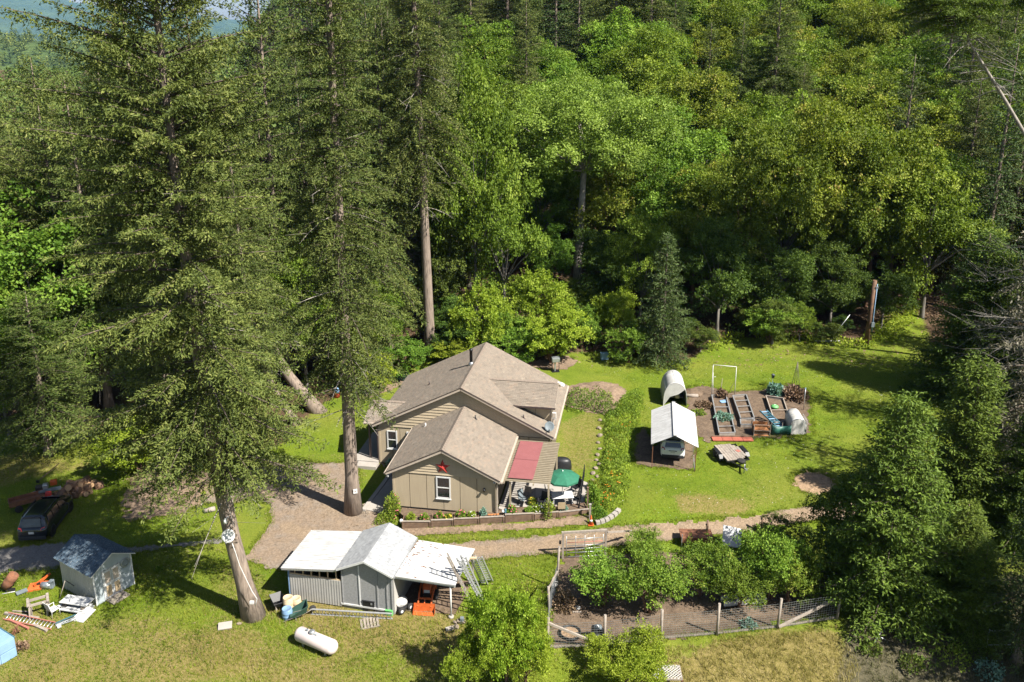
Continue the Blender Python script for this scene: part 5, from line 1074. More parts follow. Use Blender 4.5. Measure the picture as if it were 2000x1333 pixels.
t = thing('covered_grill', 'barbecue under a black cover behind the green umbrella', 'barbecue', patio((1096, 922)), R(-5)); mb = MB(); mb.lathe([(.5, 0), (.52, .5), (.48, .95), (.36, 1.12), (.02, 1.18)], (0, 0, 0), 14); mb.v = [(x * 1.5, y * .8, z) for x, y, z in mb.v]; mb.build('cover', M['black'], t); bx(t, 'hem', 'black', (0, 0, .06), (1.45, .75, .1), 0, .03)
# dark railing with the vine at the patio's right side
ra, rb = patio((1141, 932)), patio((1131, 998)); t = thing('patio_railing', 'black metal railing along the right side of the patio', 'railing', ra); d = rb - ra
for z in (.25, .95): bm_(t, 'rail', 'black', (0, 0, z), tuple(d + Vector((0, 0, z))), .05, .06)
for k in range(5): bm_(t, 'post', 'black', tuple(d * k / 4), tuple(d * k / 4 + Vector((0, 0, 1.0))), .06, .06)
for k in range(24): bm_(t, 'baluster', 'black', tuple(d * (k + .5) / 24 + Vector((0, 0, .25))), tuple(d * (k + .5) / 24 + Vector((0, 0, .95))), .02, .02)
plant('vine_hedge', 'leafy green vine hedge right of the patio railing', P(1158, 985), .62, 1.5, 'leaf_green', .13, 2200, 91, None, cat='hedge'); plant('vine_hedge', 'smaller vine clump at the foot of the hedge beside the kerb', P(1168, 1008), .6, .6, 'leaf_green', .12, 1000, 92, None, cat='hedge'); plant('vine_hedge', 'leafy vine behind the patio hedge near the stones', P(1160, 958), .5, .8, 'leaf_olive', .12, 900, 93, None, cat='hedge')
t = thing('vine_post', 'dark upright post among the vine hedge by the patio', 'post', P(1147, 1000)); bx(t, 'post_shaft', 'darkwood', (0, 0, .9), (.1, .1, 1.9)); bx(t, 'cap', 'darkwood', (0, 0, 1.87), (.14, .14, .05))
plant('climbing_plant', 'climbing plant with yellow leaves on the pergola front post', HW(-5.98, 51.6, -.42), .3, 1.5, 'leaf_olive', .11, 420, 95, None); plant('potted_plant', 'shaded potted plant under the pergola', patio((1040, 985)), .3, .5, 'leaf_olive', .12, 260, 96, 'flower_yl')
t = thing('paving_step', 'pale concrete block at the patio front edge', 'block', patio((1066, 988)), R(8)); bx(t, 'block_body', 'concrete', (0, 0, .2), (.4, .3, .4)); bx(t, 'cap', 'stone', (0, 0, .42), (.44, .34, .05))
# back of the house -----------------------------------------------------------
t = thing('smoker_grill', 'grey smoker grill on a post at the back lawn edge', 'grill', P(1085, 726), R(8)); bx(t, 'base', 'black', (0, 0, .05), (.7, .5, .08)); bx(t, 'post', 'metal', (-.05, 0, .55), (.12, .12, 1.0)); bx(t, 'firebox', 'metal', (0, 0, 1.2), (.75, .45, .4), 0, .04); bx(t, 'lid', 'metal', (0, .02, 1.42), (.78, .48, .1), 0, .03); bx(t, 'shelf', 'black', (.45, 0, 1.05), (.15, .4, .04)); tb_(t, 'leg', 'black', [(.33, 0, 0), (.33, 0, 1.1)], .03); tb_(t, 'leg', 'black', [(-.33, 0, 0), (-.33, 0, 1.1)], .03)
t = thing('white_cabin', 'low white outbuilding half hidden behind the trunk and house', 'outbuilding', P(700, 772), R(12)); bx(t, 'wall', 'white', (0, .6, .5), (2.4, 1.2, 1.0)); mb = MB(); mb.slab([(-1.35, -.1, 1.05), (1.35, -.1, 1.05), (1.35, 1.35, 1.25), (-1.35, 1.35, 1.25)], .06); mb.build('roof', M['metal'], t)
for x in (-.6, .1, .8): bx(t, 'panel_joint', 'metal', (x, -.01, .5), (.04, .03, .95))
t = thing('drum', 'red and blue drum at the tree trunk behind the side lawn', 'drum', P(658, 776)); mb = MB(); mb.lathe([(.27, 0), (.28, .42), (.27, .45)], (0, 0, 0), 14); mb.build('base', M['red'], t); mb = MB(); mb.lathe([(.26, .45), (.27, .8), (.2, .88), (.02, .9)], (0, 0, 0), 14); mb.build('top', M['blue_plastic'], t)
plant('hydrangea', 'pale blue shrub at the rear left corner of the house', P(790, 741), .55, .7, 'leaf_blue', .16, 500, 97, 'flower_wh', cat='shrub')
t = thing('white_box', 'small white box in deep shade at the wood edge', 'box', P(1180, 702), R(10)); bx(t, 'body', 'pale_blue', (0, 0, .3), (.7, .5, .6), 0, .03); bx(t, 'lid', 'pale_blue', (0, 0, .63), (.76, .56, .07), 0, .02)
# utility pole -------------------------------------------------------------
t = thing('utility_pole', 'short brown utility pole at the far right lawn edge', 'pole', P(1692, 672)); q = PY(1709, 548, t.location.y) - t.location; mb = MB(); mb.tube([(0, 0, -.3), tuple(q * .5), tuple(q)], [.26, .23, .21], 12); mb.build('shaft', M['bark_red'], t)
tb_(t, 'conduit', 'pale_blue', [tuple(q * .95 + Vector((.22, -.2, 0))), tuple(q * .45 + Vector((.26, -.22, 0))), tuple(q * .2 + Vector((.3, -.24, 0)))], .05, 6); bx(t, 'meter_box', 'dish_grey', tuple(q * .32 + Vector((.28, -.28, 0))), (.3, .15, .5)); bx(t, 'bracket', 'metal', tuple(q * .9 + Vector((.2, -.2, 0))), (.3, .12, .2))
g = P(1617, 670); tb_(t, 'guy_wire', 'alu', [tuple(PY(1660, 615, t.location.y) - t.location), tuple(g - t.location)], .03, 5)
t = thing('pipe', 'long pale pipe lying on the grass near the utility pole', 'pipe', P(1592, 668)); q = P(1643, 668) - t.location; tb_(t, 'tube', 'white', [(0, 0, .1), tuple(q + Vector((0, 0, .1)))], .07, 8); bx(t, 'coupling', 'pale_blue', tuple(q * .5 + Vector((0, 0, .1))), (.3, .18, .18))
# ---------------------------------------------------------------- garden beyond the slope
def zc4(x, y): return (1220 + x / 4.167, 660 + y / 4.167)
t = thing('hoop_house', 'hoop greenhouse with torn grey white cover behind the carport', 'greenhouse', (13.15, 69.35, -.08), R(-5)); w, D, h = 2.0, 2.9, 2.15
def arch(f, y, k=1.0): a = math.pi * f; return (w / 2 - w / 2 * k * math.cos(a) * (1 + .04 * math.sin(a)), y, h * k * math.sin(a) ** .62)
n = 14
for i in range(5):
    y = D * i / 4; tb_(t, 'hoop', 'white', [arch(f / n, y) for f in range(n + 1)], .03, 6)
for f in (.2, .5, .8): tb_(t, 'purlin', 'white', [arch(f, 0), arch(f, D)], .025, 6)
mb = MB(); rg = random.Random(2); ys = [-.05, .35, .75, 1.1, 1.5, 1.9, 2.3, 2.6, 2.95]; vs_ = []
for j, y in enumerate(ys):
    for f in range(n + 1): x, yy, z = arch(f / n, y, 1.02 + (-.035 if j % 2 else .0)); vs_.append((x, yy, z + rg.uniform(-.02, .02)))
mb.add(vs_, [(j * (n + 1) + f, j * (n + 1) + f + 1, (j + 1) * (n + 1) + f + 1, (j + 1) * (n + 1) + f) for j in range(len(ys) - 1) for f in range(n)], True); c = mb.build('cover', M['tarp'], t); md = c.modifiers.new('thickness', 'SOLIDIFY'); md.thickness = .02
mb = MB(); q = [arch(f / n, -.06, 1.0) for f in range(n + 1)]; mb.add([(x, y, z) for x, y, z in q] + [(.55, -.08, .9), (.05, -.05, .05), (1.25, -.08, 1.15), (1.85, -.06, 1.1)], [tuple(range(3, 12)) + (n + 3, n + 1), (0, 1, 2, 3, n + 1, n + 2)]); mb.build('end_flap', M['tarp'], t)
mb = MB(); mb.add([arch(f / n, D, 1) for f in range(n + 1)], [tuple(range(n + 1))]); mb.build('end_sheet', M['tarp'], t); bx(t, 'bench', 'oldwood', (1.1, 1.2, .45), (1.4, .6, .08)); bx(t, 'crate', 'tan_plastic', (1.25, .7, .65), (.35, .3, .3))
mb = MB(); mb.ico((0, 0, 0), .9, 3, (1, .9, .5), .08, random.Random(3)); o = mb.build('compost_heap', M['soil']); o.location = P(1353, 770); tag(o, 'round heap of brown compost beside the hoop greenhouse', 'heap')
t = thing('log_round', 'grey log lying in front of the compost heap', 'log', P(1350, 776), R(-3)); tb_(t, 'log_body', 'oldwood', [(-.6, 0, .14), (.6, 0, .14)], .16, 10); mb = MB(); mb.lathe([(.14, 0), (.14, .01)], (.6, 0, .14), 10, Matrix.Rotation(R(90), 3, 'Y')); mb.build('cut_end', M['lumber'], t)
def raised_bed(label, q, divs, mrail, h=.38, soil=True):
    """q: near left, near right, far right, far left in photo pixels at the rail's top"""
    p = [PZ(x, y, -.1 + h) for x, y in q]; o = Vector((p[0].x, p[0].y, -.1)); t = thing('raised_bed', label, 'raised bed', o, 0, 'raised garden beds'); p = [k - o for k in p]
    for i in range(4):
        a, b = p[i], p[(i + 1) % 4]; bm_(t, 'side_board', 'darkwood' if i in (1, 3) else 'oldwood', a - Vector((0, 0, h / 2 + .03)), b - Vector((0, 0, h / 2 + .03)), .05, h - .02); bm_(t, 'top_rail', mrail, a, b, .09, .05)
    for f in divs: bm_(t, 'cross_rail', mrail, p[0].lerp(p[3], f), p[1].lerp(p[2], f), .07, .05)
    if soil: tile(t, 'soil', 'soil', [k - Vector((0, 0, .16)) + (c_ - k) * .03 for k, c_ in zip(p, (p[2], p[3], p[0], p[1]))], .15)
    return t, p, o
raised_bed('left raised garden bed with leafy greens behind the red boards', [zc4(770, 775), zc4(900, 770), zc4(825, 465), zc4(710, 465)], (.16, .66), 'alu')
raised_bed('middle raised garden bed with pale cross rails like a ladder', [zc4(945, 655), zc4(1055, 650), zc4(990, 462), zc4(880, 470)], (.0, .25, .5, .75), 'alu')
raised_bed('right raised garden bed beside the teal bench', [zc4(1225, 690), zc4(1350, 670), zc4(1290, 490), zc4(1150, 470)], (.45,), 'oldwood')
raised_bed('small grey raised box at the end of the middle bed', [zc4(945, 705), zc4(1050, 705), zc4(1055, 660), zc4(942, 660)], (), 'alu', .3)
plant('leafy_vegetable', 'leafy green vegetables in the left raised bed', PZ(*zc4(810, 655), .1), .75, .35, 'leaf_blue', .2, 420, 101); plant('leek_clump', 'clump of upright bluish leeks at the back of the garden', P(*zc4(1225, 468)), .65, 1.0, 'leaf_blue', .32, 520, 102); plant('dry_grass_clump', 'yellow dry clump at the back of the left raised bed', PZ(*zc4(790, 480), .1), .45, .6, 'brown_twig', .25, 360, 103, None); plant('dead_brush', 'dark dead brush behind the right raised bed', P(*zc4(1375, 490)), 1.1, .9, 'brown_twig', .3, 900, 104, None); plant('dead_brush', 'low brown weeds left of the garden beds', P(*zc4(650, 560)), .8, .35, 'brown_twig', .2, 420, 105, None); plant('dead_brush', 'brown weeds between hoop greenhouse and garden', P(*zc4(600, 620)), .6, .3, 'leaf_olive', .16, 300, 106, None)
t = thing('tray', 'pale blue tray lying in the left raised bed', 'tray', PZ(*zc4(805, 522), .18), R(15)); bx(t, 'base', 'pale_blue', (0, 0, 0), (.55, .35, .03)); bx(t, 'rim', 'pale_blue', (0, .17, .05), (.55, .03, .1))
t = thing('green_lid', 'bright green domed lid on the right raised bed', 'lid', PZ(*zc4(1220, 565), .25), R(20)); mb = MB(); mb.lathe([(.34, 0), (.32, .1), (.18, .2), (.02, .22)], (0, 0, 0), 16); mb.build('dome', M['lightgreen'], t); bx(t, 'grip', 'white', (0, 0, .24), (.12, .05, .05))
t = thing('teal_bench', 'teal slatted frame leaning across the right raised bed', 'bench', P(*zc4(1275, 740)), R(8)); a, b = Vector((-.1, 0, .15)), Vector((-.75, 2.0, .75))
for x in (-.3, .3): bm_(t, 'side_rail', 'tealwood', a + Vector((x, 0, 0)), b + Vector((x, 0, 0)), .07, .12)
for k in range(7): c = a.lerp(b, (k + .5) / 7); bx(t, 'slat', 'tealwood' if k % 3 else 'pale_blue', tuple(c), (.62, .2, .03))
t = thing('orange_crate', 'open orange stained timber box at the near end of the garden', 'crate', P(*zc4(1050, 800)), R(-5))
for x in (0, 1.25):
    for y in (0, .9): bx(t, 'post', 'oldwood', (x, y, .5), (.05, .05, 1.05))
for k in range(2):
    mb = MB(); mb.slab([(0.03, -.02, .06 + k * .45), (1.22, -.02, .06 + k * .45), (1.22, .2, .48 + k * .45), (.03, .2, .48 + k * .45)], .03, (0, 1, 0)); mb.build('panel', M['orangewood'], t); bx(t, 'rail', 'oldwood', (.62, -.02 + k * .1, .5 + k * .45), (1.25, .05, .05))
bx(t, 'side', 'darkwood', (0, .45, .4), (.03, .9, .7)); bx(t, 'side', 'darkwood', (1.25, .45, .4), (.03, .9, .7)); bx(t, 'back', 'orangewood', (.62, .9, .45), (1.22, .03, .85)); bx(t, 'floor', 'soil', (.62, .45, .12), (1.2, .86, .2))
t = thing('garden_tarp', 'dark green tarp screen sagging between posts at the garden front', 'tarp', P(*zc4(1190, 795)), R(-4)); mb = MB(); n = 12
vs_ = []
for k in range(n + 1):
    f = k / n; sag = .35 * math.sin(math.pi * f); bul = -.12 * math.sin(math.pi * f * 2.5); vs_ += [(1.55 * f, bul * .4, 1.0 - sag * .6), (1.55 * f, bul - .1 * math.sin(math.pi * f), .5), (1.55 * f, bul * .5, .02 + .25 * max(0, f - .7))]
mb.add(vs_, [(3 * k + j, 3 * k + j + 1, 3 * k + j + 4, 3 * k + j + 3) for k in range(n) for j in range(2)], True); o = mb.build('sheet', M['greentarp'], t); md = o.modifiers.new('thickness', 'SOLIDIFY'); md.thickness = .02
for x in (0, .85, 1.55): bx(t, 'post', 'oldwood', (x, .05, .55), (.05, .05, 1.15))
t = thing('low_tunnel', 'small hoop tunnel with pale grey cover at the right end of the garden', 'garden tunnel', P(*zc4(1345, 785)), R(-4)); w2, D2, h2 = 1.25, 2.0, 1.35
def arc2(f, y): a = math.pi * f; return (w2 / 2 - w2 / 2 * math.cos(a), y, h2 * math.sin(a) ** .35)
mb = MB(); n = 14; rows = [0, .4, .8, 1.2, 1.6, 2.0]; vs_ = [arc2(f / n, y) for y in rows for f in range(n + 1)]; mb.add(vs_, [(j * (n + 1) + f, j * (n + 1) + f + 1, (j + 1) * (n + 1) + f + 1, (j + 1) * (n + 1) + f) for j in range(len(rows) - 1) for f in range(n)], True); o = mb.build('cover', M['tarp'], t); md = o.modifiers.new('thickness', 'SOLIDIFY'); md.thickness = .015
rg = random.Random(6); vs_ = []; 
for j in range(6):
    for f in range(n + 1): x, y, z = arc2(f / n, 0); vs_.append((w2 / 2 + (x - w2 / 2) * .99, -.02 + rg.uniform(-.05, .05), z * j / 5))
mb = MB(); mb.add(vs_, [(j * (n + 1) + f, j * (n + 1) + f + 1, (j + 1) * (n + 1) + f + 1, (j + 1) * (n + 1) + f) for j in range(5) for f in range(n)], True); mb.build('end_sheet', M['tarp'], t)
for y in (0, 1, 2): tb_(t, 'hoop', 'metal', [arc2(f / 10, y) for f in range(11)], .02, 5)
mb = MB()
for k in range(9):
    mb.tube([(1.32 + .02 * (k % 2), .1 + k * .18, 0), (1.34, .1 + k * .18, 1.15)], .008, 4); mb.tube([(1.33, 0, .1 + k * .13), (1.33, 1.6, .1 + k * .13)], .008, 4)
mb.build('wire_side', M['metal'], t)
t = thing('garden_stake', 'pale metal stake standing behind the small hoop tunnel', 'stake', P(*zc4(1455, 590))); tb_(t, 'rod', 'alu', [(0, 0, 0), (0, 0, 2.0)], .03, 6); bx(t, 'tip', 'pale_blue', (0, 0, 2.0), (.1, .08, .12))
t = thing('trellis_frame', 'tall white pipe frame at the back of the left raised bed', 'frame', P(*zc4(706, 470)), R(-3)); W3_ = 2.05
for x, h in ((0, 2.9), (W3_, 2.7)): tb_(t, 'upright', 'white', [(x, 0, 0), (x, .1, h)], .028, 6)
tb_(t, 'upright', 'white', [(.05, -.5, 0), (.02, .0, 2.2)], .02, 5); tb_(t, 'top_bar', 'white', [(0, .1, 2.9), (W3_, .1, 2.75)], .028, 6); tb_(t, 'brace', 'oldwood', [(1.5, .2, .2), (W3_, .1, 1.4)], .02, 5); tb_(t, 'stake', 'oldwood', [(.85, .3, 0), (.95, .4, 1.5)], .025, 5); bx(t, 'tie', 'white', (.2, 0, 1.8), (.12, .03, .05), .5)
t = thing('bean_tripod', 'tall thin tripod of dark bean poles behind the garden', 'bean poles', P(*zc4(1385, 440)))
for k in range(4): tb_(t, 'pole', 'oldwood', [(.45 * math.cos(k * 1.57), .45 * math.sin(k * 1.57), 0), (0, 0, 2.9)], .022, 5)
t = thing('bird_feeder', 'small blue grey feeder on a stake behind the leeks', 'feeder', P(*zc4(1200, 400))); tb_(t, 'stake', 'metal', [(0, 0, 0), (0, 0, .9)], .02, 5); mb = MB(); mb.lathe([(.12, .9), (.14, 1.15), (.2, 1.18), (.02, 1.3)], (0, 0, 0), 10); mb.build('hopper', M['dish_grey'], t)
t = thing('red_board_strip', 'row of four red boards lying flat in front of the garden beds', 'boards', P(*zc4(718, 848)), R(-1)); q = P(*zc4(1045, 842)) - t.location; L = q.length
for k in range(4): bx(t, 'board', 'brickred', (L * (k + .5) / 4, .35, .09 + .004 * (k % 2)), (L / 4 - .03, .62, .07))
bx(t, 'edging', 'darkwood', (L / 2, .72, .1), (L, .06, .2))
# utility trailer
q = [P(*zc4(835, 1000), .55), P(*zc4(1015, 985), .55), P(*zc4(945, 855), .55), P(*zc4(772, 870), .55)]; o = (q[0] + q[1]) / 2; fx = unit(q[1] - q[0]); yaw = math.atan2(fx.y, fx.x); Wd = (q[1] - q[0]).length; Ld = (q[3] - q[0]).length * .97
t = thing('utility_trailer', 'black utility trailer with worn grey plank deck on the lawn', 'trailer', (o.x, o.y, o.z - .55), yaw)
for k in range(8): bx(t, 'plank', 'oldwood', (-Wd / 2 + Wd * (k + .5) / 8, Ld / 2, .55 + .006 * (k % 3)), (Wd / 8 - .02, Ld - (.0 if k < 6 else .5 * (k - 5)) , .05))
for x in (-Wd / 2, Wd / 2): bx(t, 'side_rail', 'black', (x, Ld / 2, .48), (.06, Ld, .1))
for y in (0, Ld): bx(t, 'end_rail', 'black', (0, y, .47), (Wd, .06, .1))
for g in (-1, 1):
    x = g * (Wd / 2 + .18); wheel(t, (x, Ld * .55 + .38, .3), .3, .2, 'metal', 'Y'); wheel(t, (x, Ld * .55 - .38, .3), .3, .2, 'metal', 'Y'); mb = MB(); L0 = Ld * .55
    mb.slab([(x - .15, L0 - .55, .66), (x + .15, L0 - .55, .66), (x + .15, L0 + .55, .66), (x - .15, L0 + .55, .66)], .03); mb.slab([(x - .15, L0 - .8, .42), (x + .15, L0 - .8, .42), (x + .15, L0 - .56, .655), (x - .15, L0 - .56, .655)], .03); mb.slab([(x - .15, L0 + .56, .655), (x + .15, L0 + .56, .655), (x + .15, L0 + .8, .42), (x - .15, L0 + .8, .42)], .03); mb.build('fender', M['black'], t)
for g in (-1, 1): bm_(t, 'tongue', 'black', (g * .55, .0, .42), (.0, -1.25, .42), .08, .08)
tb_(t, 'jack', 'metal', [(0, -1.1, .02), (0, -1.1, .75)], .03, 6); bx(t, 'coupler', 'metal', (0, -1.35, .45), (.12, .25, .1)); mb = MB(); mb.lathe([(.16, .5), (.3, .5), (.32, .58), (.3, .66), (.16, .66)], (.1, -.28, 0), 18); mb.build('spare_tyre', M['tyre'], t); bx(t, 'cloth', 'pink_red', (Wd * .3, Ld * .5, .6), (.3, .3, .03), .4)
# ---------------------------------------------------------------- orchard fence and gate
GF = thing('orchard_gate', 'metal grid gate in a grey timber frame facing the driveway', 'gate', P(1099, 1092)); o = GF.location; b = P(1182, 1087) - o; H_ = 1.85
for p in ((0, 0, 0), tuple(b)): bm_(GF, 'post', 'oldwood', p, tuple(Vector(p) + Vector((0, 0, H_))), .13, .13)
bm_(GF, 'top_beam', 'oldwood', (-.1 * unit(b)) + Vector((0, 0, H_ + .05)), b * 1.03 + Vector((0, 0, H_ + .05)), .13, .12)
i0, i1 = b * .08, b * .94
for z in (.12, .42, .68, .92, 1.15, 1.4): tb_(GF, 'rail', 'pink_red' if z == 1.15 else 'metal', [tuple(i0 + Vector((0, 0, z))), tuple(i1 + Vector((0, 0, z)))], .022, 6)
for f in (0, .25, .5, .75, 1): tb_(GF, 'upright', 'metal', [tuple(i0.lerp(i1, f) + Vector((0, 0, .1))), tuple(i0.lerp(i1, f) + Vector((0, 0, 1.62)))], .022, 6)
q = P(1234, 1062) - o; bm_(GF, 'brace', 'oldwood', tuple(b + Vector((.1, 0, 1.75))), tuple(q + Vector((0, .3, .75))), .1, .1); bx(GF, 'latch', 'black', (-.18, 0, 1.2), (.14, .14, .2))
FE = thing('orchard_fence', 'weathered post and wire mesh fence around the fruit trees', 'fence', P(1069, 1268)); fo = FE.location
fp = [(1069, 1268), (1180, 1264), (1291, 1250), (1400, 1241), (1518, 1228), (1634, 1210)]; hs_ = [2.0, 2.05, 1.95, 2.05, 1.95, 1.55]; fw = [P(*p) - fo for p in fp]
lean = [Vector((.04, 0, 0)), Vector((0, 0, 0)), Vector((-.02, 0, 0)), Vector((.02, 0, 0)), Vector((.08, 0, 0)), Vector((.07, 0, 0))]
for p, h, l in zip(fw, hs_, lean): mb = MB(); mb.tube([tuple(p - Vector((0, 0, .2))), tuple(p + l + Vector((0, 0, h)))], .075, 8); mb.build('post', M['oldwood'], FE)
side = [P(1073, 1208) - fo, P(1087, 1150) - fo]
for p, h in zip(side, (2.1, 2.9)): mb = MB(); mb.tube([tuple(p - Vector((0, 0, .2))), tuple(p + Vector((.12 if h > 2.5 else -.08, 0, h)))], .07, 8); mb.build('post', M['oldwood'], FE)
bm_(FE, 'brace', 'oldwood', tuple(fw[0] + Vector((0.06, 0, 1.65))), tuple(fw[1] + Vector((-.05, -.06, .12))), .12, .12); bm_(FE, 'brace', 'oldwood', tuple(fw[5] + Vector((-.25, 0, 1.3))), tuple(fw[4] + Vector((.06, -.06, .15))), .12, .12); bm_(FE, 'top_rail', 'oldwood', tuple(side[0] + Vector((-.08, 0, 1.95))), tuple(side[1] + Vector((.0, -.6, 1.6))), .08, .08)
for i in range(5): bm_(FE, 'bottom_board', 'oldwood', tuple(fw[i] + Vector((0, .08, .05))), tuple(fw[i + 1] + Vector((0, .08, .05))), .05, .14)
mb = MB(); legs = list(zip(fw, fw[1:])) + [(fw[0], side[0]), (side[0], side[1])]
for a, b_ in legs:
    L = (b_ - a).length
    for k in range(11): mb.beam(a + Vector((0, 0, .1 + k * .15)), b_ + Vector((0, 0, .1 + k * .15)), .009, .009)
    for k in range(int(L / .15)): p = a.lerp(b_, k * .15 / L); mb.beam(p + Vector((0, 0, .1)), p + Vector((0, 0, 1.62)), .009, .009)
mb.build('wire_mesh', M['metal'], FE, kind='stuff')
bp = [(1279, 1060), (1380, 1052), (1487, 1042)]; 
for i, (p, h, lb) in enumerate(zip(bp, (1.25, 1.35, 1.4), ('dark fence post between the gate and the brown cart', 'dark fence post behind the fruit trees beside the driveway', 'dark fence post at the cedar beside the driveway'))):
    t = thing('fence_post', lb, 'post', P(*p), 0, 'dark posts along the driveway'); mb = MB(); mb.tube([(0, 0, -.2), (0, 0, h)], .075, 8); mb.build('post_shaft', M['darkwood'], t); bx(t, 'insulator', 'black', (-.1, -.06, h * .8), (.08, .06, .1))
t = thing('compost_bin', 'black plastic compost bin inside the orchard fence corner', 'compost bin', P(1167, 1252), R(10)); mb = MB(); mb.lathe([(.46, 0), (.42, .75), (.36, .86), (.02, .9)], (0, 0, 0), 4, Matrix.Rotation(R(45), 3, 'Z'), False); mb.build('body', M['black'], t)
for k in range(6): bx(t, 'vent_slat', 'dish_grey', (.0, -.325 + k * .004, .12 + k * .1), (.4, .02, .03))
mb = MB(); mb.lathe([(.24, .86), (.22, .93), (.02, .95)], (0, 0, 0), 14); mb.build('lid', M['dish_grey'], t); mb = MB(); mb.ico((-.05, -.05, .98), .09, 2); mb.build('stone', M['white'], t)
t = thing('planting_ring', 'black plastic ring with dry straw on the orchard soil', 'ring', P(1114, 1240)); mb = MB(); mb.lathe([(.56, 0), (.6, .02), (.6, .2), (.56, .22), (.53, .2), (.53, .02)], (0, 0, 0), 28); mb.build('rim', M['black'], t); tile(t, 'straw', 'dirt', [(.54 * math.cos(k * .5236), .54 * math.sin(k * .5236), .1) for k in range(12)], .06)
t = thing('paper_plate', 'small white dish on the orchard soil near the left fence', 'dish', P(1128, 1189)); mb = MB(); mb.lathe([(.02, .03), (.14, .03), (.18, .07), (.17, .06)], (0, 0, 0), 14); mb.build('plate', M['white'], t); bx(t, 'board', 'oldwood', (-.1, -.35, .03), (.6, .12, .04))
t = thing('white_rag', 'white rag hung on the left orchard fence corner', 'rag', P(1079, 1160)); mb = MB(); mb.slab([(0, 0, 1.1), (.18, .02, 1.0), (.12, -.05, .3), (-.05, -.02, .2), (-.08, 0, .8)], .04, (0, 1, 0)); mb.build('cloth', M['white'], t); bx(t, 'fold', 'tarp', (.2, 0, .7), (.2, .06, .3), .3)
t = thing('metal_cart', 'rust brown metal cart beyond the fruit trees beside the driveway', 'cart', P(1330, 1064), R(-2)); bx(t, 'deck', 'rust', (1.0, .3, .62), (2.1, 1.1, .06)); bx(t, 'side', 'rust', (1.0, -.24, .45), (2.1, .04, .35)); bx(t, 'corner_post', 'metal', (0, -.24, .45), (.06, .06, .9))
for x in (.4, 1.6): wheel(t, (x, -.1, .25), .25, .14, 'metal', 'X')
t = thing('corrugated_sheet', 'tilted white sheet panel behind the fruit trees', 'panel', P(1428, 1069), R(-3)); mb = MB(); mb.slab([(-.65, -.3, .35), (.55, -.3, .15), (.75, .55, 1.0), (-.5, .55, 1.3)], .05); mb.build('sheet', M['white'], t); bx(t, 'prop', 'oldwood', (0, .35, .4), (.08, .08, .9))
t = thing('water_trough', 'pale low trough behind the right orchard fence', 'trough', P(1455, 1185), R(8)); bx(t, 'wall', 'tarp', (0, 0, .3), (2.6, .06, .3)); bx(t, 'wall', 'tarp', (0, .5, .3), (2.6, .06, .3)); bx(t, 'base', 'dish_grey', (0, .25, .15), (2.6, .5, .06))
# white lattice stand at the frame's lower edge
t = thing('lattice_stand', 'grey lattice topped stand at the bottom edge beside the bush', 'stand', P(1300, 1340), R(-2)); Z = .85; n = 9; wx, wy = 1.5, 1.0
for x in (-wx / 2, wx / 2):
    for y in (-wy / 2, wy / 2): bx(t, 'leg', 'rust', (x, y, Z / 2 - .1), (.09, .09, Z + .15))
for a, b in (((-wx / 2, -wy / 2), (wx / 2, -wy / 2)), ((wx / 2, -wy / 2), (wx / 2, wy / 2)), ((wx / 2, wy / 2), (-wx / 2, wy / 2)), ((-wx / 2, wy / 2), (-wx / 2, -wy / 2))): bm_(t, 'frame_rail', 'oldwood', (*a, Z), (*b, Z), .06, .08)
for g in (1, -1):
    for k in range(-6, 12):
        x0 = -wx / 2 + k * .18 - (0 if g > 0 else .0); pts = []
        for (y, x) in ((-wy / 2, x0), (wy / 2, x0 + g * wy)): pts.append((x, y))
        if g < 0: pts = [(x + .5 + .18, y) for x, y in pts]
        (xa, ya), (xb, yb) = pts; lo, hi = sorted((xa, xb)); f0 = max(0, (-wx / 2 - xa) / (xb - xa) if xb > xa else (wx / 2 - xa) / (xb - xa)); f1 = min(1, (wx / 2 - xa) / (xb - xa) if xb > xa else (-wx / 2 - xa) / (xb - xa))
        if f1 - f0 > .08: bm_(t, 'lattice_strip', 'tarp', (xa + (xb - xa) * f0, ya + (yb - ya) * f0, Z + .03 + g * .012), (xa + (xb - xa) * f1, ya + (yb - ya) * f1, Z + .03 + g * .012), .035, .015)
# ---------------------------------------------------------------- things around the left shed
def zl6(x, y): return (x / 6.058, 1080 + y / 6.058)
t = thing('plow', 'orange red steel implement lying in the grass beside the small shed', 'implement', P(*zl6(430, 425)), R(25)); mb = MB(); mb.slab([(-.5, -.2, .12), (.45, -.25, .12), (.7, .15, .3), (-.3, .25, .32)], .2); mb.build('body', M['orange'], t, bevel=.03); bx(t, 'blade', 'dish_grey', (-.75, -.15, .12), (.6, .35, .06), .3); bm_(t, 'arm', 'orange', (.2, .1, .3), (.8, .45, .55), .1, .1); bx(t, 'bracket', 'black', (.1, 0, .32), (.3, .1, .1)); bm_(t, 'arm', 'orange', (-.1, -.1, .3), (.5, .3, .42), .08, .12)
t = thing('fire_barrel', 'tilted rusty barrel in the grass at the left edge', 'barrel', P(*zl6(125, 440)), R(20)); Mx = Matrix.Rotation(R(38), 3, 'Y'); mb = MB(); mb.lathe([(.02, .02), (.29, .02), (.3, .3), (.31, .33), (.3, .36), (.3, .62), (.31, .65), (.3, .68), (.3, .95), (.27, .95), (.26, .1)], (-.25, 0, .25), 18, Mx); mb.build('shell', M['rust'], t); tb_(t, 'stand', 'white', [(-.4, -.3, .02), (.3, -.35, .06)], .025, 5); bx(t, 'brace', 'black', (.05, -.2, .1), (.5, .1, .2))
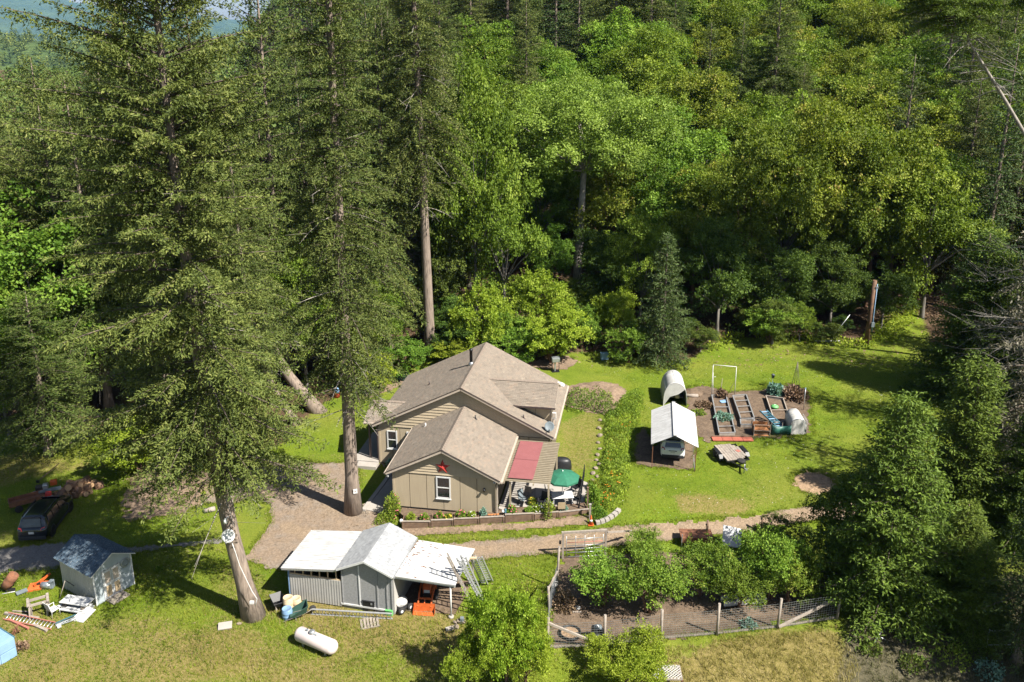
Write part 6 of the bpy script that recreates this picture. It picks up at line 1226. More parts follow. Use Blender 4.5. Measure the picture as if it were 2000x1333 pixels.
t = thing('grey_pump', 'small grey pump at the corner of the small shed', 'pump', P(*zl6(560, 420)), 0); mb = MB(); mb.lathe([(.2, -.3), (.22, .3)], (0, 0, .22), 12, Matrix.Rotation(R(90), 3, 'Y')); mb.build('motor', M['metal'], t); bx(t, 'housing', 'dish_grey', (.3, 0, .3), (.25, .3, .5), 0, .03); bx(t, 'foot', 'black', (0, 0, .04), (.6, .3, .08))
t = thing('sawhorse_bench', 'weathered timber sawhorse workbench in front of the small shed', 'sawhorse', P(*zl6(475, 740)), R(30))
for y in (0, .55):
    bm_(t, 'beam', 'oldwood', (-.55, y, .78), (.55, y, .78), .1, .12)
    for x in (-.45, .45):
        for s in (-.16, .16): bm_(t, 'leg', 'oldwood', (x, y, .75), (x + s * .4, y + s * 1.2, 0), .07, .09)
for x in (-.5, .5): bx(t, 'cross_board', 'oldwood', (x, .27, .86), (.14, .85, .05))
t = chair(P(*zl6(640, 740)), R(150), 'white plastic garden chair between the sawhorse and the white boards', 'white', 'white'); t['group'] = ''
del t['group']
def board_stack():
    t = thing('board_stack', 'stack of white sheet boards beside the front corner of the small shed', 'boards', P(*zl6(900, 700)), R(-14))
    for k, (dx, dy, rz, z) in enumerate(((.0, .1, 0, .18), (.05, .05, .05, .26), (-.12, .15, -.04, .34), (-.02, .2, .03, .62))): bx(t, 'board', 'white', (dx, dy, z), (1.75, .75, .045), rz)
    mb = MB(); mb.slab([(.25, -.75, .05), (1.1, -.75, .06), (1.3, .1, .34), (.55, .1, .36)], .035); mb.build('board', M['white'], t); bx(t, 'support', 'black', (-.6, .1, .3), (.3, .6, .45)); bx(t, 'support', 'oldwood', (.6, .15, .25), (.12, .7, .5)); return t
board_stack()
t = thing('folded_frame', 'folded grey metal frame lying in the grass below the white boards', 'frame', P(*zl6(790, 840)), R(35)); 
for k in range(3): bx(t, 'strut', 'metal' if k < 2 else 'tealwood', (0, k * .1, .08 + k * .06), (1.1, .06, .04), .08 * k)
bx(t, 'foot', 'white', (-.4, -.1, .08), (.2, .25, .12))
t = thing('leaning_pole', 'dark angled pole leaning by the small shed wall', 'pole', P(*zl6(700, 560))); tb_(t, 'shaft', 'oldwood', [(0, 0, 0), (.25, .5, 1.0)], .022, 5); tb_(t, 'arm', 'black', [(.25, .5, 1.0), (.85, .3, .75)], .025, 5)
a, b = P(*zl6(75, 770)), P(*zl6(640, 890)); ladder(a + Vector((0, 0, .12)), b + Vector((0, 0, .12)), .45, 'faded red railed ladder lying in the grass by the blue panel box', 'pink_red', up=(.2, 1, .25), n=14)
a, b = P(*zl6(60, 730)), P(*zl6(460, 790)); t = thing('timber_board', 'long grey timber lying behind the red ladder', 'timber', a); q = b - a; bm_(t, 'beam', 'oldwood', (0, 0, .1), tuple(q + Vector((0, 0, .1))), .14, .1); bm_(t, 'batten', 'oldwood', (.3, .25, .05), tuple(q * .6 + Vector((.2, .4, .05))), .08, .05)
a, b = P(*zl6(100, 800)), P(*zl6(340, 910)); t = thing('timber_board', 'reddish timber lying in front of the red ladder', 'timber', a); bm_(t, 'beam', 'pink_red', (0, 0, .08), tuple(b - a + Vector((0, 0, .08))), .12, .1); bm_(t, 'batten', 'oldwood', (1.6, -.4, .06), (2.7, -.95, .06), .16, .1)
t = thing('scrap_pile', 'small rusty scrap pile in the grass beside the blue panel box', 'scrap', P(*zl6(215, 950))); rg = random.Random(8)
for k in range(6): bm_(t, 'scrap_piece', 'rust', (rg.uniform(-.3, .3), rg.uniform(-.3, .3), .05), (rg.uniform(-.3, .3), rg.uniform(-.3, .3), .35), .05, .04)
plant('weed_clump', 'grey brown weeds at the corner of the blue panel box', P(*zl6(250, 1140)), .4, .35, 'brown_twig', .14, 220, 131)
# pale blue panelled box at the left edge
p0, p1 = P(*zl6(205, 1215)), P(*zl6(205, 1215)) ; a = P(*zl6(205, 1215)); b = P(*zl6(0, 1335)); d = unit(b - a); t = thing('blue_container', 'pale blue panelled container at the left edge of the picture', 'container', a, math.atan2(d.y, d.x)); Lc, Dc, Hc = 2.6, 2.3, 1.15
bx(t, 'body', 'pale_blue', (Lc / 2, -Dc / 2, Hc / 2), (Lc, Dc, Hc))
for i in range(3):
    for j in range(2): bx(t, 'side_panel', 'pale_blue', (Lc * (i + .5) / 3, .02, Hc * (j + .5) / 2), (Lc / 3 - .06, .05, Hc / 2 - .06), 0, .01)
for i in range(4):
    for j in range(3): bx(t, 'top_panel', 'pale_blue', (Lc * (j + .5) / 3, -Dc * (i + .5) / 4, Hc + .015), (Lc / 3 - .06, Dc / 4 - .06, .04), 0, .01); 
bx(t, 'edge_trim', 'tealwood', (-.02, -Dc / 2, Hc - .02), (.06, Dc, .08)); bx(t, 'end_panel', 'tealwood', (-.015, -Dc / 2, Hc / 2), (.03, Dc - .1, Hc - .1))
# firewood pile, splitter, cart
logs = []; rg = random.Random(12)
for v in range(4):
    r = .2 + .03 * v; mb = MB(); n = 11; mb.tube([(-.25, 0, 0), (.25, 0, 0)], [r, r * .95], n); logs.append((mb.mesh('log', M['bark_red']), r)); 
M['logend'] = mat('cut_wood', (.52, .33, .18), (.38, .23, .12), 5, .8, bmp=.2)
ends = []
for me, r in logs:
    mb = MB(); mb.lathe([(r * .9, 0), (r * .9, .012)], (.25, 0, 0), 12, Matrix.Rotation(R(90), 3, 'Y'))
    mb.v = [(z_ if False else x, y, z) for x, y, z in mb.v]; mb = MB(); mb.lathe([(r * .9, .25), (r * .9, .262)], (0, 0, 0), 12, Matrix.Rotation(R(90), 3, 'Y')); mb.lathe([(r * .9, -.262), (r * .9, -.25)], (0, 0, 0), 12, Matrix.Rotation(R(90), 3, 'Y')); ends.append(mb.mesh('cut_end', M['logend']))
cA, cB = P(112, 975), P(192, 958); t = thing('firewood_pile', 'heap of split brown firewood rounds on the shaded grass', 'firewood', cA); q = cB - cA
for k in range(58):
    f = rg.random(); lay = 0 if k < 34 else (1 if k < 50 else 2); v = k % 4; w = (1 - .3 * lay); p = q * (.5 + (f - .5) * w) + Vector((rg.uniform(-.2, .2), rg.uniform(-.7, .9) * w, .2 + lay * .32))
    o = link('log', logs[v][0], t, loc=p, rot=(rg.uniform(0, 6), rg.choice([rg.uniform(-.3, .3), R(90) * rg.uniform(.6, 1)]), rg.uniform(-2.2, -.4))); link('cut_end', ends[v], o)
t = thing('log_splitter', 'log splitter with orange and red parts left of the firewood', 'log splitter', P(95, 975), R(20)); bm_(t, 'beam', 'dish_grey', (-.9, 0, .65), (.9, 0, .75), .16, .2); bx(t, 'engine', 'black', (-.5, .25, .8), (.5, .45, .45), 0, .04); bx(t, 'engine_cover', 'metal', (-.1, .2, .95), (.35, .4, .35), 0, .05); bx(t, 'fuel_tank', 'red', (.1, -.35, .55), (.4, .35, .35), 0, .05); bx(t, 'hydraulic_tank', 'orange', (.35, .7, .9), (.45, .3, .4), 0, .06)
for y in (-.45, .5): wheel(t, (-.3, y, .3), .3, .16, 'white', 'X')
t = thing('rusty_cart', 'long rust brown cart half in shade left of the black car', 'cart', P(55, 990), R(35)); bx(t, 'bed', 'rust', (0, 0, .5), (2.2, .9, .08)); bx(t, 'side', 'rust', (0, -.43, .65), (2.2, .05, .3)); bx(t, 'side', 'rust', (0, .43, .65), (2.2, .05, .3)); bx(t, 'end', 'rust', (-1.1, 0, .65), (.05, .9, .3))
for x in (-.6, .6): wheel(t, (x, -.52, .25), .25, .14, 'metal', 'X')
t = thing('long_pole', 'long dark pole leaning in the grass behind the log splitter', 'pole', P(75, 948)); q = P(105, 926) - t.location; tb_(t, 'shaft', 'darkwood', [(0, 0, .3), tuple(q * 1.4 + Vector((0, 0, .5)))], .04, 6); bx(t, 'head', 'black', (0, 0, .3), (.2, .1, .2))
t = thing('tree_stump', 'pale cut log by the leaning tree trunk', 'log', P(410, 1000), R(25)); tb_(t, 'log_body', 'oldwood', [(-.35, 0, .16), (.35, 0, .16)], .17, 12); mb = MB(); mb.lathe([(.16, .35), (.16, .362)], (0, 0, .16), 12, Matrix.Rotation(R(90), 3, 'Y')); mb.build('cut_end', M['concrete'], t)
t = thing('paving_slab', 'grey concrete slab lying tilted in the grass below the big trunk', 'slab', P(440, 1226), R(14)); Mx = Matrix.Rotation(R(12), 3, 'X'); mb = MB(); mb.box((0, 0, .12), (.75, .5, .08), 0, Mx); mb.build('slab_body', M['concrete'], t, bevel=.01); mb = MB(); mb.ico((.75, .1, .05), .12, 2, (1.3, .8, .6), .1, random.Random(3)); mb.build('stone', M['stone'], t)
t = thing('old_pallet', 'rotting grey pallet flat in the grass in front of the shed', 'pallet', P(722, 1218), R(15))
for k in range(6): bx(t, 'slat', 'oldwood', (-.45 + k * .18, 0, .05 + .01 * (k % 2)), (.13, .9, .03))
for y in (-.4, .4): bx(t, 'bearer', 'oldwood', (0, y, .02), (1.1, .08, .05))
t = thing('scrap_pile', 'dark rock and scrap debris in the grass left of the bright bush', 'debris', P(892, 1222)); rg = random.Random(4); mb = MB()
for k in range(7): mb.ico((rg.uniform(-.4, .4), rg.uniform(-.3, .3), .1), rg.uniform(.1, .2), 1, (1, 1, .8), .25, rg)
mb.build('rubble', M['stone'], t); bx(t, 'block', 'concrete', (-.35, -.35, .08), (.5, .2, .14), .4); bx(t, 'canister', 'dish_grey', (.3, .2, .2), (.2, .2, .35))
# ---------------------------------------------------------------- trees
HERO = []
def hbase(px): p = P(*px); HERO.append((p.x, p.y)); return p
def hgt(base, apex): return PY(apex[0], apex[1], base.y).z - base.z
# the great fir with the dish
b = hbase((497, 1203)); fm = fir_meshes(11, 43, 9.2, 7.0, nb=350, r0=.47, lean=(-2.0, .3), dead=40, puff=4, spray=.22, step=.15, droop=.2, gaps=.12, basal=9.5, tp=.4)
BIG = plant_tree('fir_tree', fm, b, 'huge leaning fir with a white dish on its trunk, left of the grey shed', cat='tree')
# low sweeping branches on its left and right
b = hbase((690, 1000)); fm2 = fir_meshes(12, 50, 9.4, 4.7, nb=300, r0=.46, lean=(.4, .2), dead=40, puff=4, spray=.23, step=.155, gaps=.10, droop=.5)
plant_tree('fir_tree', fm2, b, 'tall straight fir with bare lower trunk rising beside the front walkway')
b = hbase((841, 692)); fm3 = fir_meshes(13, 50, 16.8, 5.0, nb=240, r0=.52, lean=(-1.1, .3), dead=30, spray=.27, step=.15, gaps=.12, droop=.6)
plant_tree('fir_tree', fm3, b, 'tall fir with a long bare straight trunk rising behind the house roof')
# generic firs for the left wood
FP = [fir_meshes(30 + i, 26, 3.0 + i, 5.4, nb=210, r0=.36, dead=10, spray=.27, step=.18, gaps=.1, droop=.45) for i in range(3)]
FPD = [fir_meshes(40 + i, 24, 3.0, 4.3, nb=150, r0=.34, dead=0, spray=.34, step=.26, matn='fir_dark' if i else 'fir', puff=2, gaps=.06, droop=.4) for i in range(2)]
def fir_at(pr, base, apex, label, s=None, w=1.0, rz=None, tilt=None, name='fir_tree', group=None):
    b = hbase(base); h = hgt(b, apex) if s is None else s * pr['H']; k = h / pr['H']
    return plant_tree(name, pr, b, label, group, k, w, rz if rz is not None else base[0] * .7, tilt=tilt)
fir_at(FP[0], (97, 888), (100, 575), 'fir with a bare leaning lower trunk standing alone on the left lawn', w=.95, tilt=(0, -.06))
FPL = fir_meshes(33, 26, 7.0, 5.2, nb=180, lean=(-6.0, .5), basal=6.0, r0=.46, dead=14, spray=.27, step=.18, gaps=.12, droop=.4)
fir_at(FPL, (626, 803), (560, 180), 'leaning fir with a slanted pale trunk beside the side lawn', w=1.05, rz=0)
fir_at(FPL, (582, 828), (520, 330), 'leaning fir with a thin slanted trunk left of the side lawn', w=.6, rz=.2)
fir_at(FP[0], (40, 790), (12, 40), 'tall fir at the left edge with its tip against the blue mountain', w=1.1, rz=1)
fir_at(FP[1], (215, 800), (205, 150), 'fir behind the great leaning fir on its left side', w=1.0, rz=2)
fir_at(FP[2], (330, 790), (390, -60), 'tall fir directly behind the crown of the great leaning fir', w=1.2, rz=3)
fir_at(FP[0], (440, 790), (470, -20), 'tall fir behind the great leaning fir on its right side', w=1.15, rz=4)
fir_at(FP[1], (560, 730), (565, -90), 'tall fir between the great leaning fir and the straight fir', w=1.15, rz=5)
fir_at(FP[2], (700, 700), (735, -60), 'tall fir between the two bare trunked firs', w=1.05, rz=6)
fir_at(FP[0], (760, 690), (775, 20), 'fir close on the left of the fir behind the roof', w=1.0, rz=7.5)
fir_at(FP[2], (660, 745), (640, 300), 'drooping fir close behind the straight fir', w=1.0, rz=9)
fir_at(FP[0], (160, 780), (132, 205), 'tall fir left of the great fir crown under the mountain', w=1.15, rz=10)
fir_at(FP[1], (-10, 745), (-15, 95), 'tall fir at the extreme left edge', w=1.1, rz=10.6)
fir_at(FP[1], (420, 880), (430, 560), 'young fir beside the great fir trunk near the driveway', w=.7, rz=12)
# broadleaf prototypes
BG = [broad_meshes(50 + i, 15, 1.6, 5.4, nl=44, per=560, leaf=.22, matn=m, r0=.25) for i, m in enumerate(('leaf_green', 'leaf_green'))]
BO = [broad_meshes(60 + i, 14, 1.6, 5.2, nl=44, per=560, leaf=.21, matn='leaf_olive', r0=.24, barkn='bark_red') for i in range(2)]
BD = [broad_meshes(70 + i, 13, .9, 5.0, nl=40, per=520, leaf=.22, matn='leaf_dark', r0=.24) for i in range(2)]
BL = [broad_meshes(80 + i, 6.0, .3, 2.9, nl=34, per=420, leaf=.16, nsub=18, matn='leaf_lime' if i == 0 else 'leaf_green', r0=.10, stems=3, barkn='bark_red', sprig=(50, .8)) for i in range(2)]
def broad_at(pr, base, apex, hw, label, rz=None, name='broadleaf_tree', group=None, cat='tree'):
    b = hbase(base); h = hgt(b, apex); dist = math.hypot(b.x, b.y, b.z - CAM_H); r = hw * dist / CAM_F
    return plant_tree(name, pr, b, label, group, h / pr['H'], r / pr['R'], rz if rz is not None else base[0] * .37, cat)
b = hbase((1126, 562)); mp = broad_meshes(90, 26, 9.5, 9.6, nl=70, per=900, leaf=.23, nsub=40, spread=.11, matn='leaf_maple', r0=.50, barkn='bark_pale', fork=.55, lump=.22, lean=(1.6, 0))
plant_tree('maple_tree', mp, b, 'large rounded bright green tree with a forked trunk above the back lawn')
broad_at(BG[0], (930, 640), (925, 85), 95, 'tall green tree left of the large forked tree')
broad_at(BG[1], (985, 640), (1000, 280), 80, 'dark trunked green tree in front of the large forked tree on its left')
broad_at(BG[0], (110, 800), (90, 335), 150, 'bright green broadleaf tree among the left firs under the mountain')
broad_at(BG[1], (20, 850), (10, 470), 90, 'green broadleaf tree at the left edge')
broad_at(BL[0], (275, 925), (275, 815), 75, 'bright small broadleaf tree beneath the great fir beside the mulch')
broad_at(BG[0], (600, 760), (590, 440), 75, 'lime green tree showing between the two front firs')
broad_at(BG[1], (745, 715), (745, 535), 60, 'green tree close left of the bare trunk behind the roof')
broad_at(BL[1], (790, 735), (800, 660), 50, 'bright bush at the rear left corner of the house')
broad_at(BL[0], (730, 765), (735, 680), 45, 'bright shrub beside the white outbuilding')
broad_at(BL[1], (690, 740), (690, 590), 55, 'green shrubby tree behind the straight fir trunk')
for i, (bx_, ap, hw, pr, lb) in enumerate((((945, 702), (945, 558), 58, BL[0], 'bright shrub tree behind the house roof peak'), ((1055, 660), (1060, 515), 58, BL[0], 'bright yellow green shrub tree in front of the pale trunk'), ((1078, 708), (1080, 598), 64, BL[0], 'wide bright shrub at the back lawn near the smoker'), ((1012, 705), (1015, 625), 62, BL[1], 'low bright shrub behind the roof ridge'), ((890, 712), (890, 655), 45, BL[0], 'low bright shrub left of the roof peak'), ((1195, 668), (1195, 556), 44, BL[0], 'upright yellow green shrub left of the young conifer'), ((1135, 680), (1135, 590), 40, BL[1], 'dark green shrub behind the smoker'), ((985, 690), (985, 590), 40, BL[1], 'green shrub between the bright shrub trees'))):
    broad_at(pr, bx_, ap, hw, lb, cat='shrub', name='shrub', group='bright shrubs behind the house')
fir_at(fir_meshes(45, 13, .3, 3.3, nb=170, shape='cone', r0=.2, matn='fir_dark', spray=.26, step=.16, gaps=.03, droop=.25), (1292, 706), (1302, 448), 'young cone shaped conifer at the back lawn edge', s=1.0 * .98, w=1.0, name='young_conifer')
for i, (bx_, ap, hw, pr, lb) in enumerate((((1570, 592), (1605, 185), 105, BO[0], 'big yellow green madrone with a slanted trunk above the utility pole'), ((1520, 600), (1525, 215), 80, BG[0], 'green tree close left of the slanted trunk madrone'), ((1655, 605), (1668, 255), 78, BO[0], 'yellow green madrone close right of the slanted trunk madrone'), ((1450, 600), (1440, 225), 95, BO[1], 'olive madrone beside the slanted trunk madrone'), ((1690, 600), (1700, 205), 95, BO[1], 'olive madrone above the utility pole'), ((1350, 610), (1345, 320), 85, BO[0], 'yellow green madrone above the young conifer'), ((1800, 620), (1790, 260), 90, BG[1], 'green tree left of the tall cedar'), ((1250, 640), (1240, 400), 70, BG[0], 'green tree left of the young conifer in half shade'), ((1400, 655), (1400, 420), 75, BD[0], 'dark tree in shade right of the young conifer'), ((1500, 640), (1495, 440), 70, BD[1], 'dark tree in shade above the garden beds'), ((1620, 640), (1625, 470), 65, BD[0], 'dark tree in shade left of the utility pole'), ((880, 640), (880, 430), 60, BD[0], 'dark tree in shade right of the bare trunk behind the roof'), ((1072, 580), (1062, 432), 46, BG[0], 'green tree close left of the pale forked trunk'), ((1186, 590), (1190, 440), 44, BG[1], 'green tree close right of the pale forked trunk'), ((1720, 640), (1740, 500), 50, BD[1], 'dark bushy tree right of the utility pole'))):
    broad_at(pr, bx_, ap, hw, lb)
# right hand conifers
CD = [fir_meshes(48 + i, 14, .2, 3.6, nb=330, shape='cone', r0=.25, matn='cedar', puff=2, spray=.26, step=.13, gaps=.04, droop=.12, top_r=.15, dens=1.15) for i in range(2)]
CC = fir_meshes(47, 12, .2, 1.7, nb=260, shape='column', r0=.16, matn='cedar', spray=.22, step=.12, gaps=.04, droop=.1, dens=1.2)
fir_at(CD[0], (1885, 775), (1848, 455), 'tall broad cedar at the right edge of the lawn', w=1.35, name='cedar_tree')
fir_at(CD[1], (1925, 790), (1925, 500), 'cedar behind the tall broad cedar on its right', w=.95, name='cedar_tree')
fir_at(CC, (1868, 1015), (1872, 715), 'narrow upright cedar below the tall broad cedar', w=1.35, name='cedar_tree')
fir_at(CD[1], (1722, 1185), (1718, 778), 'large cedar in front of the lawn beside the orchard', w=1.12, name='cedar_tree')
fir_at(CD[0], (1990, 1060), (1965, 770), 'cedar at the right edge below the dead branches', w=.8, name='cedar_tree')
fir_at(CD[1], (1860, 1190), (1850, 985), 'small dark cedar right of the large front cedar', w=.75, name='cedar_tree')
fir_at(FPD[1], (1985, 1290), (1990, 925), 'dark blue green fir at the lower right edge', w=.62, name='fir_tree')
fir_at(CD[0], (1900, 1240), (1905, 1060), 'dark shaded conifer left of the lower right fir', w=.55, name='cedar_tree')
broad_at(BD[0], (1630, 1130), (1622, 905), 66, 'dark brownish tree pressed against the large front cedar')
broad_at(BD[1], (1530, 1105), (1530, 1010), 62, 'dark rounded bush between orchard and large cedar', cat='bush')
broad_at(BD[0], (1800, 1150), (1790, 1000), 80, 'dark tree in shade right of the large front cedar')
DP = fir_meshes(44, 17, 1.5, 5.4, nb=70, r0=.22, matn='lichen', spray=.30, step=.30, dead=130, gaps=.1, droop=.5, dens=.7, deadm='lichenwood')
DQ = fir_meshes(49, 24, 9.5, 3.5, nb=60, r0=.26, matn='lichen', spray=.26, step=.22, dead=60, gaps=.1, droop=.5, dens=.9, dl=(2.5, 6.0), dtw=12, deadm='lichenwood')
plant_tree('dead_tree', DQ, Vector((40.5, 62, tz(40.5, 62))), 'tall bare tree with long grey drooping branches at the right edge')
fir_at(DP, (2000, 985), (1998, 350), 'half dead tree with grey lichened branches at the right edge', w=1.0, name='dead_tree')
fir_at(DP, (1995, 960), (1990, 640), 'low half dead tree with grey twigs below the first', w=.7, name='dead_tree', rz=2.0)
b = Vector((58, 75, tz(58, 75))); PN = fir_meshes(46, 40, 31.5, 5.4, nb=120, shape='pine', r0=.30, lean=(-28, 0), dead=60, matn='cedar', spray=.25, step=.15, droop=.2, barkn='bark_pale'); plant_tree('pine_tree', PN, b, 'strongly leaning pine with a bare grey trunk at the upper right corner'); 
b2_ = Vector((62, 80, tz(62, 80))); plant_tree('pine_tree', PN, b2_, 'second leaning grey trunk pine further right at the picture edge', rz=.25, s=1.05, sxy=.85)
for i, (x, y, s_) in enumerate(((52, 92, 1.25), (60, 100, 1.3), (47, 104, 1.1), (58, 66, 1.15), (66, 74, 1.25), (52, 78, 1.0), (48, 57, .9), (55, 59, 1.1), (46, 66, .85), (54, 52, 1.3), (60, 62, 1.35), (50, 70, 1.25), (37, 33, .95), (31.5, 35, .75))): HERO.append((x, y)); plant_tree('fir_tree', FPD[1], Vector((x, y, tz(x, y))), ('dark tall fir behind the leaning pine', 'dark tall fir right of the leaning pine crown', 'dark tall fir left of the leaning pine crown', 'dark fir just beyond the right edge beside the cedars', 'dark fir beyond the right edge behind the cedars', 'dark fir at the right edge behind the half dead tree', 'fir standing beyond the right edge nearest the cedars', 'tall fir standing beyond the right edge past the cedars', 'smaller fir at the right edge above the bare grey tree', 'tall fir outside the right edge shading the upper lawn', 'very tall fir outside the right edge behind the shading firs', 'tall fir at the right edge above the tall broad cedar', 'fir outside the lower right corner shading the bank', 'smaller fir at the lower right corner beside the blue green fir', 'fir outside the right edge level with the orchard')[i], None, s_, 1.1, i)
# orchard and front shrubs
ORC = [broad_meshes(100 + i, 3.4, .5, 2.0, nl=32, per=330, leaf=.11, nsub=14, spread=.15, matn=('leaf_green', 'leaf_green', 'leaf_olive')[i], sprig=(60, .6), r0=.09, stems=2, barkn='bark_red', lump=.34) for i in range(3)]
for bx_, ap, hw, pr, lb in (((1175, 1180), (1180, 1100), 62, ORC[0], 'leftmost fruit tree in the orchard, nearest the gate'), ((1265, 1195), (1260, 1085), 60, ORC[1], 'fruit tree second from the left in the orchard'), ((1368, 1165), (1362, 1062), 54, ORC[2], 'fruit tree in front of the brown metal cart'), ((1500, 1170), (1497, 1052), 58, ORC[0], 'broad fruit tree in front of the white panel'), ((1260, 1090), (1255, 1040), 36, ORC[1], 'small thin fruit tree behind the gate brace'), ((1440, 1190), (1435, 1110), 45, ORC[1], 'low fruit tree behind the orchard fence posts'), ((1540, 1180), (1545, 1080), 48, ORC[2], 'fruit tree at the right end of the orchard fence')):
    broad_at(pr, bx_, ap, hw, lb, name='fruit_tree', group='fruit trees in the fenced orchard')
FB = broad_meshes(110, 4.3, .1, 2.3, nl=44, per=560, leaf=.095, nsub=16, spread=.16, droopy=-.6, matn='leaf_lime', r0=.07, stems=4, barkn='bark_red', lump=.22, sprig=(150, .85))
broad_at(FB, (985, 1335), (975, 1138), 62, 'tallest bright lime bush in the foreground left of the orchard', name='bush', cat='bush')
broad_at(FB, (1025, 1340), (1022, 1205), 48, 'bright lime bush pressed against the left orchard fence post', name='bush', cat='bush', rz=4)
broad_at(FB, (925, 1350), (932, 1232), 48, 'lower spreading part of bright bush growth at the bottom edge', name='bush', cat='bush', rz=2.2)
broad_at(FB, (1225, 1345), (1228, 1240), 68, 'bright lime bush at the bottom edge in front of the compost bin', name='bush', cat='bush', rz=1.1)
plant('thorn_shrub', 'bare branched shrub left of the orchard gate', P(1030, 1158), .6, 1.0, 'leaf_olive', .1, 260, 140, None, cat='shrub')
plant('dark_shrub', 'dark leafless shrub inside the left orchard fence', P(1102, 1185), .8, .9, 'brown_twig', .16, 700, 141, None, cat='shrub'); plant('leafy_vegetable', 'pale leafy rosette plant inside the orchard fence', P(1460, 1222), .4, .3, 'leaf_blue', .22, 120, 142)
for i, (x, y, r, h, m, lb) in enumerate(((1860, 1290, .9, 1.0, 'leaf_green', 'green weed clump in shade at the bottom right'), (1780, 1300, .7, .5, 'leaf_dark', 'low dark weed clump at the bottom right bank'), (1930, 1320, .8, .8, 'leaf_blue', 'blue grey weed clump at the bottom right corner'), (1700, 1270, .6, .4, 'leaf_dark', 'small dark weed clump right of the orchard fence end'), (245, 930, .7, .8, 'leaf_green', 'green weed clump above the mulch bed on the left lawn'), (20, 1140, .5, .8, 'leaf_olive', 'thin weeds above the rusty barrel'), (310, 1115, .2, .2, 'leaf_green', 'tiny weed tuft right of the small shed'))): plant('weed_clump', lb, P(x, y), r, h, m, .14, 420, 150 + i, None)
t = thing('garden_rack', 'thin metal frame standing in shade at the lower right', 'frame', P(1925, 1275)); 
for x in (0, 1.4): tb_(t, 'upright', 'metal', [(x, 0, 0), (x, 0, 1.5)], .025, 6)
for z in (.5, 1.4): tb_(t, 'crossbar', 'metal', [(0, 0, z), (1.4, 0, z)], .025, 6)
t = thing('metal_scrap', 'pale bent metal pipe in shade on the lower right bank', 'pipe', P(1708, 1258)); tb_(t, 'tube', 'metal', [(0, 0, .1), (.5, .5, .35), (.9, .9, .2)], .03, 6); tb_(t, 'branch_tube', 'metal', [(.3, .3, .25), (.7, .2, .1)], .025, 6)
# the dish and cable on the great trunk
tr = BIG.location; 
q = PY(448, 1045, tr.y - .75); sat_dish('white satellite dish fixed to the great leaning trunk', q - Vector((0, 0, .4)), R(0), 'white', 'white')
t = thing('flood_lamp', 'pale lamp fixed to the great trunk above the white dish', 'lamp', PY(440, 1018, tr.y - .62)); mb = MB(); mb.lathe([(.12, -.12), (.1, .05), (.04, .16), (.02, .2)], (0, 0, 0), 12); mb.build('housing', M['white'], t); bx(t, 'bracket', 'metal', (.06, .15, .1), (.1, .3, .06))
t = thing('cable_conduit', 'white cable running down the great trunk from the dish', 'cable', q); pts = [(453, 1060), (460, 1080), (468, 1105), (480, 1130), (492, 1155), (502, 1170), (498, 1185)]; tb_(t, 'cable', 'white', [tuple(PY(x, y, tr.y - .78 - .04 * i) - q) for i, (x, y) in enumerate(pts)], .022, 6); 
e = PY(492, 1177, tr.y - 1.0) - q; bx(t, 'junction_box', 'white', tuple(e), (.22, .14, .14))
t = thing('tree_sign', 'small white square notice on the straight fir trunk', 'sign', PY(694, 960, 53.6 - .5), R(20)); bx(t, 'board', 'white', (0, 0, 0), (.28, .02, .34)); bx(t, 'mark', 'oldwood', (0, -.012, 0), (.1, .01, .1))
# ---------------------------------------------------------------- hillside wood
HERO_A = np.array(HERO); rgf = np.random.default_rng(5)
def proj(p):
    y = p.y * _cp - (p.z - CAM_H) * _sp; yc = p.y * _sp + (p.z - CAM_H) * _cp; return 1000 + CAM_F * p.x / y, CAM_Y0 - CAM_F * yc / y
cand = []
cell = 6.4; y = 88.0
while y < 218:
    cell = 6.2 + (y - 88) * .012; x = -.64 * y - 8
    while x < .64 * y + 12:
        cand.append((x + rgf.uniform(-.42, .42) * cell, y + rgf.uniform(-.42, .42) * cell)); x += cell
    y += cell
COLS = [(-1e9, 200, 'above the black car'), (200, 420, 'left of the great leaning fir top'), (420, 620, 'right of the great leaning fir top'), (620, 760, 'between the two tall fir trunks'), (760, 880, 'just left of the house peak'), (880, 960, 'above the house peak'), (960, 1050, 'above the bright shrubs'), (1050, 1130, 'above the smoker'), (1130, 1220, 'behind the forked tree'), (1220, 1300, 'above the young conifer'), (1300, 1370, 'above the hoop greenhouse'), (1370, 1450, 'above the raised beds'), (1450, 1530, 'above the teal bench'), (1530, 1610, 'above the low tunnel'), (1610, 1690, 'left of the utility pole'), (1690, 1780, 'above the utility pole'), (1780, 1880, 'above the tall cedar'), (1880, 1e9, 'behind the leaning pine')]
ROWS = [(0, 98, 'at the wood edge'), (98, 112, 'just inside the wood'), (112, 127, 'low on the hillside'), (127, 145, 'halfway up the hillside'), (145, 168, 'high on the hillside'), (168, 1e9, 'at the hilltop')]
nfor = {}
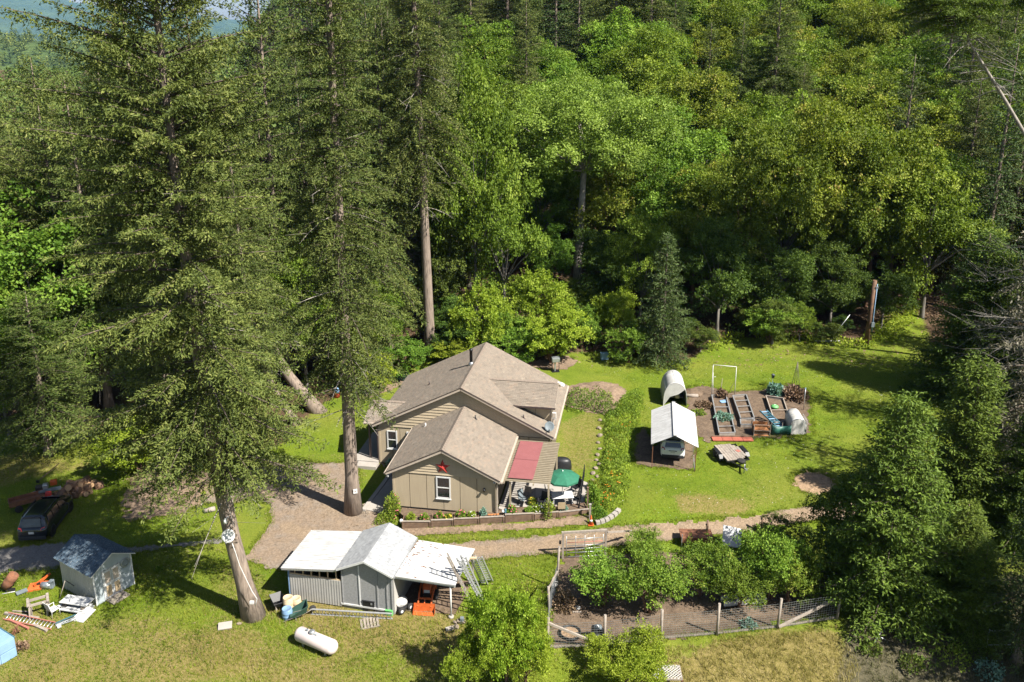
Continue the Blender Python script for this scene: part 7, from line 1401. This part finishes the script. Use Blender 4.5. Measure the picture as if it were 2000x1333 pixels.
for x, y in cand:
    if np.min(np.hypot(HERO_A[:, 0] - x, HERO_A[:, 1] - y)) < 3.6: continue
    z = tz(x, y); p = Vector((x, y, z)); px, py = proj(p + Vector((0, 0, 9)))
    if px < -260 or px > 2260 or py < -320: continue
    if 1690 < px < 1800 and y < 92: continue
    if 1050 < px < 1200 and y < 100: continue
    edge = 79 + 6 * float(sstep(10, 40, x))
    if y < edge + 5: continue
    if px < 560 and y > 128 or (px < 820 and rgf.random() < .35): continue
    r = rgf.random(); con = px < 900 or (py < 120 and px < 1350 and r < .9) or (px > 1830 and r < .45) or r < .06
    if con:
        pr = [FP[0], FP[1], FPD[0], FPD[1]][int(rgf.integers(0, 4))]; s = rgf.uniform(.75, 1.1) if px > 880 else rgf.uniform(.8, 1.15); 
        if px < 520:                  # keep the view to the far mountain open: no tip above the gap
            tip = 112 - max(0, px - 170) * .6; room = PY(px, tip, y).z - z
            if room < 4: continue
            s = min(s, room / 26)
        nm, kd = 'fir_tree', 'fir'; sxy = s * rgf.uniform(.85, 1.15)
    else:
        q = rgf.random(); k = int(rgf.integers(0, 2)); right = px > 1330
        if q < (.55 if right else .2): pr, kd = BO[k], 'olive madrone'
        elif q < .85: pr, kd = BG[k], 'green broadleaf tree'
        else: pr, kd = BD[k], 'dark broadleaf tree'
        s = rgf.uniform(.9, 1.4); sxy = s * rgf.uniform(.8, 1.1); nm = 'madrone_tree' if 'madrone' in kd else 'broadleaf_tree'
    col = next(c for a, b, c in COLS if a <= px < b); row = next(c for a, b, c in ROWS if a <= y < b)
    size = 'broad' if sxy > s * 1.0 else ('tall' if s > 1.1 else 'smaller'); lb = f'{size} {kd} {row} {col}'; key = lb
    nfor[key] = nfor.get(key, 0) + 1
    plant_tree(nm, pr, p, lb, lb.replace('tree ', 'trees ').replace('madrone ', 'madrones ').replace('fir ', 'firs ', 1), s, sxy, float(rgf.uniform(0, 6.28)))
usd = {}
for i in range(44):
    x = rgf.uniform(-12, 42); e = 79 + 6 * float(sstep(10, 40, x)); y = e + rgf.uniform(.5, 12) if x > 2 else rgf.uniform(80, 95)
    if np.min(np.hypot(HERO_A[:, 0] - x, HERO_A[:, 1] - y)) < 1.6: continue
    p = Vector((x, y, tz(x, y))); px, py = proj(p + Vector((0, 0, 2)))
    if 1690 < px < 1830: continue
    q = int(rgf.choice([0, 1, 0, 1, 3, 2])); pr = (BD[0], BD[1], BL[1], BG[0])[q]; h = rgf.uniform(2.2, 5.2); s = h / pr['H']
    col = next(c for a, b, c in COLS if a <= px < b); lb = f"{('dark leafy', 'dark bushy', 'bright leafy', 'green leafy')[q]} {'low' if h < 3.6 else 'tall'} understory shrub {'at the lawn edge' if y < e + 5 else 'deeper in the wood'} {col}"
    plant_tree('understory_shrub', pr, p, lb, lb.replace('shrub', 'shrubs'), s, s * rgf.uniform(1.0, 1.5), float(rgf.uniform(0, 6.28)), 'shrub')
print('forest', sum(nfor.values()), len(nfor))
# undergrowth at the wood edge
cover('wood_edge_weeds', poly_world([(1380, 668), (1430, 655), (1560, 655), (1680, 668), (1700, 640), (1790, 560), (1800, 600), (1770, 660), (1680, 684), (1500, 668), (1430, 680), (1385, 690)]), 45, .6, .3, 'leaf_lime', 31, gap=.42)
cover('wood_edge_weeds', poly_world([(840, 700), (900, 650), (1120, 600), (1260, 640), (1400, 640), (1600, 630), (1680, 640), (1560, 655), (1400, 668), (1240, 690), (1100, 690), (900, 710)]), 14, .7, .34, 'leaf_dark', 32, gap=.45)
cover('wood_edge_weeds', poly_world([(540, 880), (600, 800), (700, 740), (790, 720), (800, 700), (640, 720), (400, 800), (420, 880)]), 14, .5, .3, 'leaf_green', 33, gap=.5)
rgd = np.random.default_rng(77); nl = 12000
lx = rgd.uniform(-70, 70, nl); ly = rgd.uniform(78, 140, nl); lz = terr(lx, ly) + .02
V, F = leaf_quads(np.stack([lx, ly, lz], 1), rndunit(rgd, nl) * np.array([1, 1, .15]), np.array([0, 0, 1.0]) + rgd.normal(0, .3, (nl, 3)), rgd.uniform(.15, .35, nl), rgd.uniform(.06, .12, nl))
link('forest_litter', npmesh('forest_litter', V, F, M['brown_twig'], {'tint': np.repeat(np.clip(.5 + rgd.normal(0, .25, nl), 0, 1), 4)}), kind='stuff')
# ---------------------------------------------------------------- far hills and air
def far_grid(name, xs, ys, zf, m):
    X, Y = np.meshgrid(xs, ys); Z = zf(X, Y); V = np.stack([X, Y, Z], -1).reshape(-1, 3); I = np.arange(X.size).reshape(X.shape); F = np.stack([I[:-1, :-1], I[:-1, 1:], I[1:, 1:], I[1:, :-1]], -1).reshape(-1, 4)
    return link(name, npmesh(name, V, F, m, None, True), kind='structure')
mf, nt, bb, oo = nmat('forested_slope'); n1 = noise(nt, .0045, 6); n2 = noise(nt, .022, 4, rough=.8); c = mixc(nt, .5, ramp(nt, n1, [(.35, (.035, .06, .022)), (.65, (.085, .12, .035))]).outputs[0], ramp(nt, n2, [(.3, (.02, .04, .016)), (.7, (.11, .15, .05))]).outputs[0]); nt.links.new(c, bb.inputs['Base Color']); bb.inputs['Roughness'].default_value = 1; bb.inputs['Specular IOR Level'].default_value = 0; bump(nt, bb, n2, 1.0, 20)
def z_mtn(X, Y):
    ridge = 31.3 + 11000 * .0325 + (-(X + 5980)) * .088 + (fbm(X, Y * 0, 1100, 3) - .5) * 90
    return -70 + (ridge + 70) * sstep(6600, 11000, Y) * (1 - .35 * sstep(11000, 13500, Y)) + (fbm(X, Y, 560, 8) - .5) * 150 * sstep(6600, 8000, Y) + (fbm(X, Y, 80, 9, 2) - .5) * 30 * sstep(6400, 7700, Y)
far_grid('mountain', np.arange(-12500, 4000, 62), np.concatenate([np.arange(616, 6400, 220), np.arange(6400, 11700, 62), np.arange(11700, 13501, 300)]), z_mtn, mf)
def z_h2(X, Y): return -45 + (62 + (fbm(X, Y, 190, 12) - .5) * 18 - (X + 760) * .03) * sstep(1050, 1500, Y) * (1 - sstep(1500, 2100, Y))
far_grid('far_hill', np.arange(-2000, 400, 24), np.arange(1000, 2120, 24), z_h2, mf)
rgh = np.random.default_rng(9); nt_ = 640; tx = rgh.uniform(-1150, -420, nt_); ty = rgh.uniform(1200, 1540, nt_); tzv = z_h2(tx, ty); PP, AA, NN, LL, WW, TT = [], [], [], [], [], []
for i in range(nt_):
    k = 60; conif = rgh.random() < .45; h = rgh.uniform(14, 24) if conif else rgh.uniform(9, 15); r = 3.4 if conif else 6.5; d = rndunit(rgh, k); f = rgh.random(k)
    w = r * ((1 - f) if conif else np.sqrt(np.maximum(.05, 1 - (2 * f - 1) ** 2)))
    pos = np.stack([d[:, 0] * w, d[:, 1] * w, f * h], 1) + np.array([tx[i], ty[i], tzv[i]])
    PP.append(pos); AA.append(d + np.array([0, 0, -.2])); NN.append(d * .5 + np.array([0, 0, .8])); LL.append(rgh.uniform(2.2, 3.8, k)); WW.append(rgh.uniform(.9, 1.5, k)); TT.append(np.full(k, np.clip(rgh.normal(.45, .25) - .15 * conif, 0, 1)))
V, F = leaf_quads(np.concatenate(PP), np.concatenate(AA), np.concatenate(NN), np.concatenate(LL), np.concatenate(WW)); link('far_forest', npmesh('far_forest', V, F, M['far_leaf'], {'tint': np.repeat(np.concatenate(TT), 4)}), kind='stuff')
nt_ = 420; tx = []; 
while len(tx) < nt_:
    y = rgh.uniform(125, 600); x = -y * rgh.uniform(.16, .66); px, py = proj(Vector((x, y, tz(x, y) + 3)))
    if -250 < px < 640: tx.append((x, y))
PP, AA, NN, LL, WW, TT = [], [], [], [], [], []
for x, y in tx:
    z = tz(x, y); px, py = proj(Vector((x, y, z + 5))); room = PY(px, 132 - max(0, px - 170) * .45, y).z - z
    conif = rgh.random() < .6; h = min(rgh.uniform(9, 22) if conif else rgh.uniform(8, 14), room); k = 150; d = rndunit(rgh, k); f = rgh.random(k)
    if h < 3: continue
    r = 3.0 if conif else 4.5; w = r * ((1 - f) ** .8 if conif else np.sqrt(np.maximum(.05, 1 - (2 * f - 1) ** 2)))
    PP.append(np.stack([d[:, 0] * w, d[:, 1] * w, f * h], 1) + np.array([x, y, z])); AA.append(d + np.array([0, 0, -.3])); NN.append(d * .5 + np.array([0, 0, .8])); LL.append(rgh.uniform(.8, 1.6, k)); WW.append(rgh.uniform(.3, .55, k)); TT.append(np.clip(rgh.normal(.45, .12) - .15 * conif + rgh.normal(0, .12, k), 0, 1))
V, F = leaf_quads(np.concatenate(PP), np.concatenate(AA), np.concatenate(NN), np.concatenate(LL), np.concatenate(WW)); link('distant_wood', npmesh('distant_wood', V, F, M['far_leaf'], {'tint': np.repeat(np.concatenate(TT), 4)}), kind='stuff')
# grass -------------------------------------------------------------------
GREEN = [(0, (.06, .105, .006)), (.5, (.18, .245, .014)), (1, (.36, .36, .05))]; DRY = [(0, (.16, .15, .025)), (.5, (.31, .27, .07)), (1, (.50, .41, .20))]
W_ = lambda *p: poly_world(p)
grass('grass', W_((-40, 1090), (260, 1080), (440, 1070), (500, 1110), (560, 1200), (900, 1210), (1060, 1270), (1250, 1333), (1250, 1420), (-60, 1420), (-60, 1130)), 46, .16, .013, GREEN, 1)
grass('dry_grass', W_((420, 1120), (560, 1180), (900, 1195), (1050, 1270), (1000, 1400), (300, 1400), (380, 1210)), 30, .18, .010, DRY, 2, clump=.42)
grass('dry_grass', W_((1255, 1268), (1400, 1248), (1640, 1222), (1700, 1400), (1200, 1400)), 70, .30, .011, DRY, 3, clump=.33)
grass('grass', W_((950, 1096), (1088, 1086), (1070, 1200), (1060, 1270), (950, 1200)), 46, .2, .012, GREEN, 4)
grass('lawn_grass', W_((1180, 1020), (1240, 930), (1250, 790), (1210, 745), (1100, 700), (1380, 690), (1700, 670), (1800, 700), (1880, 850), (1750, 960), (1640, 990), (1480, 1000), (1250, 1022)), 24, .09, .016, GREEN, 5, k=3)
grass('lawn_grass', W_((430, 905), (560, 870), (720, 760), (720, 900), (560, 908)), 22, .07, .018, GREEN, 6, k=3)
grass('lawn_grass', W_((1085, 920), (1110, 805), (1172, 806), (1165, 925)), 30, .07, .016, [(0, (.11, .13, .012)), (.5, (.21, .21, .03)), (1, (.32, .29, .07))], 7, k=3)
grass('grass', W_((-60, 900), (200, 880), (420, 890), (450, 960), (420, 1050), (100, 1070), (-60, 1080)), 24, .12, .016, GREEN, 8, k=3)
grass('grass', W_((820, 1060), (960, 1044), (1150, 1032), (1170, 1030), (1000, 1050), (860, 1060)), 60, .12, .013, GREEN, 9)
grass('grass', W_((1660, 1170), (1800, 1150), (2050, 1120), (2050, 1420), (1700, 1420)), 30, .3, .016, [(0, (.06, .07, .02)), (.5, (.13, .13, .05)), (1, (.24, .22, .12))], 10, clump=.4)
rgd = np.random.default_rng(4); lw = W_((1180, 1020), (1240, 930), (1250, 790), (1210, 745), (1100, 700), (1380, 690), (1700, 680), (1800, 720), (1880, 850), (1750, 960), (1480, 1000), (1250, 1022)); x = rgd.uniform(lw[:, 0].min(), lw[:, 0].max(), 1500); y = rgd.uniform(lw[:, 1].min(), lw[:, 1].max(), 1500); ok = sdist(lw, x, y) > 0
for p in PAVED_W: ok &= sdist(p, x, y) < -.2
ok &= fbm(x, y, 4, 6) > .42; x, y = x[ok], y[ok]; n = len(x)
V, F = leaf_quads(np.stack([x, y, terr(x, y) + .06], 1), rndunit(rgd, n) * np.array([1, 1, .1]), np.array([0, 0, 1.0]) + rgd.normal(0, .2, (n, 3)), rgd.uniform(.03, .085, n), rgd.uniform(.015, .035, n)); link('lawn_daisies', npmesh('lawn_daisies', V, F, M['flower_wh']), kind='stuff')
def edge_grass(name, polys, per_m, h, w, stops, seed):
    """longer blades leaning over the edges of drive, beds and paths"""
    rg = np.random.default_rng(seed); X, Y = [], []
    for p in polys:
        for a, b in zip(p, np.roll(p, -1, 0)):
            L = np.hypot(*(b - a)); n = int(L * per_m); t = rg.random(n); c = a + (b - a) * t[:, None] + rg.normal(0, .16, (n, 2)); X.append(c[:, 0]); Y.append(c[:, 1])
    x, y = np.concatenate(X), np.concatenate(Y); ok = (sdist(HOUSE_FOOT, x, y) < 0) & (fbm(x, y, .8, seed) > .38); x, y = x[ok], y[ok]; n = len(x); ph = rg.uniform(0, 6.283, n); hh = h * rg.uniform(.4, 1.4, n)
    b = np.stack([x, y, terr(x, y)], 1); s = np.stack([-np.sin(ph), np.cos(ph), 0 * ph], 1) * w; t = b + np.stack([np.cos(ph) * hh * .6, np.sin(ph) * hh * .6, hh], 1)
    V = np.stack([b - s, b + s, t], 1).reshape(-1, 3); link(name, npmesh(name, V, np.arange(n * 3, dtype=np.int32).reshape(-1, 3), leafmat(name + '_blades', kst(stops), .3, 0, 0), {'tint': np.repeat(np.clip(rg.normal(.5, .2, n), 0, 1), 3)}), kind='stuff')
edge_grass('verge_grass', [PAVED_W[0], PAVED_W[1], PAVED_W[2], PAVED_W[3], PAVED_W[5], PAVED_W[6], PAVED_W[7], PAVED_W[8]], 170, .15, .014, GREEN, 51)
rgd = np.random.default_rng(14); x = rgd.uniform(-34, 6, 9000); y = rgd.uniform(38, 62, 9000); ok = (sdist(HOUSE_FOOT, x, y) < 0) & (fbm(x, y, 3, 9) > .40); x, y = x[ok], y[ok]; n = len(x)
V, F = leaf_quads(np.stack([x, y, terr(x, y) + .07], 1), rndunit(rgd, n) * np.array([1, 1, .1]), np.array([0, 0, 1.0]) + rgd.normal(0, .2, (n, 3)), rgd.uniform(.06, .22, n), rgd.uniform(.01, .025, n)); link('fallen_twigs', npmesh('fallen_twigs', V, F, M['brown_twig'], {'tint': np.repeat(np.clip(rgd.normal(.7, .25, n), 0, 1), 4)}), kind='stuff')
# haze: one closed box of thin air round the camera and the whole scene
mh = bpy.data.materials.new('haze_air'); mh.use_nodes = True; nt = mh.node_tree; nt.nodes.clear(); o_ = nt.nodes.new('ShaderNodeOutputMaterial'); v_ = nt.nodes.new('ShaderNodeVolumePrincipled'); v_.inputs['Color'].default_value = (.20, .46, 1, 1); v_.inputs['Density'].default_value = HAZE; nt.links.new(v_.outputs[0], o_.inputs['Volume'])
if HAZE > 0:
    mb = MB(); mb.box((-4300, 6780, 520), (17200, 13720, 1240)); mb.build('haze', mh, kind='stuff')
